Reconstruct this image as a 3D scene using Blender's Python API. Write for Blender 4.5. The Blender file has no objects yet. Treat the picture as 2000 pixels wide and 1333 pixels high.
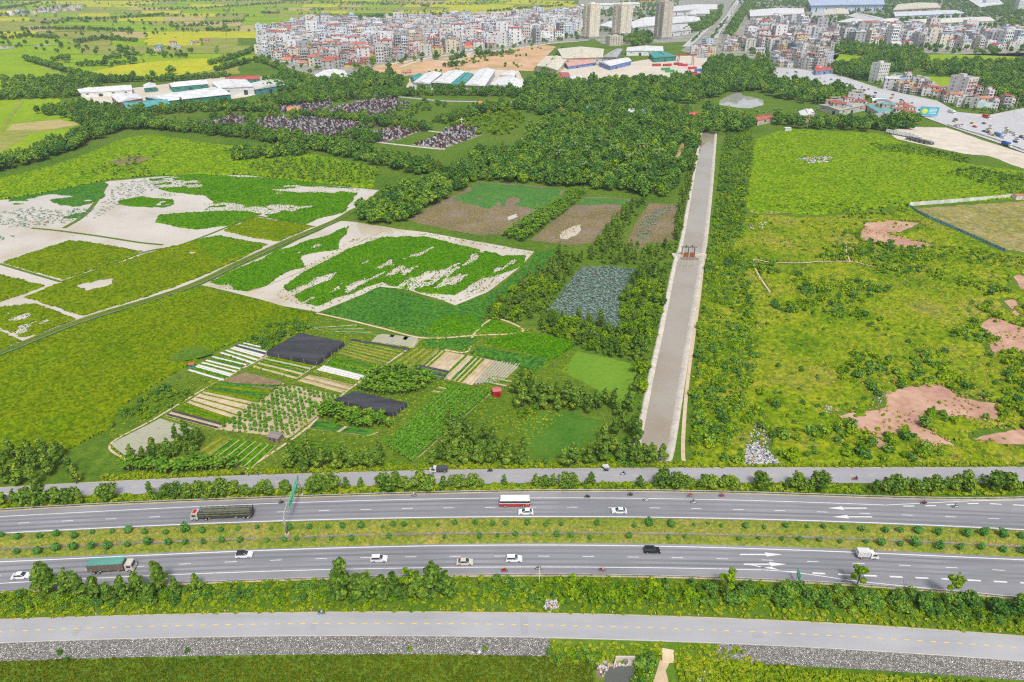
import bpy, math, random
import numpy as np
from mathutils import Vector, Matrix

# ------------------------------------------------------------------ camera, sky, sun, exposure
random.seed(7)
RNG = np.random.default_rng(7)
S = bpy.context.scene
COL = S.collection
H, F, PITCH = 140.0, 1333.3, math.radians(28.6)
SP, CP = math.sin(PITCH), math.cos(PITCH)
cam = bpy.data.cameras.new('camera'); camo = bpy.data.objects.new('camera', cam); COL.objects.link(camo)
camo.location = (0, 0, H); camo.rotation_euler = (math.pi / 2 - PITCH, 0, 0)
cam.sensor_width = 36; cam.lens = 36 * F / 2000; cam.clip_start = 1; cam.clip_end = 30000
S.camera = camo
SUN_EL, SUN_AZ = math.radians(56), math.radians(168)      # azimuth clockwise from +Y: light comes from behind the camera
W = bpy.data.worlds.new('World'); S.world = W; W.use_nodes = True
wn = W.node_tree.nodes; wl = W.node_tree.links
bg = wn['Background']; sky = wn.new('ShaderNodeTexSky'); sky.sky_type = 'NISHITA'; sky.sun_disc = False
sky.sun_elevation = SUN_EL; sky.sun_rotation = SUN_AZ; sky.dust_density = 4; sky.air_density = 1
hs = wn.new('ShaderNodeHueSaturation'); hs.inputs['Saturation'].default_value = 0.45      # cloud cover whitens the sky
wl.new(sky.outputs[0], hs.inputs['Color']); wl.new(hs.outputs[0], bg.inputs[0]); bg.inputs[1].default_value = 0.1
sun = bpy.data.lights.new('sun', 'SUN'); suno = bpy.data.objects.new('sun', sun); COL.objects.link(suno)
sun.energy = 1.5; sun.angle = math.radians(10); sun.color = (1, .96, .9)
sd = Vector((math.sin(SUN_AZ) * math.cos(SUN_EL), math.cos(SUN_AZ) * math.cos(SUN_EL), math.sin(SUN_EL)))
suno.rotation_euler = sd.to_track_quat('Z', 'Y').to_euler()
S.view_settings.view_transform = 'Standard'; S.view_settings.look = 'None'
S.view_settings.exposure = 0.6; S.view_settings.gamma = 1
S.render.engine = 'CYCLES'
try:
    S.cycles.use_denoising = False; S.render.filter_size = 1.2; S.cycles.filter_width = 1.2
    S.cycles.max_bounces = 5; S.cycles.diffuse_bounces = 3; S.cycles.glossy_bounces = 2
    S.cycles.transmission_bounces = 3; S.cycles.volume_bounces = 0; S.cycles.transparent_max_bounces = 4
    S.cycles.caustics_reflective = False; S.cycles.caustics_refractive = False
    S.cycles.use_adaptive_sampling = True; S.cycles.adaptive_threshold = 0.012
except Exception as e:
    print(e)

# ------------------------------------------------------------------ helpers
def G(px, py, z=0.0):
    """photo pixel -> point of the horizontal plane at height z"""
    v = py - 666.5; t = (H - z) / (F * SP + v * CP)
    return ((px - 1000) * t, (F * CP - v * SP) * t)
def GG(pts, z=0.0): return [G(a, b, z) for a, b in pts]

def tag(o, label=None, cat=None, group=None, kind=None):
    if label: o['label'] = label
    if cat: o['category'] = cat
    if group: o['group'] = group
    if kind: o['kind'] = kind
    return o
def empty(name, loc, rz=0):
    o = bpy.data.objects.new(name, None); COL.objects.link(o); o.location = loc; o.rotation_euler = (0, 0, rz)
    o.empty_display_size = .2
    return o
def obj(name, me, parent=None, loc=(0, 0, 0), rz=0, color=None):
    o = bpy.data.objects.new(name, me); COL.objects.link(o)
    o.location = loc; o.rotation_euler = (0, 0, rz)
    if parent: o.parent = parent
    if color: o.color = (*color[:3], 1)
    return o

class MB:
    def __init__(s): s.v = []; s.f = []; s.m = []
    def quad(s, a, b, c, d, m=0):
        n = len(s.v); s.v += [a, b, c, d]; s.f.append((n, n+1, n+2, n+3)); s.m.append(m)
    def box(s, c, d, m=0, rz=0.0, taper=1.0, shear=(0, 0)):
        """c: centre of base, d: full sizes; taper scales the top"""
        n = len(s.v); cr, sr = math.cos(rz), math.sin(rz)
        for k, (zz, t) in enumerate(((0, 1), (d[2], taper))):
            for sx, sy in ((-1, -1), (1, -1), (1, 1), (-1, 1)):
                x, y = sx * d[0] / 2 * t + shear[0] * k, sy * d[1] / 2 * t + shear[1] * k
                s.v.append((c[0] + x * cr - y * sr, c[1] + x * sr + y * cr, c[2] + zz))
        for q in ((3, 2, 1, 0), (4, 5, 6, 7), (0, 1, 5, 4), (1, 2, 6, 5), (2, 3, 7, 6), (3, 0, 4, 7)):
            s.f.append(tuple(n + i for i in q)); s.m.append(m)
        return s
    def tube(s, a, b, r0, r1, m=0, k=6, cap=True):
        a, b = Vector(a), Vector(b); d = (b - a); n = len(s.v)
        u = d.orthogonal().normalized(); w = d.normalized().cross(u)
        for p, r in ((a, r0), (b, r1)):
            for i in range(k):
                t = 2 * math.pi * i / k; s.v.append(tuple(p + u * (r * math.cos(t)) + w * (r * math.sin(t))))
        for i in range(k):
            j = (i + 1) % k; s.f.append((n+i, n+j, n+k+j, n+k+i)); s.m.append(m)
        if cap:
            s.f.append(tuple(n + i for i in reversed(range(k)))); s.m.append(m)
            s.f.append(tuple(n + k + i for i in range(k))); s.m.append(m)
        return s
    def prism(s, pts, z0, z1, m=0):
        """vertical prism from a ccw outline"""
        n = len(s.v); k = len(pts)
        for z in (z0, z1): s.v += [(p[0], p[1], z) for p in pts]
        s.f.append(tuple(n + k + i for i in range(k))); s.m.append(m)
        for i in range(k):
            j = (i + 1) % k; s.f.append((n+i, n+j, n+k+j, n+k+i)); s.m.append(m)
        return s
    def add(s, V, Fc, m=0):
        n = len(s.v); s.v += [tuple(p) for p in V]; s.f += [tuple(n + i for i in f) for f in Fc]; s.m += [m] * len(Fc)
        return s
    def mesh(s, name, mats, smooth=False):
        me = bpy.data.meshes.new(name); me.from_pydata(s.v, [], s.f)
        for mt in (mats if isinstance(mats, (list, tuple)) else [mats]): me.materials.append(mt)
        if any(s.m): me.polygons.foreach_set('material_index', s.m)
        if smooth: me.polygons.foreach_set('use_smooth', [True] * len(s.f))
        me.update(); return me
def npmesh(name, V, Q, mats, var=None, smooth=False):
    """fast mesh from numpy arrays of vertices and quads"""
    me = bpy.data.meshes.new(name); V = np.asarray(V, np.float32); Q = np.asarray(Q, np.int32)
    k = Q.shape[1]
    me.vertices.add(len(V)); me.vertices.foreach_set('co', V.ravel())
    me.loops.add(Q.size); me.loops.foreach_set('vertex_index', Q.ravel())
    me.polygons.add(len(Q)); me.polygons.foreach_set('loop_start', np.arange(0, Q.size, k, dtype=np.int32))
    me.polygons.foreach_set('loop_total', np.full(len(Q), k, np.int32))
    if smooth: me.polygons.foreach_set('use_smooth', np.ones(len(Q), bool))
    for mt in (mats if isinstance(mats, (list, tuple)) else [mats]): me.materials.append(mt)
    me.update(calc_edges=True)
    if var is not None:
        at = me.attributes.new('var', 'FLOAT', 'FACE'); at.data.foreach_set('value', np.asarray(var, np.float32))
    return me

def hash2(ix, iy, seed):
    h = (ix.astype(np.int64) * 374761393 + iy.astype(np.int64) * 668265263 + seed * 974634777) & 0x7fffffff
    h = ((h ^ (h >> 13)) * 1274126177) & 0x7fffffff
    h = (h ^ (h >> 16)) & 0xffff
    return h / 65535.0
def vnoise(x, y, size, seed=0):
    x = np.asarray(x, float) / size; y = np.asarray(y, float) / size
    ix, iy = np.floor(x), np.floor(y); fx, fy = x - ix, y - iy
    fx = fx * fx * (3 - 2 * fx); fy = fy * fy * (3 - 2 * fy)
    a = hash2(ix, iy, seed); b = hash2(ix + 1, iy, seed); c = hash2(ix, iy + 1, seed); d = hash2(ix + 1, iy + 1, seed)
    return (a * (1 - fx) + b * fx) * (1 - fy) + (c * (1 - fx) + d * fx) * fy
def fbm(x, y, size, seed=0, o=3):
    t = 0; a = .5; n = 0
    for i in range(o): t = t + a * vnoise(x, y, size / 2 ** i, seed + i * 17); n += a; a *= .55
    return t / n
def inside(x, y, poly):
    x = np.asarray(x, float); y = np.asarray(y, float); r = np.zeros(x.shape, bool); n = len(poly)
    for i in range(n):
        x0, y0 = poly[i]; x1, y1 = poly[(i + 1) % n]
        c = (y0 > y) != (y1 > y)
        if y0 != y1: r ^= c & (x < (x1 - x0) * (y - y0) / (y1 - y0) + x0)
    return r
def smooth_line(P, step=4.0):
    """Catmull-Rom through points, resampled"""
    P = [np.array(p, float) for p in P]
    if len(P) < 3: P = [P[0], (P[0] + P[-1]) / 2, P[-1]]
    Q = [2 * P[0] - P[1]] + P + [2 * P[-1] - P[-2]]; out = []
    for i in range(1, len(Q) - 2):
        n = max(1, int(np.linalg.norm(Q[i+1] - Q[i]) / step))
        for k in range(n):
            t = k / n
            out.append(.5 * (2*Q[i] + (Q[i+1]-Q[i-1])*t + (2*Q[i-1]-5*Q[i]+4*Q[i+1]-Q[i+2])*t*t + (3*Q[i]-Q[i-1]-3*Q[i+1]+Q[i+2])*t**3))
    out.append(P[-1]); return np.array(out)
def offset(L, d):
    t = np.gradient(L, axis=0); t /= np.linalg.norm(t, axis=1)[:, None] + 1e-9
    return L + np.stack([-t[:, 1], t[:, 0]], 1) * d
def ribbon(name, L, w, z, mat, parent=None):
    A, B = offset(L, w / 2), offset(L, -w / 2); n = len(L); z = np.full(n, z)
    V = np.concatenate([np.column_stack([A, z]), np.column_stack([B, z])])
    i = np.arange(n - 1); Q = np.column_stack([n + i, n + i + 1, i + 1, i])
    return obj(name, npmesh(name, V, Q, mat), parent)
def polyfit_px(pts, deg=3):
    p = np.polyfit([a / 1000 for a, b in pts], [b for a, b in pts], min(deg, len(pts) - 1)); return lambda x: np.polyval(p, np.asarray(x) / 1000)
def curve_px(f, x0, x1, step=8):
    return np.array([G(x, float(f(x))) for x in np.arange(x0, x1 + 1, step)])
def between(name, fa, fb, x0, x1, z, mat, step=10, nseg=1):
    xs = np.arange(x0, x1 + 1, step); V = []
    A = np.array([G(x, float(fa(x))) for x in xs]); B = np.array([G(x, float(fb(x))) for x in xs])
    for k in range(nseg + 1):
        C = A + (B - A) * k / nseg; V += [(c[0], c[1], z) for c in C]
    n = len(xs); Q = []
    for k in range(nseg):
        i = np.arange(n - 1); Q.append(np.column_stack([(k+1)*n + i, (k+1)*n + i + 1, k*n + i + 1, k*n + i]))
    return obj(name, npmesh(name, V, np.concatenate(Q), mat))

def rough_outline(poly, step, rag, seed=1, px=True):
    P = GG(poly) if px else poly; out = []
    for i in range(len(P)):
        a, b = np.array(P[i]), np.array(P[(i + 1) % len(P)]); L = np.linalg.norm(b - a); n = max(1, int(L / step))
        for k in range(n):
            q = a + (b - a) * k / n
            dx = (fbm(q[0], q[1], step * 3, seed) - .5) * 2 * rag; dy = (fbm(q[0], q[1], step * 3, seed + 50) - .5) * 2 * rag
            out.append((q[0] + dx, q[1] + dy))
    return out
def patch(name, poly, z, mat, step=4, rag=1.0, seed=1, parent=None, kind='structure', label=None, cat=None, px=True):
    P = rough_outline(poly, step, rag, seed, px); a = sum(P[i][0] * P[(i+1) % len(P)][1] - P[(i+1) % len(P)][0] * P[i][1] for i in range(len(P)))
    if a < 0: P = P[::-1]
    me = bpy.data.meshes.new(name); me.from_pydata([(x, y, z) for x, y in P], [], [tuple(range(len(P)))]); me.materials.append(mat); me.update()
    o = obj(name, me, parent)
    if parent is None: tag(o, label, cat, None, kind)
    return o
def cover(name, poly, cell, h, amp, mat, label, cat, mask=None, rag=1.0, seed=3, z0=0.0, px=True, big=12, parent=None):
    """low standing crop or weeds: a bumpy sheet of ragged outline, edges down to the ground"""
    P = GG(poly) if px else poly; xs = [p[0] for p in P]; ys = [p[1] for p in P]
    gx = np.arange(min(xs) - cell, max(xs) + cell, cell); gy = np.arange(min(ys) - cell, max(ys) + cell, cell)
    X, Y = np.meshgrid(gx, gy); r = np.random.default_rng(seed)
    X = X + r.uniform(-.35, .35, X.shape) * cell; Y = Y + r.uniform(-.35, .35, X.shape) * cell
    I = inside(X + (fbm(X, Y, rag * 4 + .1, seed) - .5) * 2 * rag, Y + (fbm(X, Y, rag * 4 + .1, seed + 9) - .5) * 2 * rag, P)
    if mask is not None: I &= mask(X, Y)
    Z = h * (.55 + .45 * fbm(X, Y, big, seed + 3)) + amp * r.uniform(-.5, .5, X.shape)
    core = I.copy()
    core[1:] &= I[:-1]; core[:-1] &= I[1:]; core[:, 1:] &= I[:, :-1]; core[:, :-1] &= I[:, 1:]
    Z = np.where(core, np.maximum(Z, .05), .01) + z0
    cellok = I[:-1, :-1] & I[1:, :-1] & I[:-1, 1:] & I[1:, 1:]
    n1 = X.shape[1]; idx = np.arange(X.size).reshape(X.shape)
    Q = np.column_stack([idx[:-1, :-1][cellok], idx[:-1, 1:][cellok], idx[1:, 1:][cellok], idx[1:, :-1][cellok]])
    used, inv = np.unique(Q, return_inverse=True); V = np.column_stack([X.ravel(), Y.ravel(), Z.ravel()])[used]; Q = inv.reshape(-1, 4)
    o = obj(name, npmesh(name, V, Q, mat, var=r.random(len(Q))), parent)
    if parent is None: tag(o, label, cat, None, 'stuff')
    return o

# ------------------------------------------------------------------ materials
def lin(h):
    h = h.lstrip('#'); c = [int(h[i:i+2], 16) / 255 for i in (0, 2, 4)]
    return tuple(((x + .055) / 1.055) ** 2.4 if x > .04045 else x / 12.92 for x in c)
def base_mat(name, rough=.9, spec=.25):
    m = bpy.data.materials.new(name); m.use_nodes = True; b = m.node_tree.nodes['Principled BSDF']
    b.inputs['Roughness'].default_value = rough; b.inputs['Specular IOR Level'].default_value = spec
    return m, m.node_tree.nodes, m.node_tree.links, b
def ramp(N, cols, interp='LINEAR'):
    r = N.new('ShaderNodeValToRGB'); r.color_ramp.interpolation = interp; e = r.color_ramp.elements
    while len(e) < len(cols): e.new(.5)
    for i, c in enumerate(cols):
        p, cc = c if isinstance(c[0], (int, float)) and len(c) == 2 else (i / max(1, len(cols) - 1), c)
        e[i].position = p; e[i].color = (*cc, 1)
    return r
def noise_mat(name, cols, size, rough=.92, size2=None, amt2=.5, cols2=None, bump=0, bsize=None, spec=.04, stretch=None, detail=4, var=0):
    """colour from two scales of noise in metres; optional fine relief"""
    m, N, L, b = base_mat(name, rough, spec)
    g = N.new('ShaderNodeNewGeometry'); mp = N.new('ShaderNodeMapping'); L.new(g.outputs['Position'], mp.inputs[0])
    if stretch: mp.inputs['Rotation'].default_value = (0, 0, stretch[0]); mp.inputs['Scale'].default_value = (1 / stretch[1], 1, 1)
    n = N.new('ShaderNodeTexNoise'); n.inputs['Scale'].default_value = 1 / size; n.inputs['Detail'].default_value = detail; n.inputs['Roughness'].default_value = .65
    L.new(mp.outputs[0], n.inputs['Vector'])
    k = len(cols); r = ramp(N, [(.3 + .4 * i / max(1, k - 1), c) for i, c in enumerate(cols)]); L.new(n.outputs['Fac'], r.inputs[0]); out = r.outputs[0]
    if size2:
        n2 = N.new('ShaderNodeTexNoise'); n2.inputs['Scale'].default_value = 1 / size2; n2.inputs['Detail'].default_value = 3; L.new(g.outputs['Position'], n2.inputs['Vector'])
        k2 = len(cols2); r2 = ramp(N, [(.33 + .34 * i / max(1, k2 - 1), c) for i, c in enumerate(cols2)]); L.new(n2.outputs['Fac'], r2.inputs[0])
        mx = N.new('ShaderNodeMix'); mx.data_type = 'RGBA'; mx.inputs[0].default_value = amt2; L.new(out, mx.inputs[6]); L.new(r2.outputs[0], mx.inputs[7]); out = mx.outputs[2]
    if var:
        at = N.new('ShaderNodeAttribute'); at.attribute_name = 'var'; q = var
        rv = ramp(N, [(0, (1 - 1.5 * q, 1 - 1.1 * q, 1)), (.5, (1, 1, 1)), (1, (1 + 1.3 * q, 1 + .85 * q, 1))]); L.new(at.outputs['Fac'], rv.inputs[0])
        mv = N.new('ShaderNodeVectorMath'); mv.operation = 'MULTIPLY'; L.new(out, mv.inputs[0]); L.new(rv.outputs[0], mv.inputs[1]); out = mv.outputs[0]
    L.new(out, b.inputs['Base Color'])
    if bump:
        nb = N.new('ShaderNodeTexNoise'); nb.inputs['Scale'].default_value = 1 / (bsize or size); nb.inputs['Detail'].default_value = 3; L.new(g.outputs['Position'], nb.inputs['Vector'])
        bp = N.new('ShaderNodeBump'); bp.inputs['Strength'].default_value = 1; bp.inputs['Distance'].default_value = bump; L.new(nb.outputs['Fac'], bp.inputs['Height']); L.new(bp.outputs[0], b.inputs['Normal'])
    return m
LK = 2.5
def leaf_mat(name, cols, trans=.18, rnd=.5, size=25):
    """foliage: colour varies leaf by leaf (attribute), plant by plant and slowly over the ground"""
    m = bpy.data.materials.new(name); m.use_nodes = True; N, L = m.node_tree.nodes, m.node_tree.links
    N.remove(N['Principled BSDF']); out = N['Material Output']
    at = N.new('ShaderNodeAttribute'); at.attribute_name = 'var'; oi = N.new('ShaderNodeObjectInfo')
    g = N.new('ShaderNodeNewGeometry'); n = N.new('ShaderNodeTexNoise'); n.inputs['Scale'].default_value = 1 / size; L.new(g.outputs['Position'], n.inputs['Vector'])
    def mth(op, a, b):
        q = N.new('ShaderNodeMath'); q.operation = op
        for i, x in enumerate((a, b)):
            if isinstance(x, (int, float)): q.inputs[i].default_value = x
            else: L.new(x, q.inputs[i])
        return q.outputs[0]
    v = mth('ADD', mth('MULTIPLY', at.outputs['Fac'], 1 - rnd), mth('MULTIPLY', oi.outputs['Random'], rnd * .6))
    v = mth('ADD', v, mth('MULTIPLY', mth('SUBTRACT', n.outputs['Fac'], .35), rnd * .9))
    r = ramp(N, [tuple(min(.8, x * LK) for x in c) for c in cols]); L.new(v, r.inputs[0])
    d = N.new('ShaderNodeBsdfDiffuse'); t = N.new('ShaderNodeBsdfTranslucent'); mx = N.new('ShaderNodeMixShader'); mx.inputs[0].default_value = trans
    L.new(r.outputs[0], d.inputs[0]); L.new(r.outputs[0], t.inputs[0]); L.new(d.outputs[0], mx.inputs[1]); L.new(t.outputs[0], mx.inputs[2]); L.new(mx.outputs[0], out.inputs[0])
    return m
def paint(name, col=None, rough=.6, dirt=.15, spec=.3, rnd=None, size=3.0, metal=0):
    """painted or rendered surface; col None: the object's own colour; rnd: list of colours picked per instance"""
    m, N, L, b = base_mat(name, rough, spec); b.inputs['Metallic'].default_value = metal
    g = N.new('ShaderNodeNewGeometry'); n = N.new('ShaderNodeTexNoise'); n.inputs['Scale'].default_value = 1 / size; n.inputs['Detail'].default_value = 5; L.new(g.outputs['Position'], n.inputs['Vector'])
    rr = ramp(N, [(.35, (1 - dirt * 1.6,) * 3), (.65, (1, 1, 1))]); L.new(n.outputs['Fac'], rr.inputs[0])
    mx = N.new('ShaderNodeMix'); mx.data_type = 'RGBA'; mx.blend_type = 'MULTIPLY'; mx.inputs[0].default_value = 1; L.new(rr.outputs[0], mx.inputs[7])
    if rnd:
        oi = N.new('ShaderNodeObjectInfo'); r = ramp(N, [(i / len(rnd), c) for i, c in enumerate(rnd)], 'CONSTANT'); L.new(oi.outputs['Random'], r.inputs[0]); L.new(r.outputs[0], mx.inputs[6])
    elif col is None:
        oi = N.new('ShaderNodeObjectInfo'); L.new(oi.outputs['Color'], mx.inputs[6])
    else: mx.inputs[6].default_value = (*col, 1)
    L.new(mx.outputs[2], b.inputs['Base Color']); return m
def water_mat(name, col, rough=.03, wave=.02, wsize=1.5):
    m, N, L, b = base_mat(name, rough, 1.0); b.inputs['IOR'].default_value = 1.6
    g = N.new('ShaderNodeNewGeometry'); n = N.new('ShaderNodeTexNoise'); n.inputs['Scale'].default_value = 1 / 32; n.inputs['Detail'].default_value = 4; L.new(g.outputs['Position'], n.inputs['Vector'])
    r = ramp(N, [(.28, (col[0] * .84, col[1] * .76, col[2] * .62)), (.5, col), (.72, tuple(min(1, c * 1.1) for c in col))]); L.new(n.outputs['Fac'], r.inputs[0]); L.new(r.outputs[0], b.inputs['Base Color'])
    nb = N.new('ShaderNodeTexNoise'); nb.inputs['Scale'].default_value = 1 / wsize; L.new(g.outputs['Position'], nb.inputs['Vector'])
    bp = N.new('ShaderNodeBump'); bp.inputs['Distance'].default_value = wave; bp.inputs['Strength'].default_value = .3; L.new(nb.outputs['Fac'], bp.inputs['Height']); L.new(bp.outputs[0], b.inputs['Normal'])
    return m
M = {}
C = lambda *a: a
M['ground'] = noise_mat('ground', [(.034,.092,.009), (.092,.184,.014), (.172,.253,.023)], 3, size2=70, amt2=.4, cols2=[(.057,.127,.017), (.127,.196,.023), (.172,.196,.046)], bump=.5, bsize=1.2)
M['verge'] = noise_mat('verge', [(.044,.110,.007), (.094,.198,.013), (.154,.242,.022)], 1.4, size2=18, amt2=.35, cols2=[(.066,.154,.011), (.176,.187,.044)], bump=.3, bsize=.6)
M['median'] = noise_mat('median_grass', [(.108,.188,.013), (.240,.276,.039), (.408,.326,.099)], 1.3, size2=14, amt2=.45, cols2=[(.120,.213,.013), (.204,.263,.033), (.408,.314,.110)], bump=.3, bsize=.5, var=.2)
M['rice'] = noise_mat('rice_crop', [(.080,.148,.001), (.133,.207,.001), (.191,.249,.002)], 1.6, size2=30, amt2=.45, cols2=[(.090,.175,.001), (.159,.212,.001), (.117,.212,.001)], bump=.25, bsize=.7, var=0.32)
M['lotus'] = noise_mat('lotus_crop', [(.037,.126,.001), (.068,.200,.002), (.105,.252,.003)], 1.2, size2=20, amt2=.35, cols2=[(.053,.168,.001), (.095,.231,.002)], bump=.25, bsize=.7, var=0.38)
M['dark_crop'] = noise_mat('dark_crop', [(.03,.11,.012), (.055,.18,.018), (.08,.22,.025)], 1.4, size2=22, amt2=.4, cols2=[(.04,.14,.015), (.07,.2,.02)], bump=.2, bsize=.7, var=.4)
M['bright_grass'] = noise_mat('bright_grass', [(.088,.183,.002), (.153,.277,.004), (.236,.330,.007)], 2.5, size2=26, amt2=.4, cols2=[(.106,.224,.002), (.195,.295,.005), (.118,.248,.004)], bump=.4, bsize=1.2, stretch=(.2, 3), var=0.36)
M['weeds'] = noise_mat('weeds', [(.040,.108,.004), (.108,.203,.005), (.216,.292,.007), (.298,.267,.048)], 4, size2=30, amt2=.5, cols2=[(.061,.152,.005), (.163,.254,.006), (.271,.305,.012), (.338,.267,.072)], bump=.4, bsize=1, var=0.3)
M['dry_field'] = noise_mat('dry_field', [(.2,.2,.03), (.28,.25,.08), (.4,.34,.19)], 7, size2=30, amt2=.4, cols2=[(.2,.22,.03), (.36,.3,.14)], bump=.2, bsize=1, var=0.25)
M['yellow_rice'] = noise_mat('yellow_rice', [(.240,.336,.012), (.456,.456,.018), (.600,.528,.036)], 9, size2=60, amt2=.4, cols2=[(.312,.396,.018), (.552,.504,.036)])
M['green_rice'] = noise_mat('green_rice', [(.138,.276,.007), (.230,.368,.011), (.345,.437,.017)], 8, size2=60, amt2=.4, cols2=[(.161,.299,.011), (.322,.414,.023)])
M['olive_field'] = noise_mat('olive_field', [(.146,.213,.028), (.246,.291,.045), (.370,.358,.090)], 9, size2=60, amt2=.4, cols2=[(.179,.246,.034), (.403,.358,.134)])
M['tan_field'] = noise_mat('tan_field', [(.33,.29,.1), (.44,.36,.15), (.5,.4,.2)], 10, size2=60, amt2=.3, cols2=[(.36,.34,.1), (.5,.4,.22)])
M['soil_pink'] = noise_mat('soil_pink', [(.292,.143,.103), (.486,.275,.201), (.605,.396,.310)], 3, size2=16, amt2=.5, cols2=[(.389,.209,.172), (.497,.319,.207), (.626,.440,.345)], bump=.15, bsize=2)
M['soil_tan'] = noise_mat('soil_tan', [(.36,.28,.16), (.5,.4,.25), (.6,.5,.36)], 3, size2=12, amt2=.4, cols2=[(.4,.3,.18), (.62,.52,.4)], bump=.1, bsize=1)
M['soil_brown'] = noise_mat('soil_brown', [(.15,.1,.055), (.24,.17,.1), (.33,.26,.17)], 2, size2=9, amt2=.4, cols2=[(.2,.15,.08), (.28,.24,.14)], bump=.1, bsize=1)
M['soil_grey'] = noise_mat('soil_grey', [(.3,.28,.22), (.42,.4,.33), (.36,.38,.22)], 2, size2=9, amt2=.3, cols2=[(.4,.38,.28), (.3,.36,.16)])
M['mud_weed'] = noise_mat('mud_weed', [(.086,.072,.036), (.202,.155,.094), (.331,.274,.202)], 1.6, size2=20, amt2=.4, cols2=[(.144,.137,.065), (.238,.180,.122), (.317,.259,.202)], bump=.1, bsize=1)
M['pond_weed'] = noise_mat('pond_weed', [(.05,.15,.03), (.075,.2,.04), (.1,.24,.05)], 2, size2=16, amt2=.4, cols2=[(.055,.17,.03), (.1,.22,.04)], bump=.05, bsize=.8, var=0.2)
M['pond_weed_flat'] = noise_mat('pond_weed_flat', [(.045,.13,.015), (.075,.19,.02), (.11,.23,.03)], 1.5, size2=12, amt2=.5, cols2=[(.05,.14,.015), (.11,.21,.03)], bump=.08, bsize=.6)
M['far_water'] = water_mat('far_water', (.46,.46,.43))
M['pond_weed_light'] = noise_mat('pond_weed_light', [(.1,.22,.02), (.15,.29,.025), (.18,.3,.04)], 2, size2=16, amt2=.4, cols2=[(.11,.24,.02), (.17,.3,.03)], bump=.05, bsize=.8)
M['asphalt'] = noise_mat('asphalt', [(.18,.183,.2), (.255,.26,.285), (.32,.32,.345)], 3, rough=.85, size2=20, amt2=.45, cols2=[(.2,.2,.22), (.27,.27,.29), (.35,.35,.37)], stretch=(0, 30), detail=6)
M['asphalt_old'] = noise_mat('asphalt_old', [(.33,.335,.35), (.395,.4,.415), (.44,.44,.45)], 3, rough=.85, size2=16, amt2=.45, cols2=[(.33,.335,.36), (.43,.43,.44)], stretch=(0, 8), detail=6)
M['asphalt_mid'] = noise_mat('asphalt_mid', [(.29,.29,.32), (.36,.36,.385), (.41,.41,.42)], 3, rough=.85, size2=16, amt2=.45, cols2=[(.31,.31,.34), (.4,.4,.41)], stretch=(0, 8), detail=6)
M['road_far'] = noise_mat('road_far', [(.42,.42,.44), (.5,.5,.52), (.56,.55,.56)], 6, size2=40, amt2=.4, cols2=[(.42,.42,.44), (.58,.57,.57)])
M['road_white'] = noise_mat('road_paint_white', [(.62,.62,.62), (.8,.8,.8)], 1.2, rough=.7)
M['road_yellow'] = noise_mat('road_paint_yellow', [(.8,.52,.06), (.9,.6,.08)], 1.2, rough=.7)
M['concrete'] = noise_mat('concrete', [(.4,.36,.3), (.56,.52,.45), (.66,.62,.54)], 2.5, size2=9, amt2=.4, cols2=[(.45,.4,.33), (.64,.6,.54)])
M['concrete_dark'] = noise_mat('concrete_dark', [(.13,.12,.1), (.23,.21,.18), (.34,.31,.26)], 1.5, size2=9, amt2=.3, cols2=[(.15,.14,.1), (.3,.27,.22)])
M['dirt_path'] = noise_mat('dirt_path', [(.48,.36,.22), (.6,.47,.32), (.66,.56,.42)], 2, size2=9, amt2=.3, cols2=[(.5,.38,.22), (.68,.58,.46)])
M['town_ground'] = noise_mat('town_ground', [(.2,.21,.16), (.34,.33,.3), (.44,.42,.39)], 9, size2=40, amt2=.4, cols2=[(.1,.16,.05), (.4,.38,.34)])
M['site_soil'] = noise_mat('site_soil', [(.5,.28,.15), (.6,.38,.22), (.6,.46,.33)], 14, size2=50, amt2=.45, cols2=[(.2,.28,.06), (.6,.36,.2), (.62,.5,.38)])
M['yard'] = noise_mat('yard', [(.5,.44,.35), (.62,.56,.47), (.68,.64,.57)], 10, size2=40, amt2=.3, cols2=[(.5,.4,.28), (.7,.66,.6)])
M['flood'] = water_mat('flood_water', (.62,.56,.47), rough=.02, wave=.006)
M['canal'] = water_mat('canal_water', (.37,.33,.27), rough=.012, wave=.004)
M['pond'] = water_mat('pond_water', (.11,.12,.1), rough=.08)
M['muddy'] = water_mat('muddy_water', (.55,.4,.18), rough=.1)
M['trunk'] = noise_mat('bark', [(.1,.085,.06), (.2,.17,.13), (.3,.26,.2)], .5)
M['leaf_euc'] = leaf_mat('leaf_eucalyptus', [(.012,.028,.006), (.052,.1,.013), (.16,.2,.018)], rnd=.4)
M['leaf_broad'] = leaf_mat('leaf_broad', [(.008,.030,.008), (.044,.105,.015), (.200,.245,.020)], rnd=.5)
M['leaf_light'] = leaf_mat('leaf_light', [(.015,.042,.003), (.071,.130,.004), (.189,.235,.007)], rnd=.4)
M['leaf_banana'] = leaf_mat('leaf_banana', [(.012,.045,.004), (.05,.115,.008), (.14,.18,.02)], rnd=.25)
M['leaf_shrub'] = leaf_mat('leaf_shrub', [(.018,.061,.016), (.039,.110,.020), (.077,.154,.030)], rnd=.3)
M['leaf_weed'] = leaf_mat('leaf_weed', [(.021,.053,.003), (.072,.120,.004), (.149,.177,.007), (.223,.191,.034)], rnd=.6)
M['leaf_crop'] = leaf_mat('leaf_crop', [(.027,.086,.008), (.059,.140,.010), (.099,.187,.016)], rnd=.4)
M['leaf_creep'] = leaf_mat('leaf_creeper', [(.012,.03,.002), (.042,.064,.003), (.13,.13,.008)], rnd=.35, size=6)
M['leaf_dry'] = leaf_mat('leaf_dry', [(.068,.085,.005), (.176,.156,.030), (.284,.221,.072)], rnd=.6, size=9)
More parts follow.
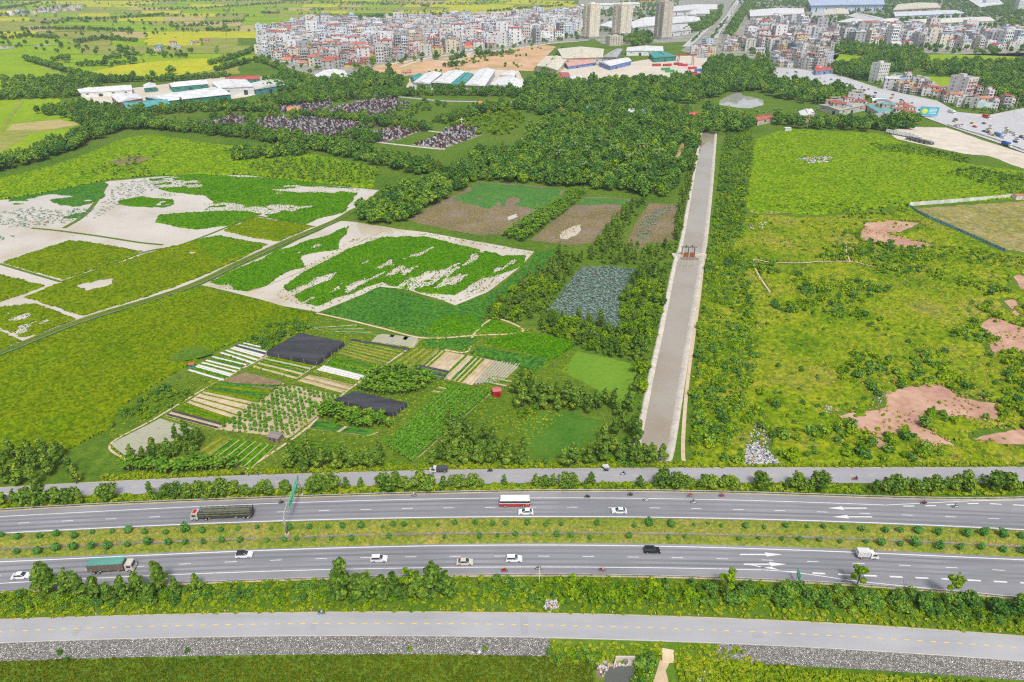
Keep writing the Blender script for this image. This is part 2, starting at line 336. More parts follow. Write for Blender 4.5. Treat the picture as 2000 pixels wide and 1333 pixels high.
M['leaf_pad'] = leaf_mat('leaf_pad', [(.03,.06,.04), (.065,.11,.08), (.14,.19,.155)], trans=.1, rnd=.3)
M['leaf_palm'] = leaf_mat('leaf_palm', [(.025,.06,.015), (.06,.11,.03), (.17,.16,.08)], rnd=.3)
M['obj'] = paint('painted_surface', None, .55, .12)
M['obj_gloss'] = paint('car_paint', None, .25, .04, .5)
M['wall_obj'] = paint('rendered_wall', None, .85, .16, .2, size=5)
M['roof_obj'] = paint('roof_sheet', None, .6, .16, .3, size=6)
M['wall_rnd'] = paint('rendered_wall_mixed', None, .85, .16, .2, rnd=[(.66,.67,.68), (.55,.56,.57), (.78,.79,.8), (.44,.45,.46), (.74,.7,.6), (.62,.7,.78), (.8,.81,.82), (.68,.64,.6), (.74,.76,.78)])
M['roof_rnd'] = paint('roof_mixed', None, .7, .16, .2, rnd=[(.5,.13,.09), (.6,.6,.62), (.5,.17,.12), (.5,.5,.52), (.3,.38,.48), (.7,.7,.7), (.45,.1,.1), (.2,.36,.38), (.66,.66,.68)])
M['glass'] = paint('window_glass', (.05,.06,.075), .12, .1, .5)
M['tyre'] = paint('tyre_rubber', (.025,.025,.025), .9)
M['rim'] = paint('wheel_rim', (.45,.45,.47), .35, .1, .5)
M['lamp_amber'] = paint('amber_lens', (.9,.4,.03), .3)
M['lamp_red'] = paint('red_lens', (.6,.02,.02), .3)
M['lamp_white'] = paint('clear_lens', (.8,.8,.78), .2)
M['steel'] = paint('galvanised_steel', (.45,.46,.46), .5, .2, .5, metal=.3)
M['dark_metal'] = paint('dark_metal', (.09,.09,.1), .5)
M['sign_green'] = paint('sign_green', (.025,.6,.32), .45, .08)
M['sign_white'] = paint('sign_white', (.8,.82,.8), .45, .05)
M['plastic_white'] = noise_mat('plastic_film', [(.533,.542,.550), (.688,.688,.688)], .8, rough=.5)
M['net_black'] = noise_mat('shade_net', [(.035,.038,.045), (.06,.065,.075), (.1,.1,.11)], 3, rough=.8, size2=9, amt2=.4, cols2=[(.04,.045,.05), (.08,.08,.09)], stretch=(.6, 6))
M['skin'] = paint('skin', (.45,.26,.17), .6)
M['rust'] = noise_mat('rusty_steel', [(.2,.06,.03), (.3,.1,.05), (.36,.17,.09)], .8, rough=.7)
# dry stone lining of the road bank
def stone_mat():
    m, N, L, b = base_mat('bank_stone', .9)
    g = N.new('ShaderNodeNewGeometry'); v = N.new('ShaderNodeTexVoronoi'); v.inputs['Scale'].default_value = 3.6; L.new(g.outputs['Position'], v.inputs['Vector'])
    r = ramp(N, [(0, (.2,.185,.17)), (.35, (.34,.325,.31)), (.7, (.46,.445,.43)), (1, (.68,.67,.66))]); sp = N.new('ShaderNodeSeparateColor'); L.new(v.outputs['Color'], sp.inputs[0]); L.new(sp.outputs[0], r.inputs[0])
    v2 = N.new('ShaderNodeTexVoronoi'); v2.feature = 'DISTANCE_TO_EDGE'; v2.inputs['Scale'].default_value = 3.6; L.new(g.outputs['Position'], v2.inputs['Vector'])
    r2 = ramp(N, [(0, (.0,)*3), (.16, (1,)*3)]); L.new(v2.outputs['Distance'], r2.inputs[0])
    mx = N.new('ShaderNodeMix'); mx.data_type = 'RGBA'; L.new(r2.outputs[0], mx.inputs[0]); mx.inputs[6].default_value = (.19,.17,.15,1); L.new(r.outputs[0], mx.inputs[7]); L.new(mx.outputs[2], b.inputs['Base Color'])
    bp = N.new('ShaderNodeBump'); bp.inputs['Distance'].default_value = .2; L.new(r2.outputs[0], bp.inputs['Height']); L.new(bp.outputs[0], b.inputs['Normal'])
    return m
M['stone'] = stone_mat()
# ------------------------------------------------------------------ ground, roads, water
ROAD_S_TOP = polyfit_px([(0,1211),(500,1199),(1000,1197),(1400,1209),(2000,1244)])
ROAD_S_BOT = polyfit_px([(0,1257.5),(500,1245),(1000,1245),(1300,1255),(1600,1267),(2000,1293.5)])
ROAD_S_MID = polyfit_px([(0,1234),(500,1219),(1000,1221),(1500,1235),(2000,1266)])
SB_TOP = polyfit_px([(0,1092),(600,1069.5),(1000,1061.5),(1600,1071),(2000,1089.5)], 4)
SB_LINE_T = polyfit_px([(0,1098),(500,1075.6),(600,1073),(1100,1065),(1500,1073),(1600,1076.5),(2000,1094)], 4)
SB_DASH = polyfit_px([(345,1102.5),(510,1096),(1000,1087),(1050,1086),(1320,1090),(1600,1098),(1890,1111),(2000,1116.5)])
SB_LINE_B = polyfit_px([(0,1140),(500,1117),(600,1114),(1100,1108),(1500,1114)])
SB_EXIT = [(1490,1113.5),(1540,1117),(1600,1125),(1657,1133.6),(1750,1143.5),(1828,1151),(2000,1167),(2120,1178)]
SB_BOT = polyfit_px([(0,1155),(600,1129.5),(1000,1123),(1500,1131.5),(1750,1148),(2000,1169)], 4)
NB_TOP = polyfit_px([(0,1000),(600,973),(1000,962.5),(1100,961.6),(1500,967),(1750,975),(2000,975.5)], 5)
NB_LINE_T = polyfit_px([(0,1009.5),(500,985),(600,981.6),(1000,973),(1100,973),(1500,979),(1730,987)], 4)
NB_DASH = polyfit_px([(0,1024),(520,1001),(600,999),(1050,991.6),(1100,990.5),(1500,997.3),(2000,1016)], 4)
NB_LINE_B = polyfit_px([(0,1042),(500,1018.6),(600,1017),(1000,1009),(1100,1009.6),(1500,1015),(1600,1018),(2000,1035)], 4)
NB_BOT = lambda x: NB_LINE_B(x) + 2.2
ROAD_N_TOP = polyfit_px([(0,953),(180,943.5),(500,929),(590,926),(700,922),(1000,917),(1100,917),(1600,914),(2000,913)], 4)
ROAD_N_BOT = polyfit_px([(0,978),(240,967),(620,952),(1000,944.5),(1100,944),(1500,943),(2000,943)], 4)
ROAD_N_MID = lambda x: (ROAD_N_TOP(x) + ROAD_N_BOT(x)) / 2 - .5
X0, X1 = -160, 2160
LOW = -2.6

edge = curve_px(ROAD_S_BOT, X0, X1, 20)
def edgeY(x): return np.interp(x, edge[:, 0], edge[:, 1]) - .35
def build_ground():
    gx = np.concatenate([[-6000, -3000, -1200, -500, -250], np.arange(-160, 161, 4.0), [250, 500, 1200, 3000, 6000]])
    e = edgeY(gx); rows = [np.full_like(gx, 20), e - 12, e - 2.7, e, e + 6, np.maximum(e + 40, 160), np.full_like(gx, 500), np.full_like(gx, 1500), np.full_like(gx, 4000), np.full_like(gx, 9000)]
    zs = [LOW, LOW, LOW] + [0] * 7; n = len(gx); V = []
    for r, z in zip(rows, zs): V += [(a, b, z) for a, b in zip(gx, r)]
    Q = []
    for k in range(len(rows) - 1):
        i = np.arange(n - 1); Q.append(np.column_stack([k*n + i, k*n + i + 1, (k+1)*n + i + 1, (k+1)*n + i]))
    tag(obj('ground', npmesh('ground', V, np.concatenate(Q), M['ground'])), 'flat green plain of rough grass under everything', 'ground', None, 'structure')
build_ground()

def lane_dashes(road, name, L, period, length, width, z, mat, start=0.0):
    seg = np.linalg.norm(np.diff(L, axis=0), axis=1); s = np.concatenate([[0], np.cumsum(seg)])
    P = lambda t: np.array([np.interp(t, s, L[:, 0]), np.interp(t, s, L[:, 1])])
    t = start
    while t + length < s[-1]:
        a, b = P(t), P(t + length); d = (b - a) / np.linalg.norm(b - a); n = np.array([-d[1], d[0]]) * width / 2
        mb = MB(); mb.quad((*(a - n), z), (*(b - n), z), (*(b + n), z), (*(a + n), z)); obj(name, mb.mesh(name, mat), road); t += period
# southern service road
r = between('service_road', ROAD_S_TOP, ROAD_S_BOT, X0, X1, .02, M['asphalt_old']); tag(r, 'pale grey service road above the stone bank', 'road', None, 'structure'); SERV = r
lane_dashes(r, 'centre_dash', curve_px(ROAD_S_MID, X0, X1), 3.02, 1.15, .2, .026, M['road_yellow'])
ribbon('road_kerb', curve_px(lambda x: ROAD_S_BOT(x) - 1.2, X0, X1), .22, .12, M['concrete'], r)
# carriageways
r = between('carriageway', SB_TOP, SB_BOT, X0, X1, .02, M['asphalt']); tag(r, 'grey highway carriageway with exit lane and arrows', 'road', None, 'structure'); RS = r
ribbon('edge_line', curve_px(SB_LINE_T, X0, X1), .32, .027, M['road_white'], r)
ribbon('edge_line', curve_px(SB_LINE_B, X0, 1492), .24, .027, M['road_white'], r)
ribbon('edge_line', smooth_line(GG(SB_EXIT)), .24, .031, M['road_white'], r)
lane_dashes(r, 'lane_dash', curve_px(SB_DASH, X0, X1), 12.05, 3.1, .2, .027, M['road_white'], 5)
lane_dashes(r, 'exit_dash', smooth_line(GG([(1537,1117),(1600,1120.5),(1735,1126.5),(1850,1131.5),(1940,1136),(2100,1144)])), 6.6, 3.3, .5, .029, M['road_white'])
r = between('carriageway', NB_TOP, NB_BOT, X0, X1, .02, M['asphalt']); tag(r, 'grey highway carriageway under the overhead sign', 'road', None, 'structure'); RN = r
ribbon('edge_line', curve_px(NB_LINE_B, X0, X1), .32, .027, M['road_white'], r)
ribbon('edge_line', curve_px(NB_LINE_T, X0, 1732), .24, .027, M['road_white'], r)
ribbon('edge_line', smooth_line(GG([(1730,987),(1800,983.5),(1900,978.7),(2000,977),(2150,975)])), .24, .03, M['road_white'], r)
lane_dashes(r, 'lane_dash', curve_px(NB_DASH, X0, X1), 12.2, 3.1, .2, .027, M['road_white'], 3)
lane_dashes(r, 'exit_dash', smooth_line(GG([(1764,989),(1830,988),(1900,983.5),(2000,987.5),(2120,992)])), 6.6, 3.3, .4, .029, M['road_white'])
def arrow(road, px, py, dirx, turn=False):
    x, y = G(px, py); mb = MB(); z = .03; s = dirx
    def q(*p):
        p = [(x + s * a, y + b, z) for a, b in p]; mb.add(p if s > 0 else p[::-1], [tuple(range(len(p)))])
    q((-6.5, -.22), (.5, -.22), (.5, .22), (-6.5, .22)); q((.5, -.75), (5, 0), (.5, .75))
    if turn: q((-5, -.22), (-1.4, -1.35), (-.6, -1.35), (-4, -.22)); q((-2.8, -1.0), (2.2, -2.0), (.6, -.95))
    obj('road_arrow', mb.mesh('road_arrow', M['road_white']), road)
arrow(RS, 1492, 1083.5, 1); arrow(RS, 1500, 1102.5, 1, True)
arrow(RN, 1650, 993, -1); arrow(RN, 1660, 1010, -1)
# tyre-darkened wheel paths and repair patches
M['wheel_path'] = noise_mat('wheel_path', [(.15,.152,.168), (.21,.213,.235), (.27,.27,.29)], 4, rough=.8, stretch=(0, 40), detail=6)
for rd, fs in ((RS, ((SB_LINE_T, SB_DASH), (SB_DASH, SB_LINE_B))), (RN, ((NB_LINE_T, NB_DASH), (NB_DASH, NB_LINE_B)))):
    for fa, fb in fs:
        for t in (.28, .72): ribbon('wheel_path', curve_px(lambda x: fa(x) + (fb(x) - fa(x)) * t, X0, X1), .75, .0235, M['wheel_path'], rd)
for x, w, d in ((1024, 1.9, 5.6), (612, 1.2, 2.2), (1480, 2.6, 1.5), (150, 1.5, 2.6)):
    a_ = G(x, float(ROAD_S_MID(x)) + (6 if d < 5 else 1)); obj('road_patch', MB().box((0, 0, .021), (w, d, .004)).mesh('road_patch', M['asphalt_mid']), SERV, (a_[0], a_[1], 0), .02)
# median with grassy slopes and a drain
def build_median():
    xs = np.arange(X0, X1 + 1, 5); n = len(xs); k = 16
    A = np.array([G(x, float(NB_BOT(x))) for x in xs]); B = np.array([G(x, float(SB_TOP(x))) for x in xs]); V = []; r = np.random.default_rng(4)
    prof = np.interp(np.linspace(0, 1, k + 1), [0, .06, .3, .57, .63, .7, .93, 1], [.03, .25, .4, .06, .03, .22, .2, .03])
    for j in range(k + 1):
        Pq = A + (B - A) * j / k; z = prof[j] + (r.uniform(-.14, .2, n) if 0 < j < k else 0)
        V += [(p[0], p[1], max(.015, zz)) for p, zz in zip(Pq, np.broadcast_to(z, n))]
    i = np.arange(n - 1); Q = np.concatenate([np.column_stack([(j+1)*n + i, (j+1)*n + i + 1, j*n + i + 1, j*n + i]) for j in range(k)])
    o = tag(obj('median_strip', npmesh('median_strip', V, Q, M['median'], var=np.random.default_rng(2).random(len(Q)))), 'grassy median strip with dry patches between the carriageways', 'median', None, 'structure')
    f = lambda x: NB_BOT(x) + (SB_TOP(x) - NB_BOT(x)) * .615
    c = curve_px(f, X0, X1); V = []
    for d, z in ((.5, .18), (.36, .2), (.3, .1), (-.3, .1), (-.36, .2), (-.5, .18)): V += [(p[0], p[1], z + .05 * vnoise(p[0], 0, 6, 3)) for p in offset(c, d)]
    n = len(c); i = np.arange(n - 1); Q = np.concatenate([np.column_stack([(j+1)*n + i, (j+1)*n + i + 1, j*n + i + 1, j*n + i]) for j in range(5)])
    obj('drain_channel', npmesh('drain_channel', V, Q, M['concrete_dark']), o)
build_median()
# verges between the roads
o = between('verge', lambda x: ROAD_N_BOT(x) - .2, lambda x: NB_TOP(x) + .2, X0, X1, .012, M['verge']); tag(o, 'green verge with trees between highway and the northern service road', 'verge', None, 'structure')
o = between('verge', lambda x: SB_BOT(x) - .2, lambda x: ROAD_S_TOP(x) + .2, X0, X1, .012, M['verge']); tag(o, 'green verge overgrown with bushes beside the exit lane', 'verge', None, 'structure')
r = between('service_road', ROAD_N_TOP, ROAD_N_BOT, X0, X1, .02, M['asphalt_mid']); tag(r, 'grey service road along the vegetable plots and the dump', 'road', None, 'structure')
lane_dashes(r, 'centre_dash', curve_px(ROAD_N_MID, X0, X1), 6.2, 1.7, .18, .026, M['road_yellow'])
# sandy shoulders
for nm, f, w in (('road_shoulder', lambda x: NB_TOP(x) - .9, .7), ('road_shoulder', lambda x: SB_BOT(x) + 1.4, .9), ('road_shoulder', lambda x: ROAD_S_TOP(x) - .4, .5), ('road_shoulder', lambda x: ROAD_N_TOP(x) - .4, .45)):
    tag(ribbon(nm, curve_px(f, X0, X1), w, .018, M['soil_tan']), 'narrow sandy shoulder along the road edge', 'shoulder', 'sandy shoulders', 'structure')
# stone-lined bank below the southern service road
def stone_bank(x0, x1, label):
    xs = np.arange(x0, x1, 2.0); k = 12; r = np.random.default_rng(abs(int(x0)) + 5); V = []
    top = np.array([G(x, float(ROAD_S_BOT(x))) for x in xs])
    for j in range(k + 1):
        t = j / k; y = edgeY(top[:, 0]) + .3 - t * 3.0
        z = LOW * np.clip((edgeY(top[:, 0]) - y) / 2.7, 0, 1) + .05 + r.uniform(0, .14, len(xs))
        V += list(zip(top[:, 0] + r.uniform(-.07, .07, len(xs)), y, z))
    n = len(xs); i = np.arange(n - 1); Q = np.concatenate([np.column_stack([(j+1)*n + i, (j+1)*n + i + 1, j*n + i + 1, j*n + i]) for j in range(k)])
    tag(obj('stone_bank', npmesh('stone_bank', V, Q, M['stone'])), label, 'stone bank', None, 'structure')
stone_bank(-160, 1075, 'long pale stone-lined bank below the service road')
stone_bank(1395, 2160, 'stone-lined bank beyond the dirt track, half overgrown')
# low ground in front
low = lambda pts: GG(pts, LOW)
patch('dirt_track', low([(1293,1250),(1317,1250),(1312,1285),(1300,1310),(1305,1340),(1275,1340),(1283,1310),(1292,1280)]), LOW + .05, M['dirt_path'], 1.5, .3, px=False, label='sandy dirt track leaving the service road', cat='track')
mb = MB(); a = edgeY(np.array([G(1297,1254)[0]]))[0]; x = G(1305,1254)[0]
mb.add([(x-1.6, a+.4, .03), (x+1.2, a+.4, .03), (x+1.0, a-3.4, LOW+.07), (x-1.8, a-3.4, LOW+.07)], [(3,2,1,0)])
tag(obj('dirt_ramp', mb.mesh('dirt_ramp', M['dirt_path'])), 'sandy ramp from the service road down to the track', 'ramp', None, 'structure')
patch('small_pond', low([(1186,1304),(1235,1302),(1240,1318),(1228,1345),(1178,1345),(1182,1325)]), LOW + .04, M['pond'], 1, .2, px=False, label='small grey pond below the culvert', cat='pond')
patch('rubble_bank', low([(1150,1290),(1195,1278),(1245,1284),(1242,1304),(1186,1306),(1178,1330),(1165,1322),(1160,1300)]), LOW + .02, M['soil_brown'], 1, .4, px=False, label='muddy bank with rubble round the small pond', cat='bank')

# ---- canal
CL = [(1238,905),(1252,858),(1278,725),(1295,645),(1321,516),(1333,478),(1352,370),(1371,258)]
CR = [(1297,905),(1308,858),(1330,725),(1344,645),(1366,516),(1373,478),(1386,370),(1396,258)]
cl = smooth_line(GG(CL), 3); cr = smooth_line(GG(CR), 3); n = 120
rs = lambda L: np.column_stack([np.interp(np.linspace(0, 1, n), np.linspace(0, 1, len(L)), L[:, k]) for k in (0, 1)])
def by_y(L, ys):
    o = np.argsort(L[:, 1]); return np.column_stack([np.interp(ys, L[o, 1], L[o, 0]), ys])
ys = np.linspace(max(cl[0, 1], cr[0, 1]), min(cl[-1, 1], cr[-1, 1]), 160); cl, cr = by_y(cl, ys), by_y(cr, ys)
i = np.arange(len(ys) - 1); n = len(ys)
V = np.concatenate([np.column_stack([cl, np.full(n, .06)]), np.column_stack([cr, np.full(n, .06)])])
tag(obj('canal_water', npmesh('canal_water', V, np.column_stack([i, n + i, n + i + 1, i + 1]), M['canal'])), 'straight grey-brown irrigation canal between concrete banks', 'canal', None, 'structure')
def bank(L, sgn, label, wide):
    prof = ((-.3, .0), (0.5, .55), (wide, .75), (wide + .35, .78), (wide + .9, .05)); V = []
    for d, z in prof: V += [(p[0] + sgn * d, p[1], z + .08 * vnoise(p[0], p[1], 5, 2)) for p in L]
    Q = np.concatenate([np.column_stack([j*n + i, (j+1)*n + i, (j+1)*n + i + 1, j*n + i + 1]) for j in range(len(prof) - 1)])
    if sgn < 0: Q = Q[:, ::-1]
    tag(obj('canal_bank', npmesh('canal_bank', V, Q, M['concrete'])), label, 'canal bank', None, 'structure')
bank(cl, -1, 'sloping concrete bank of the canal on the eucalyptus side', 1.3)
bank(cr, 1, 'sloping concrete bank of the canal beside the dirt path', 1.5)
CANAL_POLY = [tuple(p) for p in cl] + [tuple(p) for p in cr[::-1]]
def path(name, pts, w, label, z=.05, mat='dirt_path'):
    tag(ribbon(name, smooth_line(GG(pts), 2), w, z, M[mat]), label, 'path', None, 'structure')
path('dirt_path', [(1352,916),(1337,903),(1334,880),(1336,827),(1343,747),(1357,644),(1366,580),(1373,520),(1377,505),(1380,470),(1384,440)], 1.3, 'narrow sandy path beside the canal')
path('dirt_path', [(1504,572),(1480,536),(1472,508),(1500,513),(1560,515),(1600,512),(1660,512),(1690,518),(1712,523)], .9, 'sandy footpath forking through the weedy land', .3)
path('dirt_path', [(1660,512),(1653,492),(1652,476)], .8, 'short sandy footpath branching uphill', .31)

# ---- flooded fields on the left
patch('flood_water', [(-160,405),(75,385),(215,354),(310,345),(480,343),(660,364),(740,372),(690,412),(663,430),(520,492),(385,552),(300,582),(160,626),(0,690),(-160,748)], .03, M['flood'], 6, 2, 2, label='pale muddy flood water around the rice fields', cat='flood water')
patch('flood_water', [(393,557),(520,500),(663,432),(690,433),(770,446),(870,461),(1043,491),(1030,508),(985,545),(950,572),(890,597),(800,567),(745,561),(618,611),(500,584)], .034, M['flood'], 6, 1.5, 3, label='pale muddy flood water round the planted lotus strips', cat='flood water')
lx, ly = G(395, 555); hx, hy = G(660, 430); TH = math.atan2(hy - ly, hx - lx)
def streak(th, seed, along=28, across=7, ang=TH):
    c, s = math.cos(ang), math.sin(ang)
    return lambda X, Y: fbm((X*c + Y*s) / along * 10, (-X*s + Y*c) / across * 10, 10, seed, 5) > th
def streakv(X, Y, seed, along=28, across=7, ang=TH):
    c, s = math.cos(ang), math.sin(ang); return fbm((X*c + Y*s) / along * 10, (-X*s + Y*c) / across * 10, 10, seed, 5)
def holes(th, size, seed): return lambda X, Y: fbm(X, Y, size, seed, 6) > th
cover('lotus_field', [(552,560),(600,528),(680,488),(745,465),(830,462),(985,500),(1030,498),(1020,520),(935,556),(890,578),(835,574),(760,560),(745,552),(665,582),(617,600),(585,592)], .6, .8, .6, M['lotus'], 'bright green lotus strips standing in flood water', 'lotus field', streak(.365, 11), 1.5, 5)
cover('lotus_field', [(405,553),(525,498),(647,455),(690,440),(680,458),(668,470),(660,488),(600,497),(588,500),(596,520),(560,535),(518,562),(479,571),(437,560)], .6, .8, .6, M['lotus'], 'ragged green lotus patch beside the straight dike', 'lotus field', holes(.34, 16, 21), 3, 6)
cover('lotus_field', [(285,352),(385,340),(480,347),(560,350),(705,370),(690,395),(675,414),(595,440),(507,422),(455,442),(378,450),(304,433),(312,419),(402,412),(416,398),(395,382),(332,377),(304,366)], 1.0, .8, .5, M['lotus'], 'large bright green lotus field with flooded gaps', 'lotus field', lambda X, Y: fbm(X*.45, Y, 22, 33, 6) > .34, 4, 7)
cover('lotus_field', [(228,394),(273,384),(343,391),(340,400),(315,407),(245,402)], .9, .6, .4, M['lotus'], 'small green lotus island in the flood', 'lotus field', holes(.38, 14, 41), 3, 8)
cover('rice_field', [(0,514),(87,485),(136,470),(182,474),(280,491),(252,506),(122,549)], .95, .85, .55, M['rice'], 'square green rice field rising from the flood', 'rice field', None, 1, 9)
cover('rice_field', [(-160,510),(-60,522),(0,535),(95,559),(0,592),(-160,640)], .95, .85, .55, M['rice'], 'green rice field cut by the picture edge below a water strip', 'rice field', None, 1, 10)
cover('rice_field', [(42,582),(122,551),(280,497),(378,471),(427,461),(524,478),(515,485),(469,508),(385,546),(301,577),(161,620),(70,590)], .95, .85, .55, M['rice'], 'long green rice field along the dike', 'rice field', lambda X, Y: fbm(X, Y, 30, 55, 4) > .27, 1, 11)
cover('lotus_field', [(378,471),(427,461),(524,478),(469,506),(420,512),(390,490)], .8, .95, .5, M['lotus'], 'darker lotus corner at the end of the long rice field', 'lotus field', holes(.3, 16, 57), 1.5, 31)
cover('rice_field', [(430,451),(500,424),(614,443),(546,473),(480,463)], .9, .8, .3, M['rice'], 'small square rice field behind the dike', 'rice field', None, 1.5, 12)
cover('rice_field', [(-160,630),(0,600),(70,593),(158,624),(49,663),(0,641),(-160,660)], .8, .8, .5, M['rice'], 'patchy rice field with flooded holes', 'rice field', holes(.36, 18, 61), 2, 13)
cover('rice_field', [(-160,672),(0,643),(47,666),(0,686),(-160,742)], .8, .7, .3, M['rice'], 'narrow rice corner against the dike', 'rice field', None, 1, 14)
cover('rice_field', [(-160,762),(0,697),(160,633),(300,589),(385,560),(500,585),(618,613),(598,640),(530,655),(470,668),(420,690),(370,716),(325,740),(250,790),(205,845),(130,885),(0,905),(-160,930)], .85, .9, .6, M['rice'], 'big olive green rice field below the dike', 'rice field', None, 1, 15)
cover('dark_crop', [(5,391),(63,366),(210,356),(206,384),(182,401),(170,410),(140,413),(95,394),(21,402)], 1.0, .35, .25, M['dark_crop'], 'dark green water weed at the field corner', 'water weed', lambda X, Y: fbm(X*.4, Y, 26, 71, 4) > .36, 3, 16)
cover('dark_crop', [(120,424),(165,414),(172,418),(150,427),(128,429)], .9, .35, .25, M['dark_crop'], 'narrow dark water weed island', 'water weed', None, 1.5, 17)
# dike
path('dike', [(-160,750),(0,690),(160,627),(300,584),(385,554),(470,513),(560,472),(655,432),(690,412),(722,398)], 5.0, 'straight grassy dike between the flooded fields', .25, 'verge')
for off, lb in ((1.9, 'narrow wet rut along the dike'), (-1.9, 'narrow muddy rut along the dike')):
    tag(ribbon('dike_rut', offset(smooth_line(GG([(-160,750),(0,690),(160,627),(300,584),(385,554),(470,513),(560,472),(655,432)]), 3), off), .55, .27, M['soil_brown' if off > 0 else 'concrete_dark']), lb, 'rut', None, 'structure')
for k, (pts, w, lb) in enumerate([([(62,446),(120,452),(200,463),(270,474),(318,479)], 1.7, 'thin grassy bund crossing the flood water'), ([(125,446),(160,425),(182,402),(200,375),(206,360)], 2.6, 'curved grassy bund beside the lily water'),
        ([(345,482),(400,462),(455,440),(505,422)], 1.5, 'straight narrow bund between flood and rice'), ([(505,423),(560,432),(615,444)], 1.2, 'narrow bund on the far side of the small rice field'),
        ([(120,551),(200,524),(280,494),(345,482)], 1.6, 'dark bund between two rice fields'), ([(0,516),(60,534),(118,551)], 1.5, 'bund at the water strip')]):
    path('field_bund', pts, w, lb, .2 + .004 * k, 'verge')
path('field_bund', [(480,572),(560,543),(640,505),(700,474),(760,447)], .7, 'pale mud bund through the lotus water', .12, 'soil_tan')
patch('field_patch', [(325,706),(350,690),(372,680),(395,680),(415,695),(385,704),(350,712)], .95, M['verge'], 3, 1, label='round lighter green patch in the rice', cat='field')
# meadow beyond the lotus
cover('meadow', [(-160,385),(0,350),(100,326),(160,306),(210,284),(250,270),(300,264),(420,283),(560,292),(690,318),(740,330),(730,372),(660,362),(480,341),(310,343),(215,352),(75,380),(-160,420)], 1.4, 1.1, 1.3, M['bright_grass'], 'bright green overgrown meadow behind the flooded fields', 'meadow', None, 3, 18)
patch('bare_soil', [(215,318),(260,306),(300,312),(270,322),(225,326)], 1.1, M['soil_brown'], 4, 2, label='small brown bare patch in the meadow', cat='soil')
# dark green field and strip beside the lotus
cover('green_field', [(628,612),(743,559),(810,576),(888,598),(955,574),(990,547),(1036,508),(1046,494),(1100,482),(1060,530),(1000,575),(950,615),(950,626),(925,655),(824,660),(747,638),(690,628)], .8, .35, .2, M['dark_crop'], 'smooth dark green field wrapped round the lotus water', 'field', None, .8, 19)
cover('green_field', [(836,632),(880,612),(935,622),(944,640),(915,652),(835,656)], .7, .55, .4, M['lotus'], 'lighter bushy patch at the end of the dark field', 'field', holes(.25, 10, 77), 2, 20)
# ponds with weed in the middle
WW = M['mud_weed']
patch('weedy_pond', [(796,431),(840,405),(887,382),(936,356),(1010,360),(1103,368),(1086,400),(1060,415),(1020,440),(984,458),(936,460),(880,450)], .03, WW, 5, 1, 1, label='brown weed-choked pond beside the wood', cat='pond')
cover('pond_weed', [(887,388),(936,357),(1010,360),(1103,369),(1086,400),(1045,410),(1000,404),(940,408),(905,400)], 1.2, .12, .08, M['pond_weed'], 'green floating weed on the brown pond', 'pond weed', holes(.28, 22, 81), 4, 21)
patch('weedy_pond', [(1034,470),(1080,432),(1142,386),(1190,386),(1233,390),(1202,428),(1160,473),(1125,480)], .03, WW, 5, 1, 2, label='brown weed-choked pond behind the banana row', cat='pond')
cover('pond_weed', [(1118,400),(1142,386),(1190,386),(1233,390),(1222,404),(1180,398),(1140,404)], 1.2, .12, .08, M['pond_weed'], 'green floating weed behind the banana row', 'pond weed', holes(.3, 20, 83), 3, 22)
for q in ([(1095,452),(1120,442),(1138,440),(1130,455),(1108,468),(1092,466)], [(988,424),(1008,418),(1012,424),(992,430)]):
    patch('open_water', q, .06, M['flood'], 2.5, 2.0, 5, label='small open water glint among brown pond weed', cat='water')
patch('weedy_pond', [(1214,494),(1240,440),(1268,397),(1324,400),(1320,440),(1316,472),(1262,474),(1240,498)], .03, WW, 4, 1, 4, label='brown lily pond close to the canal', cat='pond')
patch('lotus_pond', [(1066,612),(1100,565),(1135,522),(1190,520),(1251,526),(1228,552),(1212,578),(1211,620),(1209,646),(1146,626)], .03, M['pond'], 3, 1, 6, label='square lotus pond ringed by eucalyptus', cat='pond')
patch('weed_pond', [(1024,872),(1014,828),(1060,808),(1110,803),(1180,822),(1160,860),(1110,892),(1060,892)], .03, M['pond_weed_flat'], 3, 1, 7, label='dark green weed-covered pond near the service road', cat='pond')
patch('weed_pond', [(1095,725),(1132,687),(1190,700),(1244,714),(1240,770),(1204,790),(1150,752)], .03, M['pond_weed_light'], 3, 1, 8, label='light green weed-covered pond beside the canal trees', cat='pond')
patch('muddy_pool', [(1463,416),(1472,411),(1554,411),(1550,417),(1500,419)], .35, M['muddy'], 2, .5, label='shallow ochre pool at the edge of the meadow', cat='pool')
patch('side_ditch', [(1310,335),(1322,300),(1332,280),(1338,282),(1330,312),(1320,338)], .05, M['muddy'], 3, .5, label='narrow brown ditch beside the wood', cat='ditch')
patch('far_pond', [(1405,205),(1412,192),(1430,183),(1443,180),(1452,187),(1470,190),(1490,196),(1488,206),(1462,212),(1440,211)], .05, M['far_water'], 8, 3, label='pale pond below the far road', cat='pond')
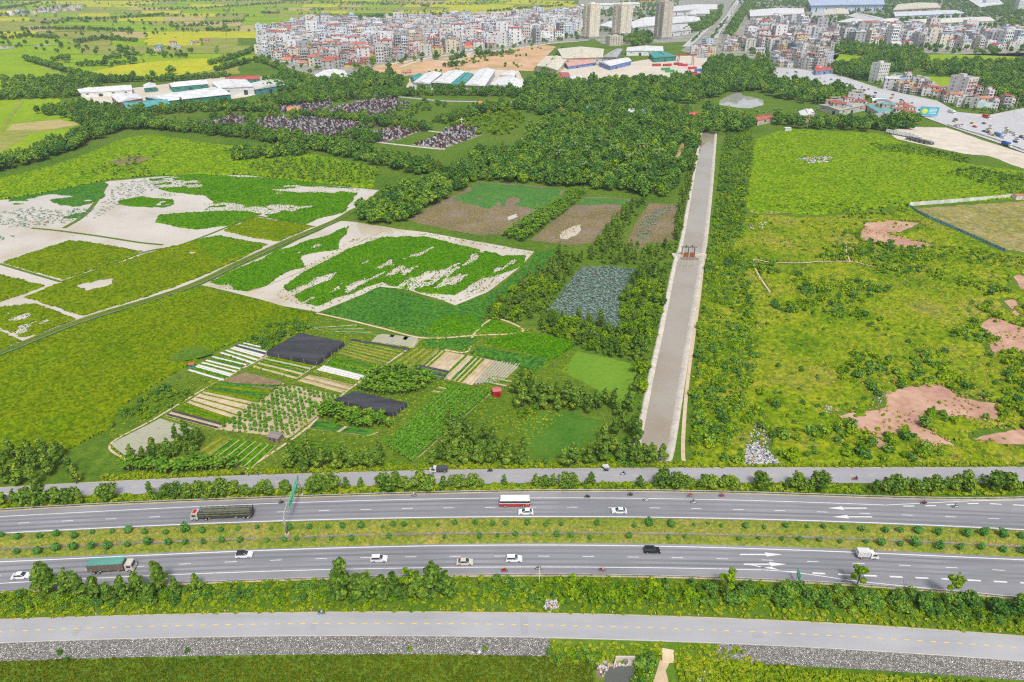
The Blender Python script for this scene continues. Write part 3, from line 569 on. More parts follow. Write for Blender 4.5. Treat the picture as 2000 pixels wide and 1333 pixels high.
# ---- land right of the canal
cover('meadow', [(1452,402),(1462,330),(1475,272),(1530,252),(1640,258),(1720,262),(1790,290),(1880,320),(2000,335),(2200,360),(2200,375),(2000,388),(1780,402),(1600,420),(1470,418)], 1.3, .9, .9, M['bright_grass'], 'bright yellow green meadow behind the white wall', 'meadow', None, 2, 23, big=18)
PATHS = []
for ln in ([(1504,572),(1480,536),(1472,508),(1500,513),(1560,515),(1600,512),(1660,512),(1690,518),(1712,523)], [(1660,512),(1653,492),(1652,476)], [(1454,416),(1500,415),(1560,413)], [(1384,440),(1380,470),(1376,505),(1366,580),(1357,644),(1343,747),(1336,827),(1334,900)]):
    L_ = smooth_line(GG(ln), 3); A_, B_ = offset(L_, .75), offset(L_, -.75); PATHS.append([tuple(p) for p in A_] + [tuple(p) for p in B_[::-1]])
def notbare(X, Y):
    k = np.ones(X.shape, bool)
    for p in PATHS: k &= ~inside(X, Y, p)
    for p in BARE: k &= ~inside(X + (fbm(X, Y, 9, 91, 5) - .5) * 15, Y + (fbm(X, Y, 9, 92, 5) - .5) * 15, GG(p))
    return k
BARE = [[(1676,470),(1686,437),(1740,430),(1798,436),(1792,444),(1740,458),(1775,468),(1822,480),(1792,487),(1712,478)],
        [(1632,814),(1690,806),(1722,796),(1734,765),(1790,752),(1835,748),(1874,776),(1947,789),(1946,822),(1853,818),(1846,800),(1802,802),(1797,827),(1830,850),(1862,872),(1814,872),(1765,853),(1702,848),(1660,831)],
        [(1914,637),(1937,619),(2000,640),(2100,660),(2100,720),(2000,692),(1958,680),(1947,710),(1930,672)],
        [(1900,858),(1972,839),(2100,830),(2100,872),(1950,868)], [(1700,862),(1718,856),(1742,870),(1735,880),(1708,876)],
        [(1975,540),(2000,530),(2100,535),(2100,575),(1995,565)], [(1960,588),(1978,585),(2000,612),(1988,624)]]
for k, p in enumerate(BARE):
    patch('bare_soil', [(a, b) for a, b in p], .03 + .004 * k, M['soil_pink'], 3, 2.5, 3 + k, label=['pink bare soil patch near the blue fence', 'large pink bare soil patch near the dump', 'pink bare slope beside the weeds', 'pale pink soil strip near the service road', 'small pink soil patch under the large one', 'orange soil patch by the reeds', 'short orange track on the slope'][k], cat='bare soil')
cover('weedy_land', [(1378,520),(1392,470),(1445,425),(1470,420),(1600,424),(1776,404),(1805,424),(1860,448),(1962,494),(2000,500),(2200,540),(2200,900),(2000,909),(1600,911),(1530,911),(1500,870),(1480,820),(1460,911),(1350,911),(1345,860),(1352,760),(1366,640)], 1.15, .8, .8, M['weeds'], 'weedy waste land with shrubs right beside the canal', 'waste land', notbare, 1.5, 24)
cover('dry_field', [(1782,407),(1900,398),(2000,393),(2200,385),(2200,530),(2000,494),(1962,489),(1862,444),(1808,420)], 1.6, .25, .25, M['dry_field'], 'dry olive field enclosed by the white wall and blue fence', 'field', None, 1, 25)
patch('pale_ground', [(1735,255),(1790,248),(1850,250),(1900,268),(1960,288),(2060,320),(2200,350),(2200,362),(2000,330),(1930,305),(1880,300),(1800,283),(1750,272)], .06, M['yard'], 6, 3, label='sandy parking ground for trucks beside the junction', cat='yard')
# ------------------------------------------------------------------ vegetation prototypes
def leaf_quads(r, P, Nrm, size, asp=1.0, jit=.35):
    n = len(P); t = r.normal(size=(n, 3)); Nrm = Nrm / (np.linalg.norm(Nrm, axis=1)[:, None] + 1e-9)
    t -= (t * Nrm).sum(1)[:, None] * Nrm; t /= np.linalg.norm(t, axis=1)[:, None] + 1e-9; b = np.cross(Nrm, t)
    s = size * (1 + r.uniform(-jit, jit, n))[:, None]; t = t * s * .5 * asp; b = b * s * .5 / asp
    k = r.uniform(.35, .9, (n, 1))
    V = np.stack([P - t - b * k, P + t * k - b, P + t + b * k, P - t * k + b], 1).reshape(-1, 3); Q = np.arange(4 * n).reshape(-1, 4)
    return V, Q
def blob_leaves(r, blobs, n, size, up=.5, asp=1.0, shell=.55):
    w = np.array([b[3] * b[4] + b[4] * b[5] + b[3] * b[5] for b in blobs]); w /= w.sum(); k = r.choice(len(blobs), n, p=w); B = np.array(blobs)[k]
    d = r.normal(size=(n, 3)); d /= np.linalg.norm(d, axis=1)[:, None]; rad = (shell + (1 - shell) * r.random(n) ** .6)[:, None]
    P = B[:, :3] + d * rad * B[:, 3:]; Nn = d + r.normal(size=(n, 3)) * .45 + np.array([0, 0, up])
    return leaf_quads(r, P, Nn, size, asp)
def stem_mesh(name, segs, k=6):
    mb = MB()
    for a, b, r0, r1 in segs: mb.tube(a, b, r0, r1, 0, k)
    return mb.mesh(name, M['trunk'], True)
PROTO = {}      # kind -> list of dict(trunk mesh, crown mesh, joined mesh)
def add_proto(kind, trunk, V, Q, mat, seed):
    r = np.random.default_rng(seed + 999); crown = npmesh(kind + '_crown', V, Q, M[mat], var=r.random(len(Q)))
    PROTO.setdefault(kind, []).append({'trunk': trunk, 'crown': crown})
def tree_proto(kind, h, w, n, leaf, mat, seed, base=.28, nb=7, slim=False, sparse=False, lean=.0):
    r = np.random.default_rng(seed); blobs = []; segs = []; top = np.array([r.normal() * .05 * h + lean * h, r.normal() * .04 * h, h * .93])
    segs.append(((0, 0, -.3), (top * .5).tolist(), .045 * h ** .8, .028 * h ** .8)); segs.append(((top * .5).tolist(), top.tolist(), .028 * h ** .8, .008 * h))
    for i in range(nb):
        z = h * (base + (.95 - base) * (i + .5) / nb); t = (z / h - base) / (1 - base)
        rr = w / 2 * (math.sin(math.pi * min(1, (t * .8 + .22))) if not slim else (1.05 - t * .75)); a = i * 2.4 + r.uniform(-.6, .6)
        rad = rr * r.uniform(.35, .85); c = np.array([math.cos(a) * rad, math.sin(a) * rad, z]) + top * [z / h, z / h, 0]
        s = rr * r.uniform(.5, .72) * (.75 if sparse else 1); blobs.append((*c, s, s, s * r.uniform(.6, .95)))
        if i < nb - 1: segs.append(((top * (z / h * .72)).tolist(), (c - [0, 0, s * .3]).tolist(), .016 * h ** .8, .004 * h))
    if not sparse: blobs.append((top[0] * .6, top[1] * .6, h * (base + .95) / 2, w * .27, w * .27, h * (.95 - base) * .45))
    V, Q = blob_leaves(r, blobs, n, leaf); add_proto(kind, stem_mesh(kind + '_trunk', segs, 5), V, Q, mat, seed)
for i in range(5): tree_proto('euc', [9, 8, 10, 7.5, 9.5][i], [4.2, 3.8, 4.6, 4.2, 3.4][i], 620, .62, 'leaf_euc', 20 + i, .22, 9, True)
for i in range(4): tree_proto('round', [7.5, 7, 8, 6.5][i], [6.5, 5.5, 6, 5][i], 800, .6, 'leaf_euc', 30 + i, .25, 9)
for i in range(5): tree_proto('broad', [9, 10, 8, 11, 9][i], [8.5, 9.5, 8, 9, 7][i], 760, .9, 'leaf_broad', 40 + i, .3, 15, False, True)
for i in range(3): tree_proto('light', [6, 7, 5.5][i], [6, 6.5, 5][i], 480, .8, 'leaf_light', 50 + i, .2, 8)
for i in range(2): tree_proto('sparse', [11, 10][i], [4.6, 5][i], 520, .55, 'leaf_light', 60 + i, .45, 9, False, True, .04)
def bush_proto(kind, h, w, n, leaf, mat, seed, nb=6, round_=False):
    r = np.random.default_rng(seed); blobs = [(0, 0, h * .52, w * .42, w * .42, h * .45)]; segs = [((0, 0, -.2), (0, 0, h * .5), .05 * h, .02 * h)]
    for i in range(0 if round_ else nb):
        a = r.uniform(0, 6.28); d = w * r.uniform(.15, .38); s = w * r.uniform(.14, .26); z = h * r.uniform(.35, .8)
        blobs.append((math.cos(a) * d, math.sin(a) * d, z, s, s, s * .85)); segs.append(((0, 0, h * .2), (math.cos(a) * d, math.sin(a) * d, z), .03 * h, .01 * h))
    V, Q = blob_leaves(r, blobs, n, leaf, .6); V[:, 2] = np.maximum(V[:, 2], .02); add_proto(kind, stem_mesh(kind + '_stem', segs, 4), V, Q, mat, seed)
for i in range(4): bush_proto('bush', [2.2, 2.8, 1.8, 3.2][i], [3.2, 3.4, 2.8, 3.6][i], 330, .42, ['leaf_light', 'leaf_broad', 'leaf_light', 'leaf_broad'][i], 70 + i)
for i in range(3): bush_proto('shrub', [1.7, 1.5, 1.9][i], [1.7, 1.6, 1.8][i], 300, .26, 'leaf_shrub', 80 + i, 5)
for i in range(2): bush_proto('orchard', [1.7, 1.5][i], [1.5, 1.35][i], 150, .36, 'leaf_crop', 84 + i, 4)
for i in range(3): bush_proto('creep', [.7, .6, .8][i], [1.7, 1.5, 1.8][i], 110, .3, 'leaf_creep', 98 + i, 4)
for i in range(3): bush_proto('dry', [.6, .75, .5][i], [1.0, .9, 1.2][i], 60, .3, 'leaf_dry', 150 + i, 3)
for i in range(3): bush_proto('weed', [.9, 1.1, .8][i], [1.9, 1.5, 2.1][i], 90, .42, 'leaf_weed', 90 + i, 4)
for i in range(3): bush_proto('wshrub', [1.7, 2.3, 2.0][i], [2.6, 2.8, 3.2][i], 200, .5, ['leaf_light', 'leaf_broad', 'leaf_light'][i], 95 + i, 5)
def banana_proto(seed, h=3.4):
    r = np.random.default_rng(seed); V = []; Q = []
    for k in range(11):
        a = k * 2.4 + r.uniform(-.3, .3); L = h * r.uniform(.55, .75); el = r.uniform(.5, 1.25); d = np.array([math.cos(a), math.sin(a)]); sd = np.array([-d[1], d[0]]); p0 = np.array([0, 0, h * r.uniform(.5, .62)]); w = .3 * r.uniform(.8, 1.2); n0 = len(V); seg = 4
        for s in range(seg + 1):
            t = s / seg; rr = L * t; z = p0[2] + math.sin(el) * rr - .5 * rr * rr / L * 1.1; ww = w * math.sin(math.pi * (.12 + .85 * t)) + .03
            c = np.array([d[0] * rr * math.cos(el), d[1] * rr * math.cos(el)])
            for e in (-1, 0, 1): V.append((c[0] + sd[0] * ww * e, c[1] + sd[1] * ww * e, z - abs(e) * ww * .35))
        for s in range(seg):
            for e in (0, 1): b = n0 + s * 3 + e; Q.append((b, b + 1, b + 4, b + 3))
    add_proto('banana', stem_mesh('banana_stem', [((0, 0, -.1), (0, 0, h * .6), .16, .1)], 6), np.array(V), np.array(Q), 'leaf_banana', seed)
for i in range(3): banana_proto(100 + i, [3.4, 3.9, 3.0][i])
def palm_proto(seed, h=9):
    r = np.random.default_rng(seed); V = []; Q = []
    for k in range(18):
        a = k * 2.4; L = 3.2 * r.uniform(.85, 1.1); el = r.uniform(-.2, 1.2); d = np.array([math.cos(a), math.sin(a)]); sd = np.array([-d[1], d[0]]); n0 = len(V); seg = 5
        for s in range(seg + 1):
            t = s / seg; rr = L * t; z = h + math.sin(el) * rr - .28 * rr * rr * .6; ww = .5 * math.sin(math.pi * (.1 + .85 * t))
            for e in (-1, 0, 1): V.append((d[0] * rr * math.cos(el * .6) + sd[0] * ww * e, d[1] * rr * math.cos(el * .6) + sd[1] * ww * e, z - abs(e) * ww * .6))
        for s in range(seg):
            for e in (0, 1): b = n0 + s * 3 + e; Q.append((b, b + 1, b + 4, b + 3))
    add_proto('palm', stem_mesh('palm_stem', [((0, 0, -.2), (.1, 0, h * .5), .22, .17), ((.1, 0, h * .5), (0, 0, h), .17, .14)], 6), np.array(V), np.array(Q), 'leaf_palm', seed)
palm_proto(110, 9); palm_proto(111, 8)
def bare_proto(seed, h):
    r = np.random.default_rng(seed); segs = []
    def grow(p, d, L, rad, lv):
        e = p + d * L; segs.append((p.tolist(), e.tolist(), rad, rad * .6))
        if lv:
            for k in range(3 if lv > 1 else 4):
                nd = d + r.normal(size=3) * .5 + [0, 0, .1]; nd /= np.linalg.norm(nd); grow(p + d * L * r.uniform(.6, 1), nd, L * r.uniform(.55, .8), rad * .55, lv - 1)
    grow(np.array([0, 0, -.2]), np.array([.08, 0, 1.]), h * .42, .09, 3); P = np.array([s[1] for s in segs[-60:]]); V, Q = leaf_quads(r, P[::4], r.normal(size=(len(P[::4]), 3)), .22)
    add_proto('bare', stem_mesh('bare_trunk', segs, 4), V, Q, 'leaf_light', seed)
bare_proto(115, 6); bare_proto(116, 5)
# water-lily pads and floating leaves
def pad_proto(seed):
    r = np.random.default_rng(seed); P = np.column_stack([r.uniform(-1.1, 1.1, 7), r.uniform(-1.1, 1.1, 7), r.uniform(.1, .7, 7)]); N_ = r.normal(size=(7, 3)) * .35 + [0, 0, 1]
    V, Q = leaf_quads(r, P, N_, .75); add_proto('pad', stem_mesh('pad_stem', [((P[0][0], P[0][1], 0), P[0].tolist(), .02, .02)], 3), V, Q, 'leaf_pad', seed)
for i in range(3): pad_proto(120 + i)

PCOL = bpy.data.collections.new('plant_prototypes')      # not linked to the scene: only instanced
def proto_collection(kind):
    c = bpy.data.collections.new('proto_' + kind)
    for i, p in enumerate(PROTO[kind]):
        t, cr = p['trunk'], p['crown']; me = bpy.data.meshes.new('%s_joined' % kind)
        nv = len(t.vertices); vt = np.zeros(nv * 3, np.float32); t.vertices.foreach_get('co', vt); vc = np.zeros(len(cr.vertices) * 3, np.float32); cr.vertices.foreach_get('co', vc)
        V = np.concatenate([vt, vc]).reshape(-1, 3); ft = [tuple(f.vertices) for f in t.polygons]; lc = np.zeros(len(cr.loops), np.int32); cr.loops.foreach_get('vertex_index', lc)
        fc = (lc.reshape(-1, 4) + nv).tolist(); me.from_pydata(V.tolist(), [], ft + fc); me.materials.append(t.materials[0]); me.materials.append(cr.materials[0])
        me.polygons.foreach_set('material_index', [0] * len(ft) + [1] * len(fc)); at = me.attributes.new('var', 'FLOAT', 'FACE'); at.data.foreach_set('value', np.random.default_rng(i).random(len(ft) + len(fc)).astype(np.float32)); me.update()
        o = bpy.data.objects.new('%s_%02d' % (kind, i), me); c.objects.link(o)
    return c
PC = {}
def inst_group(coll):
    g = bpy.data.node_groups.new('scatter_' + coll.name, 'GeometryNodeTree'); g.interface.new_socket('Geometry', in_out='INPUT', socket_type='NodeSocketGeometry'); g.interface.new_socket('Geometry', in_out='OUTPUT', socket_type='NodeSocketGeometry')
    N, L = g.nodes, g.links; i = N.new('NodeGroupInput'); o = N.new('NodeGroupOutput'); ip = N.new('GeometryNodeInstanceOnPoints'); ci = N.new('GeometryNodeCollectionInfo')
    ci.inputs['Collection'].default_value = coll; ci.inputs['Separate Children'].default_value = True; ci.inputs['Reset Children'].default_value = True; ip.inputs['Pick Instance'].default_value = True
    def attr(nm, ty):
        a = N.new('GeometryNodeInputNamedAttribute'); a.data_type = ty; a.inputs['Name'].default_value = nm; return a.outputs['Attribute']
    L.new(i.outputs[0], ip.inputs['Points']); L.new(ci.outputs[0], ip.inputs['Instance']); L.new(attr('idx', 'INT'), ip.inputs['Instance Index']); L.new(attr('rot', 'FLOAT_VECTOR'), ip.inputs['Rotation']); L.new(attr('scl', 'FLOAT_VECTOR'), ip.inputs['Scale']); L.new(ip.outputs[0], o.inputs[0])
    return g
def scatter_obj(name, coll, ncoll, P, rot, scl, label, cat):
    """one 'stuff' object: plants instanced on points"""
    P = np.asarray(P, np.float32)
    if not len(P): return None
    if coll.name not in PC: PC[coll.name] = inst_group(coll)
    me = bpy.data.meshes.new(name); me.vertices.add(len(P)); me.vertices.foreach_set('co', P.ravel())
    a = me.attributes.new('idx', 'INT', 'POINT'); a.data.foreach_set('value', RNG.integers(0, ncoll, len(P)).astype(np.int32))
    R = np.zeros((len(P), 3), np.float32); R[:, 2] = rot; a = me.attributes.new('rot', 'FLOAT_VECTOR', 'POINT'); a.data.foreach_set('vector', R.ravel())
    a = me.attributes.new('scl', 'FLOAT_VECTOR', 'POINT'); a.data.foreach_set('vector', np.asarray(scl, np.float32).ravel())
    o = obj(name, me); md = o.modifiers.new('scatter', 'NODES'); md.node_group = PC[coll.name]; tag(o, label, cat, None, 'stuff'); return o
KC = {}
def scatter(name, kind, P, label, cat, smin=.8, smax=1.2, flat=1.0):
    if kind not in KC: KC[kind] = proto_collection(kind)
    n = len(P)
    if n == 0: return
    s = RNG.uniform(smin, smax, n); scl = np.column_stack([s, s, s * RNG.uniform(.85, 1.15, n) * flat]); P = np.asarray(P)
    if P.shape[1] == 2: P = np.column_stack([P, np.zeros(n)])
    return scatter_obj(name, KC[kind], len(PROTO[kind]), P, RNG.uniform(0, 6.28, n), scl, label, cat)
def plant(name, kind, x, y, s, label, cat, group=None, z=0.0, crown_name='crown', trunk_name='trunk', sz=None, k=None, rz=None):
    p = random.choice(PROTO[kind]) if k is None else PROTO[kind][k]
    e = empty(name, (x, y, z), random.uniform(0, 6.28) if rz is None else rz); e.scale = (s, s, sz or s * random.uniform(.88, 1.12)); tag(e, label, cat, group)
    obj(trunk_name, p['trunk'], e); obj(crown_name, p['crown'], e); return e
def pts_in(poly, spacing, seed=0, jit=.45, px=True, mask=None, z=0):
    P = GG(poly, z) if px else poly; r = np.random.default_rng(seed); xs = [p[0] for p in P]; ys = [p[1] for p in P]
    X, Y = np.meshgrid(np.arange(min(xs), max(xs) + spacing, spacing), np.arange(min(ys), max(ys) + spacing, spacing)); X = (X + r.uniform(-jit, jit, X.shape) * spacing).ravel(); Y = (Y + r.uniform(-jit, jit, Y.shape) * spacing).ravel()
    k = inside(X, Y, P)
    if mask is not None: k &= mask(X, Y)
    return np.column_stack([X[k], Y[k]])
def pts_line(pts, spacing, seed=0, jit=.3, px=True):
    r = np.random.default_rng(seed); L = smooth_line(GG(pts) if px else pts, 1.0); s = np.concatenate([[0], np.cumsum(np.linalg.norm(np.diff(L, axis=0), axis=1))]); t = np.arange(spacing / 2, s[-1], spacing); t = t + r.uniform(-jit, jit, len(t)) * spacing
    return np.column_stack([np.interp(t, s, L[:, 0]), np.interp(t, s, L[:, 1])]) + r.normal(size=(len(t), 2)) * spacing * .12
SZ = lambda s, lo, hi: 'small' if s < lo else 'large' if s > hi else 'middle-sized'
cnear = lambda P: P[np.argsort((P ** 2).sum(1))]

# ------------------------------------------------------------------ vegetation placed
# median shrubs: two uneven rows
TOPROW = [(5,1047),(38,1052),(78,1050),(112,1046),(147,1050),(182,1042),(220,1041),(252,1040),(285,1042),(325,1042),(363,1038),(397,1040),(432,1038),(466,1036),(503,1032),(530,1034),(567,1033),(605,1032),(640,1031),(670,1030),(706,1030),(748,1030),(768,1026),(790,1027),(818,1028),(855,1027),(889,1024),(928,1024),(962,1026),(988,1024),(1030,1025),(1067,1026),(1096,1026),(1166,1025),(1239,1029),(1268,1026),(1310,1027),(1355,1027),(1383,1024),(1408,1029),(1455,1030),(1492,1031),(1534,1030),(1576,1031),(1607,1031),(1645,1033),(1681,1036),(1727,1038),(1757,1038),(1790,1040),(1830,1043),(1886,1047),(1918,1045),(1957,1048),(1993,1050)]
BOTROW = [(35,1081),(75,1079),(112,1074),(145,1072),(180,1071),(212,1071),(250,1067),(290,1062),(330,1062),(362,1062),(398,1061),(434,1059),(470,1058),(522,1057),(556,1058),(580,1055),(614,1055),(647,1054),(687,1054),(760,1050),(868,1050),(937,1050),(972,1048),(1007,1046),(1045,1046),(1088,1047),(1114,1048),(1152,1052),(1228,1050),(1305,1050),(1337,1050),(1444,1054),(1482,1053),(1526,1055),(1560,1055),(1600,1057),(1640,1060),(1690,1060),(1720,1064),(1757,1065),(1785,1065),(1833,1071),(1873,1072),(1915,1072),(1957,1077),(1995,1079)]
r = random.Random(3)
for row, lb in ((TOPROW, 'rounded dark green shrub in the median row beside the overhead-sign carriageway'), (BOTROW, 'rounded dark green shrub in the median row beside the exit-lane carriageway')):
    for (a, b) in row:
        x, y = G(a, b + 2); big = a > 1650 or a < 420 or a in (522, 1268, 1310, 567, 706)
        plant('median_shrub', 'shrub', x, y, r.uniform(.8, 1.4) * (1.15 if big else .85), lb, 'shrub', 'round shrubs planted along the median', .15, 'foliage', 'stem')
# trees in the verge between highway and northern service road
VT = [(5,985,1.0),(30,985,.9),(52,984,1),(80,984,1.15),(112,983,1.05),(135,983,1.1),(160,982,.9),(212,978,1.15),(300,974,.85),(325,972,.95),(345,972,1),(368,971,1.0),(390,970,.95),(412,970,1),(435,969,1.05),(458,968,1),(480,968,.95),(518,966,1.05),(560,963,1),(612,960,.95),(628,960,1.2),(645,959,1.15),(675,958,.8),(705,954,.8),(748,957,.95),(770,958,1.3),(790,957,1.05),(822,957,1.15),(840,956,1.25),(865,956,.9),(895,953,.95),(925,952,.95),(985,951,.75),(1045,953,.9),(1062,952,1.0),(1080,952,.85),(1105,951,1),(1125,951,.85),(1152,950,.85),(1250,952,.9),(1292,952,1.15),(1318,952,.95),(1340,953,.95),(1372,954,1.0),(1390,954,1.05),(1410,954,1.05),(1428,954,.95),(1485,954,1.2),(1535,956,.8),(1557,956,1.15),(1582,957,.9),(1600,957,1.2),(1705,962,.9),(1725,962,1.15),(1745,961,1.1),(1765,961,.9),(1785,961,1.0),(1805,960,1.1),(1822,960,1.05),(1845,958,.9),(1862,957,1.05),(1882,956,1.2),(1935,957,1.3),(1962,957,1.35),(1998,958,.8)]
LEAN = {'s': 'small', 'm': 'middle-sized', 'b': 'tall broad'}
for (a, b, s) in VT:
    x, y = G(a, b); k = 'b' if s >= 1.15 else 'm' if s >= .95 else 's'
    plant('verge_tree', 'round' if s > .94 else 'euc', x, y, s * (.8 if s > .94 else .74), '%s bushy tree in the verge between highway and northern service road' % LEAN[k], 'tree', '%s verge trees' % LEAN[k])
# low hedge in that verge and the mass of bushes in the southern verge
band = lambda fa, fb, lo, hi, n, seed: (lambda r: np.array([G(x, float(fa(x) + (fb(x) - fa(x)) * t)) for x, t in zip(r.uniform(X0, X1, n), r.uniform(lo, hi, n))]))(np.random.default_rng(seed))
scatter('verge_hedge', 'weed', band(ROAD_N_BOT, NB_TOP, .15, .72, 1500, 1), 'low green ground cover under the verge trees', 'undergrowth', .6, 1.1)
scatter('verge_hedge', 'bush', band(ROAD_N_BOT, NB_TOP, .3, .7, 150, 2), 'low bushes filling the verge between highway and service road', 'undergrowth', .3, .5)
f_hi, f_lo = SB_BOT, ROAD_S_TOP
scatter('verge_bush_mass', 'bush', band(f_hi, f_lo, .16, .72, 700, 3), 'dense green bushes overgrowing the southern verge', 'bushes', .4, .78)
scatter('verge_bush_mass', 'weed', band(f_hi, f_lo, .08, .97, 2600, 4), 'low weeds along the southern verge', 'weeds', .35, .8)
wb = lambda xs0, xs1, n, seed: np.array([G(x, float(f_hi(x) + (f_lo(x) - f_hi(x)) * t)) for x, t in zip(np.random.default_rng(seed).uniform(xs0, xs1, n), np.random.default_rng(seed + 1).uniform(.25, .62, n))])
scatter('verge_bush_mass', 'light', wb(1050, 1420, 26, 8), 'leafy bushes in the southern verge beside the utility pole', 'bushes', .45, .65)
scatter('verge_bush_mass', 'broad', wb(1330, 2150, 70, 10), 'dark thicket in the southern verge beside the exit lane', 'thicket', .32, .48)
ST = [(85,1160,1.0),(110,1158,1.15),(135,1165,.9),(165,1168,.95),(190,1172,.85),(215,1175,.8),(250,1170,.8),(275,1156,.85),(320,1150,1.1),(300,1172,.8),(345,1160,.7),(655,1168,.95),(675,1165,1.15),(698,1166,1.15),(722,1166,1.1),(745,1166,1.05),(768,1166,.95),(815,1166,1.05),(845,1165,1.2),(868,1166,1.15),(385,1152,.6)]
for (a, b, s) in ST:
    x, y = G(a, b); plant('roadside_tree', 'euc', x, y, s * 1.1, 'slender eucalyptus in the southern verge %s' % ('beside the green-roofed truck' if a < 400 else 'beside the white cars'), 'tree', 'eucalyptus beside the green-roofed truck' if a < 400 else 'eucalyptus beside the white cars')
for k, (a, b, s, lb) in enumerate([(1415,1165,.95,'tall thin-crowned tree above the thicket, beside the road arrows'), (1672,1150,.8,'leafy tree next to a bare one beside the exit lane'), (1850,1172,.85,'forked tree above the thicket at the end of the exit lane'), (795,1158,.82,'broad-leaved young tree among the eucalyptus row')]):
    x, y = G(a, b); plant('tall_tree', 'sparse', x, y, s, lb, 'tree', None, 0, k=k % 2)
for k, (a, b, lb) in enumerate([(1640,1146,'almost bare thin tree beside the small van'), (1760,1166,'leafless small tree beside the exit lane dashes')]):
    x, y = G(a, b); plant('bare_tree', 'bare', x, y, 1.1, lb, 'tree', None, 0, 'leaves', k=k)
# creeping water plants on the low ground in front
def low_pts(poly, sp, seed): p = pts_in(poly, sp, seed, z=LOW); return np.column_stack([p, np.full(len(p), LOW)])
scatter('creeping_plants', 'creep', low_pts([(-60,1292),(500,1284),(820,1277),(1060,1266),(1130,1275),(1165,1300),(1160,1345),(-60,1345)], .8, 5), 'dark creeping plants covering the ditch below the stone bank', 'creeping plants', .45, .75, .7)
scatter('creeping_plants', 'weed', low_pts([(1322,1258),(1400,1268),(1500,1300),(1640,1315),(2080,1345),(1330,1345),(1320,1300)], .85, 6), 'green creeping plants beyond the dirt track', 'creeping plants', .5, .85)
scatter('bank_bushes', 'bush', low_pts([(1060,1272),(1140,1262),(1195,1275),(1150,1295),(1090,1300)], 1.5, 7), 'bushes at the foot of the stone bank near the pond', 'bushes', .5, .8)
scatter('bank_bushes', 'bush', low_pts([(1238,1268),(1288,1275),(1280,1300),(1262,1345),(1232,1345),(1245,1310)], 1.5, 8), 'tall bushes between the small pond and the track', 'bushes', .6, 1.0)
for a, b, s in ((118,1276,.5),(367,1272,.45),(757,1262,.4),(800,1268,.55),(946,1268,.45),(130,1288,.4)):
    x, y = G(a, b, -1.6); plant('bank_bush', 'bush', x, y, s, 'small green bush growing in the stone bank', 'bush', 'bushes in the stone bank', -1.9, 'foliage', 'stem')
# plants on the waste land
weed_poly = [(1350,905),(1350,760),(1370,620),(1385,490),(1450,425),(1600,426),(1770,410),(1860,452),(1962,498),(2150,545),(2150,905),(1540,905),(1495,850),(1470,905)]
scatter('waste_land_weeds', 'weed', pts_in(weed_poly, 2.6, 11, mask=lambda X, Y: notbare(X, Y) & (fbm(X, Y, 22, 5) > .42)), 'tufts of yellow green weeds on the waste land', 'weeds', .5, 1.2, .7)
edge_poly = [(1352,905),(1352,740),(1370,600),(1384,490),(1400,400),(1410,300),(1420,250),(1468,255),(1470,300),(1458,400),(1450,500),(1470,600),(1480,700),(1450,800),(1452,905)]
P = pts_in(edge_poly, 2.7, 12, mask=lambda X, Y: fbm(X, Y, 25, 8) > .27)
scatter('canal_side_thicket', 'wshrub', P[::2], 'thicket of green bushes along the canal path', 'thicket', .6, 1.3); scatter('canal_side_thicket', 'bush', P[1::2], 'lighter bushes along the canal path', 'thicket', .55, 1.05)
P = cnear(pts_in(weed_poly, 3.9, 13, mask=lambda X, Y: notbare(X, Y) & (fbm(X, Y, 26, 6, 4) > .57 - .1 * (X < 75))))
for k, (x, y) in enumerate(P[:150]):
    s = random.uniform(.6, 1.5); z = SZ(s, .9, 1.2)
    plant('waste_land_shrub', random.choice(['wshrub', 'bush']), x, y, s, '%s green shrub among the weeds of the waste land' % z, 'shrub', '%s shrubs on the waste land' % z, .2, 'foliage', 'stem')
scatter('waste_land_shrubs', 'wshrub', P[150:], 'shrubs on the far side of the waste land', 'shrubs', .8, 1.5)
scatter('bare_patch_tufts', 'weed', np.concatenate([pts_in(b, 6, 14 + i, mask=lambda X, Y: fbm(X, Y, 14, 9) > .58) for i, b in enumerate(BARE)]), 'weed tufts on the pink bare soil', 'weeds', .5, 1.1)
scatter('fence_thicket', 'wshrub', pts_in([(1690,498),(1800,480),(1900,488),(1990,505),(2150,540),(2150,560),(1990,530),(1850,510),(1720,515)], 3.2, 15), 'dark thicket below the blue fence', 'thicket', .6, 1.0)
scatter('meadow_thicket', 'wshrub', pts_in([(1840,340),(1900,330),(2000,345),(2150,375),(2150,383),(1990,385),(1920,360)], 4, 16), 'bushy corner of the bright meadow', 'thicket', .8, 1.4)
scatter('meadow_thicket', 'wshrub', pts_in([(1700,282),(1790,288),(1860,300),(1900,312),(1890,322),(1800,306),(1720,296)], 4, 17), 'bushes along the truck yard', 'thicket', .7, 1.2)
scatter('meadow_thicket', 'wshrub', pts_in([(1450,404),(1560,402),(1700,398),(1775,396),(1775,404),(1600,418),(1480,410)], 4, 18, mask=lambda X, Y: fbm(X, Y, 20, 4) > .45), 'bushes along the near edge of the meadow', 'thicket', .5, 1.0)
scatter('meadow_tufts', 'weed', pts_in([(1470,395),(1480,275),(1540,258),(1720,268),(1880,322),(2000,340),(2000,382),(1600,415)], 5, 19), 'tufts in the bright meadow', 'weeds', .8, 1.5, .8)
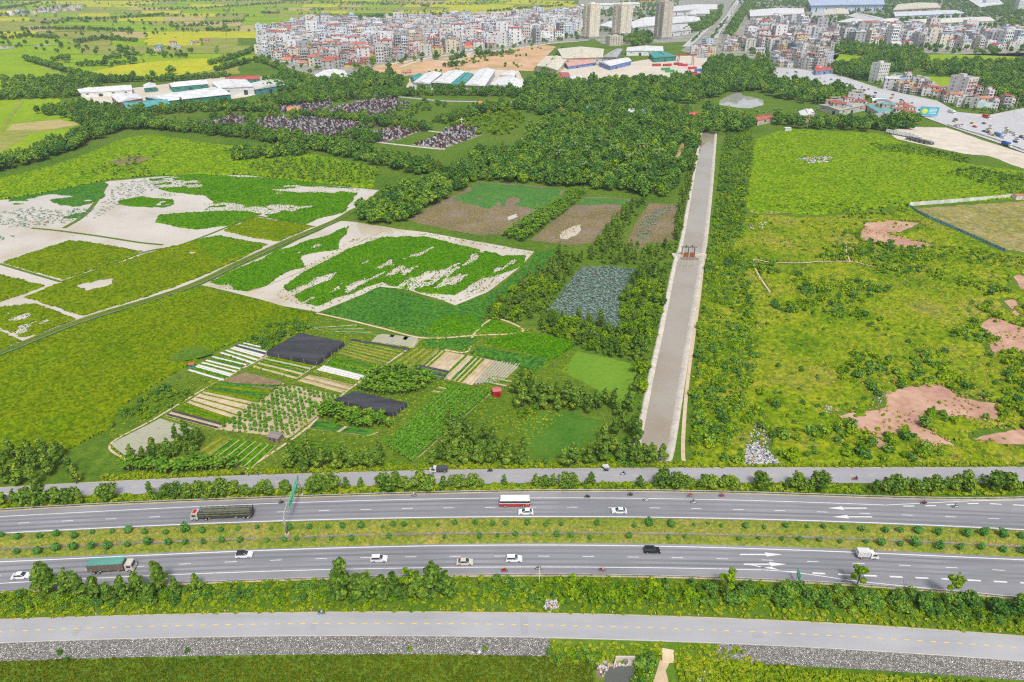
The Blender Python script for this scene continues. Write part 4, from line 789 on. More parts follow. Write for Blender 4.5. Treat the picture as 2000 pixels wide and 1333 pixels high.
# lily pads
scatter('lotus_pads', 'pad', pts_in([(1072,610),(1103,566),(1138,524),(1190,522),(1247,528),(1226,552),(1210,580),(1207,642),(1146,622)], 1.75, 20), 'silvery lotus leaves covering the square pond', 'lotus leaves', .7, 1.1)
scatter('lily_pads', 'pad', pts_in([(-60,425),(60,405),(130,412),(190,400),(180,418),(125,444),(60,452),(0,472),(-60,490)], 3.4, 21, mask=lambda X, Y: fbm(X*.5, Y, 18, 31) > .38), 'scattered lily pads on the flood water', 'lily pads', .7, 1.1)
scatter('lily_pads', 'pad', pts_in([(205,392),(230,360),(300,346),(330,352),(300,372),(250,392),(215,410),(180,430)], 3.6, 22), 'lily pads near the curved bund', 'lily pads', .6, 1.0)
scatter('lily_pads', 'pad', pts_in([(1244,466),(1250,440),(1275,412),(1300,405),(1318,404),(1300,420),(1275,445),(1262,470)], 2.2, 23), 'pale lily pads on the pond by the canal', 'lily pads', .6, 1.0)
# banana groves
def grove(polys, sp, label, group, cap, smin=.95, smax=1.35):
    P = cnear(np.concatenate([pts_in(p, sp, 200 + i) for i, p in enumerate(polys)]))
    for x, y in P[:cap]: plant('banana_plant', 'banana', x, y, random.uniform(smin, smax), label, 'banana plant', group, 0, 'leaves', 'stem')
    scatter('banana_grove', 'banana', P[cap:], label + ', rest of the grove', 'banana grove', smin, smax)
grove([[(228,920),(240,910),(320,912),(400,900),(462,902),(468,920),(400,926),(300,930)]], 1.7, 'banana plant beside the northern service road', 'bananas by the service road', 70)
grove([[(617,800),(640,797),(764,822),(758,838),(700,838),(622,816)]], 2.0, 'banana plant in front of the smaller shade net', 'bananas by the shade net', 60)
grove([[(703,764),(722,724),(780,722),(829,728),(850,748),(800,775),(745,775)]], 2.3, 'banana plant in the grove between the nets and striped plots', 'bananas in the plot grove', 90)
grove([[(982,464),(1040,418),(1132,374),(1148,374),(1105,417),(1020,474)]], 2.6, 'banana plant in the row between two brown ponds', 'bananas between the ponds', 80, 1.05, 1.5)
scatter('banana_grove', 'banana', pts_in([(480,322),(560,312),(690,322),(745,335),(730,362),(640,358),(560,350),(500,342)], 5.5, 24, mask=lambda X, Y: fbm(X, Y, 40, 3) > .42), 'banana grove on the far meadow', 'banana grove', 1.1, 1.6)
scatter('banana_grove', 'banana', pts_in([(150,345),(250,310),(420,290),(470,300),(300,345)], 8, 25, mask=lambda X, Y: fbm(X, Y, 40, 13) > .5), 'banana clumps on the meadow', 'banana grove', 1.1, 1.6)
scatter('field_edge_bushes', 'bush', pts_in([(480,668),(520,640),(580,632),(612,640),(585,655),(525,685)], 2.4, 26), 'bushes between the rice and the large shade net', 'bushes', .6, 1.0)
scatter('field_edge_bushes', 'bush', pts_in([(205,845),(250,795),(330,745),(400,735),(430,745),(360,785),(310,810),(240,835)], 2.6, 27, mask=lambda X, Y: fbm(X, Y, 14, 4) > .42), 'bushes between the rice field and the plots', 'bushes', .4, .9)
# eucalyptus and other trees round the plots
EUC = []
EUC += [((a, b), 'eucalyptus in the grove beside the service road and tea rows') for a, b in [(565,915),(580,905),(596,918),(612,908),(630,914),(645,905),(660,916),(676,906),(690,914),(706,908),(720,914),(740,910),(745,895),(600,895),(570,895)]]
EUC += [((a, b), 'eucalyptus in the grove between the tea rows and dark weed pond') for a, b in [(848,905),(862,898),(876,908),(890,896),(905,906),(918,895),(932,906),(946,898),(960,907),(974,898),(988,906),(1003,900),(1015,908),(870,880),(900,876),(930,880),(960,878),(990,885),(885,862),(915,858),(945,862),(880,845),(905,842),(1020,890)]]
EUC += [((a, b), 'eucalyptus at the foot of the canal by the service road') for a, b in [(1100,912),(1118,910),(1150,905),(1165,890),(1180,905),(1195,880),(1210,900),(1225,880),(1240,905),(1255,895),(1180,865),(1200,850),(1215,835),(1232,850),(1205,815),(1225,805),(1245,870),(1270,908),(1290,900)]]
EUC += [((a, b), 'eucalyptus on the bank between the two weed ponds') for a, b in [(1020,795),(1040,790),(1060,800),(1075,790),(1090,805),(1105,795),(1120,800),(1135,790),(1150,805),(1165,800),(1035,775),(1060,772),(1085,778),(1110,775),(1010,770),(1015,752),(1035,755),(1180,790),(1195,800)]]
for k, ((a, b), lb) in enumerate(EUC):
    x, y = G(a, b); plant('eucalyptus_tree', 'euc', x, y, random.uniform(.8, 1.15), lb, 'tree', lb.replace('eucalyptus', 'eucalyptus trees'))
for k, (a, b) in enumerate([(20,925),(45,910),(70,920),(95,905),(60,895),(85,890),(110,915),(140,925),(30,900),(120,895),(100,930),(10,945),(40,945),(75,948),(150,945),(-20,920)]):
    x, y = G(a, b); plant('eucalyptus_tree', 'euc', x, y, random.uniform(.75, 1.15), 'eucalyptus in the thicket at the corner of the rice field', 'tree', 'eucalyptus trees at the rice corner')
for k, (a, b) in enumerate([(262,905),(280,895),(300,900),(318,905),(335,895),(350,880),(365,890),(380,900),(345,865),(365,860),(395,865),(300,885),(385,880)]):
    x, y = G(a, b); plant('eucalyptus_tree', 'euc', x, y, random.uniform(.65, .95), 'eucalyptus behind the banana plants at the pale plot', 'tree', 'eucalyptus trees at the pale plot')
P = np.concatenate([pts_in([(940,625),(975,590),(1030,545),(1090,500),(1140,505),(1128,524),(1095,565),(1065,612),(1020,630)], 4.2, 30), pts_in([(1215,580),(1232,552),(1258,526),(1300,530),(1295,600),(1270,680),(1240,700),(1212,650)], 3.9, 31), pts_in([(1050,640),(1068,615),(1146,630),(1210,650),(1260,690),(1250,712),(1180,695),(1130,680),(1060,655)], 3.9, 32), pts_in([(1140,505),(1160,480),(1205,430),(1235,392),(1260,398),(1235,440),(1212,480),(1270,490),(1310,480),(1300,515),(1250,522),(1190,518)], 4.6, 33), pts_in([(1238,770),(1248,715),(1268,700),(1262,760),(1245,800)], 4, 34), pts_in([(1312,475),(1325,400),(1345,330),(1365,260),(1370,270),(1352,350),(1330,470)], 4.5, 35)])
P = cnear(P)
for x, y in P[:210]:
    s = random.uniform(.5, .88); k = random.random() < .6; z = SZ(s, .62, .76) + (' slender' if k else ' bushy')
    plant('pond_side_tree', 'euc' if k else 'light', x, y, s, '%s young tree in the belt round the lotus pond' % z, 'tree', '%s young trees round the ponds' % z)
scatter('pond_side_trees', 'euc', P[210:], 'young trees further up the pond belt', 'trees', .5, .85)
scatter('pond_side_undergrowth', 'bush', np.concatenate([pts_in([(940,625),(975,590),(1030,545),(1090,500),(1140,505),(1128,524),(1095,565),(1065,612),(1020,630)], 3, 36), pts_in([(1050,640),(1068,615),(1146,630),(1210,650),(1212,580),(1258,526),(1300,530),(1270,690),(1250,712),(1180,695),(1130,680),(1060,655)], 3, 37, mask=lambda X, Y: ~inside(X, Y, GG([(1066,612),(1135,522),(1251,526),(1212,578),(1209,646),(1146,626)]))), pts_in([(1000,790),(1020,745),(1100,760),(1150,800),(1110,800),(1060,806),(1015,826)], 2.6, 38), pts_in([(1090,905),(1110,890),(1190,860),(1250,870),(1290,905),(1290,913),(1090,913)], 2.6, 39), pts_in([(850,912),(870,860),(1020,890),(1090,910)], 3, 40)]), 'undergrowth round the ponds and groves', 'undergrowth', .4, .85)
scatter('roadside_grass', 'weed', np.array([G(x, float(ROAD_N_TOP(x)) - d) for x, d in zip(np.random.default_rng(41).uniform(200, 2100, 1400), np.random.default_rng(42).uniform(1.5, 12, 1400))]), 'green weeds along the northern service road', 'weeds', .4, .9)
# the big wood, tree belts and far trees
WOOD = [[(690,432),(720,400),(770,378),(860,350),(905,330),(930,300),(1010,300),(1040,260),(1100,225),(1150,205),(1280,205),(1345,228),(1378,250),(1352,300),(1318,360),(1310,390),(1250,385),(1140,370),(1100,366),(1010,358),(936,354),(887,380),(800,428),(770,440),(730,440)]]
P = cnear(np.concatenate([pts_in(p, 6.6, 50 + i) for i, p in enumerate(WOOD)]))
P = P[~inside(P[:, 0], P[:, 1], GG([(1306,340),(1318,300),(1330,276),(1342,280),(1332,315),(1322,342)]))]
for x, y in P[:230]:
    k = random.random(); s = random.uniform(.62, 1.3); z = SZ(s, .85, 1.08) + (' dark' if k < .8 else ' light green')
    plant('wood_tree', 'broad' if k < .8 else 'light', x, y, s, '%s dense tree at the edge of the big wood beside the ponds' % z, 'tree', '%s trees of the big wood' % z)
Q = P[230:]; m = RNG.random(len(Q))
scatter('wood', 'broad', Q[m < .66], 'dark wood of dense crowns beyond the ponds', 'wood', .6, 1.35); scatter('wood', 'light', Q[(m >= .66) & (m < .84)], 'lighter crowns within the big wood', 'wood', .8, 1.4); scatter('wood', 'euc', Q[m >= .84], 'slender crowns rising out of the big wood', 'wood', .8, 1.35)
for a, b in [(1120,300),(1145,312),(1170,290),(1200,318),(1225,330),(1250,312),(1208,285),(1140,345),(1262,350),(1090,325),(1282,330),(1180,350),(1232,240),(1262,232),(1185,248)]:
    x, y = G(a, b); plant('palm_tree', 'palm', x, y, random.uniform(1.1, 1.5), 'palm rising out of the big wood', 'palm tree', 'palms in the wood', 0, 'fronds')
for a, b in [(1490,238),(1500,236),(1510,234),(1520,236),(1476,240),(1590,232),(1640,240)]:
    x, y = G(a, b); plant('palm_tree', 'palm', x, y, random.uniform(1.0, 1.3), 'palm beside the red roofs near the far meadow', 'palm tree', 'palms by the red roofs', 0, 'fronds')
BELT = [([(-100,345),(0,330),(100,300),(200,262),(280,250),(400,258),(520,272),(640,292),(740,315),(830,335),(905,345)], 24, 6.2), ([(120,215),(180,225),(220,240),(260,250)], 55, 6.5), ([(0,190),(120,186),(200,176)], 60, 8), ([(230,226),(330,220),(420,214),(500,216),(545,214)], 34, 7.5), ([(520,205),(600,198),(700,190),(800,185),(900,182),(1000,186),(1050,190)], 50, 8.5), ([(560,200),(660,178),(700,170),(780,166)], 60, 9), ([(640,232),(700,238),(760,246),(830,258)], 20, 7.5), ([(560,228),(600,230),(640,234)], 10, 8), ([(700,270),(720,275),(735,280)], 16, 7), ([(850,240),(900,232),(960,215),(1010,210)], 26, 8), ([(455,312),(540,305),(600,300)], 22, 6.5)]
P = []
for i, (ln, w, sp) in enumerate(BELT):
    L = smooth_line(GG(ln), 5); a, b = offset(L, w / 2), offset(L, -w / 2); P.append(pts_in([tuple(p) for p in a] + [tuple(p) for p in b[::-1]], sp, 60 + i, px=False))
P = cnear(np.concatenate(P))
for x, y in P[:130]:
    s = random.uniform(.85, 1.25); k = random.random() < .5; z = SZ(s, .98, 1.12) + (' round-crowned' if k else ' slender')
    plant('belt_tree', 'broad' if k else 'euc', x, y, s, '%s tree in the long belt behind the bright meadow' % z, 'tree', '%s trees of the meadow belt' % z)
Q = P[130:]; m = RNG.random(len(Q)); scatter('tree_belt', 'broad', Q[m < .7], 'tree belts round the cemetery and warehouses', 'trees', .8, 1.2); scatter('tree_belt', 'euc', Q[m >= .7], 'slender trees in the belts round the cemetery', 'trees', .9, 1.3)
FARW = [[(1030,190),(1080,168),(1200,162),(1300,160),(1420,156),(1500,160),(1520,172),(1470,178),(1420,184),(1390,196),(1345,205),(1280,200),(1150,205),(1060,230),(1010,215)], [(1380,160),(1372,140),(1390,122),(1430,118),(1500,128),(1512,145),(1480,158),(1420,165)], [(1430,172),(1500,160),(1560,168),(1640,180),(1678,195),(1670,204),(1600,206),(1540,200),(1480,180)], [(1020,190),(1030,160),(1060,150),(1085,160),(1080,180)], [(1370,262),(1372,222),(1410,225),(1480,242),(1470,262),(1420,262)], [(1490,245),(1560,238),(1640,242),(1700,238),(1780,240),(1800,256),(1700,258),(1560,252)], [(1620,105),(1650,90),(1720,98),(1800,104),(1810,122),(1780,140),(1740,145),(1690,160),(1640,150),(1610,135),(1660,128),(1700,112)], [(1800,130),(1900,126),(2000,128),(2150,130),(2150,215),(2000,210),(1930,190),(1910,170),(1900,152),(1810,148)], [(1880,12),(1950,30),(2000,30),(2150,60),(2150,25),(2000,5),(1900,0)], [(1330,70),(1345,50),(1400,18),(1412,12),(1405,38),(1385,55),(1365,62)], [(1415,70),(1440,28),(1460,0),(1475,0),(1450,40),(1430,75)], [(1215,82),(1240,70),(1275,70),(1275,84),(1240,92)], [(500,178),(560,150),(600,160),(640,165),(700,150),(760,150),(790,165),(700,172),(600,185)]]
P = np.concatenate([pts_in(p, 10, 80 + i, mask=(lambda X, Y: fbm(X, Y, 60, 3) > .3) if i > 5 else None) for i, p in enumerate(FARW)])
scatter('far_wood', 'broad', P, 'distant wood between the canal head and the town', 'wood', .9, 1.5)
TL = [([(50,118),(110,135),(160,150),(200,158)], 6), ([(0,185),(60,180),(130,168),(250,160),(350,158),(450,150)], 7), ([(0,175),(130,160),(260,158)], 8), ([(0,160),(90,158),(200,165)], 9), ([(40,60),(110,58),(260,62)], 9), ([(0,78),(60,74),(120,76)], 9), ([(150,85),(200,78),(270,82)], 7), ([(80,48),(130,46)], 10), ([(130,40),(250,36),(320,30)], 10), ([(280,20),(420,16),(560,6)], 14), ([(150,130),(215,128),(270,124)], 7), ([(205,118),(270,108)], 9), ([(320,112),(370,112)], 9), ([(400,60),(450,62)], 9), ([(405,128),(440,120),(500,95),(520,60)], 8), ([(420,140),(500,122),(560,140)], 7), ([(510,27),(545,27)], 8), ([(700,35),(800,32),(920,28)], 10), ([(820,12),(840,14)], 14), ([(100,120),(140,116)], 9), ([(230,104),(265,100)], 10), ([(0,30),(60,25),(140,12)], 12), ([(0,18),(40,12),(80,5)], 14), ([(330,55),(400,50),(480,42)], 16), ([(950,24),(1100,12)], 16), ([(620,5),(760,10)], 22), ([(1085,120),(1062,150)], 4), ([(1100,100),(1065,148)], 5), ([(880,118),(905,112)], 7), ([(930,112),(1000,106)], 9), ([(870,132),(905,128)], 8)]
P = np.concatenate([pts_line(l, s, 120 + i) for i, (l, s) in enumerate(TL)] + [pts_line([(a, b + 1) for a, b in l], s * 1.2, 320 + i) for i, (l, s) in enumerate(TL)])
scatter('far_tree_line', 'broad', P, 'thin tree lines between the distant rice fields', 'tree line', .7, 1.2)
for a, b, s, lb in [(336,146,1.7,'big round tree alone by the yellow rice field'), (297,110,1.3,'round tree alone on the distant green fields'), (300,152,1.2,'tree at the near corner of the yellow rice field'), (262,154,1.2,'slender tree near the corner of the yellow rice field'), (440,55,1.2,'round tree on the distant golden fields')]:
    x, y = G(a, b); plant('lone_tree', 'broad', x, y, s, lb, 'tree')
# town greenery
scatter('town_trees', 'broad', pts_in([(505,130),(520,60),(640,40),(900,40),(1130,28),(1135,80),(880,112),(740,140),(620,150)], 34, 140), 'trees between the town houses', 'trees', .7, 1.2)
scatter('town_trees', 'broad', pts_in([(1440,95),(1500,40),(1700,60),(2000,75),(2150,80),(2150,115),(2000,110),(1800,105),(1650,95),(1560,120),(1500,130)], 26, 141), 'trees between the houses beside the far meadow', 'trees', .8, 1.3)
scatter('site_bushes', 'bush', pts_in([(830,150),(880,115),(1060,90),(1040,140),(960,135),(880,150)], 17, 142, .5, mask=lambda X, Y: fbm(X, Y, 60, 8) > .6), 'bushes on the cleared building site', 'bushes', 1, 2)

# tufts at the ragged edges of the lotus and flooded rice, left bank strip, rough grass between plots
ED = lambda th, seed: (lambda X, Y: np.abs(fbm(X, Y, 16, seed, 5) - th) < .08)
bw = lambda v, th, w=.075: (v > th - w) & (v < th + .01)
scatter('lotus_tufts', 'orchard', np.concatenate([pts_in([(540,575),(600,522),(690,468),(830,456),(1040,492),(1025,530),(890,594),(800,567),(745,558),(612,608)], 1.25, 500, mask=lambda X, Y: bw(streakv(X, Y, 11), .365)), pts_in([(400,556),(525,496),(692,436),(668,472),(600,502),(520,568),(437,564)], 1.3, 501, mask=lambda X, Y: bw(fbm(X, Y, 16, 21, 6), .34)), pts_in([(280,350),(480,343),(705,370),(675,414),(507,424),(378,452),(300,435),(320,400)], 1.9, 502, mask=lambda X, Y: bw(fbm(X*.45, Y, 22, 33, 6), .34)), pts_in([(0,604),(70,594),(157,625),(49,664),(0,640)], 1.2, 503, mask=lambda X, Y: bw(fbm(X, Y, 18, 61, 6), .36))]), 'loose lotus tufts standing in the flood water', 'lotus tufts', .22, .55, .6)
ol = lambda p, w, sp, sd: np.concatenate([pts_line([p[k], p[(k + 1) % len(p)]], sp, sd + k) for k in range(len(p))]) + np.random.default_rng(sd).normal(size=(sum(len(pts_line([p[k], p[(k + 1) % len(p)]], sp, sd + k)) for k in range(len(p))), 2)) * w
scatter('water_edge_weeds', 'weed', np.concatenate([ol([(548,578),(600,524),(690,470),(830,458),(1036,494),(1022,528),(890,590),(800,566),(745,557),(614,604)], 1.3, 1.0, 550), ol([(796,431),(887,382),(936,356),(1103,368),(1060,415),(984,458),(880,450)], 1.0, 1.6, 560), ol([(1034,470),(1142,386),(1233,390),(1160,473),(1125,480)], 1.0, 1.6, 570), ol([(1214,494),(1268,397),(1324,400),(1316,472),(1240,498)], 1.0, 1.6, 580), ol([(1024,872),(1014,828),(1110,803),(1180,822),(1110,892)], .8, 1.4, 590), ol([(1095,725),(1132,687),(1244,714),(1204,790)], .8, 1.4, 600)]), 'weeds along the edges of the water', 'weeds', .22, .55, .7)
scatter('canal_bank_bushes', 'bush', pts_in([(1238,890),(1262,770),(1288,640),(1312,520),(1325,470),(1345,370),(1366,262),(1358,262),(1335,370),(1315,465),(1298,520),(1272,640),(1248,760),(1225,870)], 2.6, 504), 'bushes along the eucalyptus side of the canal', 'bushes', .3, .6)
scatter('far_factory_trees', 'broad', pts_in([(1440,0),(1560,-5),(1900,-5),(2100,40),(2100,75),(1900,66),(1760,58),(1640,58),(1560,46),(1470,50)], 26, 505, mask=lambda X, Y: fbm(X, Y, 90, 5) > .42), 'trees between the far factories', 'trees', .9, 1.5)
scatter('far_factory_trees', 'broad', pts_in([(1120,60),(1135,20),(1240,0),(1330,0),(1320,30),(1290,62),(1210,86)], 30, 506, mask=lambda X, Y: fbm(X, Y, 90, 6) > .5), 'trees round the apartment towers', 'trees', .9, 1.4)

scatter('lawn_bushes', 'light', pts_in([(830,262),(870,235),(930,214),(1000,214),(1030,232),(1000,262),(940,268),(900,250)], 9, 507, mask=lambda X, Y: fbm(X, Y, 45, 3) > .45), 'bushes on the slope above the graves', 'bushes', .5, .9)
sp = pts_in([(1075,1249),(1290,1256),(1290,1290),(1075,1290)], .9, 509, z=-1.3); sz_ = np.clip(-(edgeY(sp[:, 0]) - sp[:, 1]) / 2.7, -1, 0) * 2.6; k_ = sp[:, 1] < edgeY(sp[:, 0]) - .2
scatter('bank_weeds', 'weed', np.column_stack([sp, sz_])[k_], 'weeds on the slope above the small pond', 'weeds', .4, .8, .8)
sp = pts_in([(1318,1256),(1420,1262),(1480,1290),(1318,1290)], .9, 511, z=-1.3); sz_ = np.clip(-(edgeY(sp[:, 0]) - sp[:, 1]) / 2.7, -1, 0) * 2.6; k_ = sp[:, 1] < edgeY(sp[:, 0]) - .2
scatter('bank_weeds', 'weed', np.column_stack([sp, sz_])[k_], 'weeds on the slope beyond the dirt ramp', 'weeds', .4, .8, .8)

scatter('median_grass', 'dry', band(NB_BOT, SB_TOP, .06, .58, 2300, 512), 'dry grass tufts on the sign side of the median', 'grass', .45, .95, .7)
scatter('median_grass', 'weed', band(NB_BOT, SB_TOP, .66, .95, 1500, 515), 'green grass tufts on the lower side of the median', 'grass', .2, .42, .7)
scatter('waste_land_dry_grass', 'dry', pts_in(weed_poly, 2.4, 513, mask=lambda X, Y: notbare(X, Y) & (fbm(X, Y, 34, 15, 4) > .53)), 'dry grass on the waste land', 'grass', .8, 1.7)
scatter('waste_land_bushes', 'bush', pts_in(weed_poly, 5.5, 514, mask=lambda X, Y: notbare(X, Y) & (fbm(X, Y, 24, 16, 4) > .53)), 'light low bushes on the waste land', 'bushes', .3, .75)
scatter('soil_edge_weeds', 'dry', np.concatenate([pts_in([(a_ + (a_ - np.mean([q[0] for q in p])) * .12, b_ + (b_ - np.mean([q[1] for q in p])) * .12) for a_, b_ in p], 2.2, 520 + i, mask=lambda X, Y: fbm(X, Y, 9, 4, 4) > .54) for i, p in enumerate(BARE)]), 'thin dry weeds fading into the bare soil', 'weeds', .5, 1.1)
scatter('pond_stalks', 'dry', np.concatenate([pts_in(p, 1.7, 530 + i, mask=lambda X, Y: fbm(X, Y, 12, 6, 4) > .42) for i, p in enumerate(([(800,430),(890,385),(935,408),(1030,412),(984,455),(930,457)], [(1036,468),(1100,418),(1190,402),(1215,410),(1160,470),(1125,478)], [(1216,492),(1268,400),(1322,402),(1314,470),(1262,472)]))]), 'withered lotus stalks in the brown ponds', 'stalks', .4, .8)
GV = [GG(g) for g in ([(365,250),(400,238),(424,236),(480,228),(480,246),(430,256)], [(484,260),(540,238),(610,234),(686,242),(680,266),(600,273),(540,266)], [(540,214),(600,198),(645,195),(645,208),(608,223),(566,225)], [(646,218),(700,201),(760,195),(796,206),(755,225),(690,229)], [(712,270),(775,247),(828,253),(777,275),(745,280)], [(808,284),(872,261),(938,265),(868,292)], [(862,258),(905,244),(936,250),(918,264)])]
def nograve(X, Y):
    k = np.ones(X.shape, bool)
    for g in GV: k &= ~inside(X, Y, g)
    return k
scatter('cemetery_belt', 'broad', pts_in([(330,250),(430,225),(560,195),(700,192),(860,202),(900,225),(850,240),(820,262),(700,285),(600,282),(480,268),(380,262)], 12, 540, mask=lambda X, Y: nograve(X, Y) & (fbm(X, Y, 40, 7) > .42)), 'tree belts between the cemetery sections', 'trees', .45, .8)
scatter('far_hedges', 'broad', pts_in([(-120,150),(-120,0),(1120,0),(1120,20),(640,30),(520,55),(490,130),(300,110),(150,120)], 34, 541, .5, mask=lambda X, Y: (fbm(X * .35, Y, 120, 9, 4) > .62)), 'scattered hedges over the distant plain', 'hedges', .6, 1.1)

scatter('road_edge_trees', 'broad', np.concatenate([pts_line([(1540,164),(1610,172),(1660,184),(1720,204),(1760,216)], 9, 610), pts_line([(1600,140),(1660,150),(1740,172),(1830,194)], 10, 611), pts_line([(1880,212),(1940,222),(2000,208),(2100,192)], 11, 612), pts_line([(1350,84),(1372,62),(1392,46)], 12, 613), pts_line([(1376,92),(1396,68),(1420,36)], 14, 614)]), 'roadside trees of the far road and boulevard', 'trees', .4, .75)
PLOTS = []
# ------------------------------------------------------------------ vegetable plots
def lerp2(q, u, v):
    a, b, c, d = [np.array(p, float) for p in q]; return (a * (1 - u) + b * u) * (1 - v) + (d * (1 - u) + c * u) * v
def plot(q, mat, label, beds=0, pattern=(), fill=.72, z=.05, cat='plot', kids='bed'):
    """q: px corners; beds run from side a-b to side d-c; pattern: material, height, roughness of each bed in turn"""
    o = patch('vegetable_plot', q, z, M[mat], 3, .25, label=label, cat=cat); W4 = GG(q[:4]); PLOTS.append(GG(q))
    r = np.random.default_rng(int(sum(p[0] for p in q))); beds = int(beds * 1.5) if beds > 4 and kids == 'bed' and 'lettuce' not in label else beds
    for k in range(beds):
        pt = pattern[k % len(pattern)]
        if pt is None: continue
        mt, h, amp = pt; u0, u1 = (k + .5 - fill / 2) / beds, (k + .5 + fill / 2) / beds; n = max(6, int(np.linalg.norm(np.array(W4[0]) - np.array(W4[3])) / .8)); V = []
        for j in range(n + 1):
            v = .02 + .96 * j / n
            for u, hh in ((u0, .0), (u0 * .8 + u1 * .2, 1), ((u0 + u1) / 2, 1.1), (u0 * .2 + u1 * .8, 1), (u1, .0)):
                p = lerp2(W4, u, v); V.append((p[0], p[1], z + (h * hh * (1 + amp * r.uniform(-.7, .5)) if hh else 0)))
        Q = [(j*5 + i, j*5 + i + 1, j*5 + i + 6, j*5 + i + 5) for j in range(n) for i in range(4)]
        obj(kids, npmesh(kids, V, np.array(Q), M[mt], var=r.random(len(Q))), o)
    return o
GR, GD, WH, BK, SN, LT = ('lotus', .35, .6), ('dark_crop', .4, .6), ('plastic_white', .2, .1), ('net_black', .5, .1), ('soil_tan', .15, .2), ('rice', .3, .6)
plot([(477,669),(428,690),(495,712),(534,682)], 'soil_grey', 'plot striped with white plastic film beside the large shade net', 7, (WH, GR, WH, BK, WH, WH, LT))
# (corner order: a-b is the side the beds start from)
plot([(416,696),(366,724),(437,745),(485,712)], 'soil_tan', 'plot with pale covered rows beside the little green hut', 8, (WH, GR, GD, WH, LT, WH, GR, WH))
plot([(524,696),(492,717),(579,741),(618,715)], 'soil_tan', 'sandy plot with green rows below the large shade net', 7, (LT, GR, SN, GD, LT, GD, SN))
plot([(479,727),(435,744),(533,765),(554,747)], 'soil_brown', 'bare brown plot with sticks beside the orchard', 7, (('soil_brown', .2, .5),))
plot([(688,664),(662,690),(752,716),(792,685)], 'soil_brown', 'brown green plot with thin rows beside the large shade net', 8, (LT, ('median', .25, .5), GR, ('median', .2, .5), LT, ('median', .2, .4)))
plot([(647,699),(632,714),(716,735),(752,716)], 'soil_tan', 'plot of narrow green rows above the white strips', 5, (GR, GD, GR, LT))
plot([(632,714),(612,726),(700,747),(716,735)], 'soil_tan', 'plot covered with white film strips beside the bananas', 4, (WH, WH, WH, LT), .85)
plot([(605,732),(582,744),(668,768),(696,754)], 'soil_tan', 'empty tan plot above the orchard', 4, (('dry_field', .15, .4), SN))
plot([(398,765),(364,787),(458,819),(503,787)], 'soil_tan', 'sandy seedbed plot with pale rows', 9, (SN, SN, LT, SN), .7)
plot([(430,748),(398,765),(503,787),(548,752)], 'verge', 'green strip above the sandy seedbeds', 4, (GD, LT), .7)
plot([(364,787),(340,800),(437,828),(458,819)], 'verge', 'yellow green strip below the sandy seedbeds', 3, (LT, GR), .8)
plot([(338,802),(318,815),(420,842),(440,830)], 'soil_tan', 'plot with long black covered tunnels', 4, (BK, SN, BK, LT), .6)
plot([(312,818),(215,868),(257,900),(302,870),(341,861),(377,837)], 'soil_grey', 'pale grey green seedling plot at the rice corner')
plot([(453,858),(539,871),(488,918),(407,891)], 'soil_tan', 'plot of six bright green lettuce beds near the service road', 6, (GR,), .86)
plot([(428,851),(453,857),(407,891),(375,882)], 'soil_brown', 'reddish green plot beside the lettuce beds', 4, (('rice', .25, .5), ('median', .25, .5)), .86)
plot([(614,822),(740,845),(720,852),(600,838)], 'soil_tan', 'narrow green plot below the smaller shade net', 2, (GD,), .9)
plot([(814,680),(857,684),(808,727),(755,717)], 'soil_brown', 'dark olive plot beside the striped sandy plot', 5, (('median', .35, .6), ('rice', .3, .6)), .85)
plot([(857,684),(967,705),(922,753),(808,727)], 'soil_tan', 'sandy plot with pale and green stripes', 9, (GR, LT, SN, SN, SN, SN, GR, SN, GD), .6)
plot([(820,714),(808,730),(868,744),(880,727)], 'soil_grey', 'short black covered rows at the corner of the striped plot', 4, (BK, GD), .7, .2)
plot([(934,679),(1075,702),(1049,727),(917,691)], 'verge', 'neat dark green plot edged with a pale border', 7, (GD,), .93)
plot([(967,705),(1018,712),(982,747),(923,753)], 'soil_brown', 'grey brown bean plot beside the striped plot', 6, (('soil_grey', .35, .7),), .8)
cover('green_field', [(815,678),(829,662),(943,658),(914,686),(862,684)], .7, .4, .25, M['dark_crop'], 'green vegetable field below the dark field', 'field', None, .5, 40)
cover('green_field', [(923,654),(945,634),(964,622),(1021,645),(1003,652)], .7, .4, .25, M['lotus'], 'fan-shaped green field ringed by a sandy path', 'field', None, .4, 41)
plot([(940,669),(1015,651),(1135,669),(1085,704)], 'verge', 'green plot of bushy rows below the lotus pond trees', 9, (('lotus', .8, .6),), .75)
plot([(690,628),(747,640),(824,660),(808,668),(735,652),(640,650),(605,635)], 'verge', 'weedy green plot behind the large shade net')
plot([(740,652),(822,661),(808,680),(725,668)], 'soil_grey', 'pale bare plot with a grey cover', 3, (('soil_grey', .15, .2),))
plot([(862,752),(838,768),(905,782),(930,764)], 'soil_brown', 'olive bean plot above the leafy rows', 6, (LT, GD, SN, ('median', .3, .5)))
plot([(612,640),(640,650),(735,654),(690,632)], 'soil_grey', 'patchy seedling plot behind the large shade net', 6, (LT, ('soil_grey', .2, .4), GD))
plot([(575,858),(548,878),(640,892),(668,868)], 'verge', 'low green plot between the shed and the service road', 7, (GD, LT, ('verge', .3, .5)))
plot([(960,735),(940,752),(985,762),(1005,742)], 'soil_brown', 'small brown plot behind the red hut', 5, (LT, SN, GD))
path('plot_path', [(618,612),(690,628),(747,642),(830,661),(925,656),(1005,652),(1022,645),(1000,632),(966,620)], 1.1, 'sandy footpath round the dark green field', .1)
path('plot_path', [(966,620),(945,634),(924,656),(912,688),(868,684)], 1.0, 'sandy footpath beside the fan-shaped field', .11)
path('plot_path', [(470,924),(539,880),(600,836),(668,772),(720,735),(800,680),(812,664)], .9, 'sandy footpath through the vegetable plots', .11)
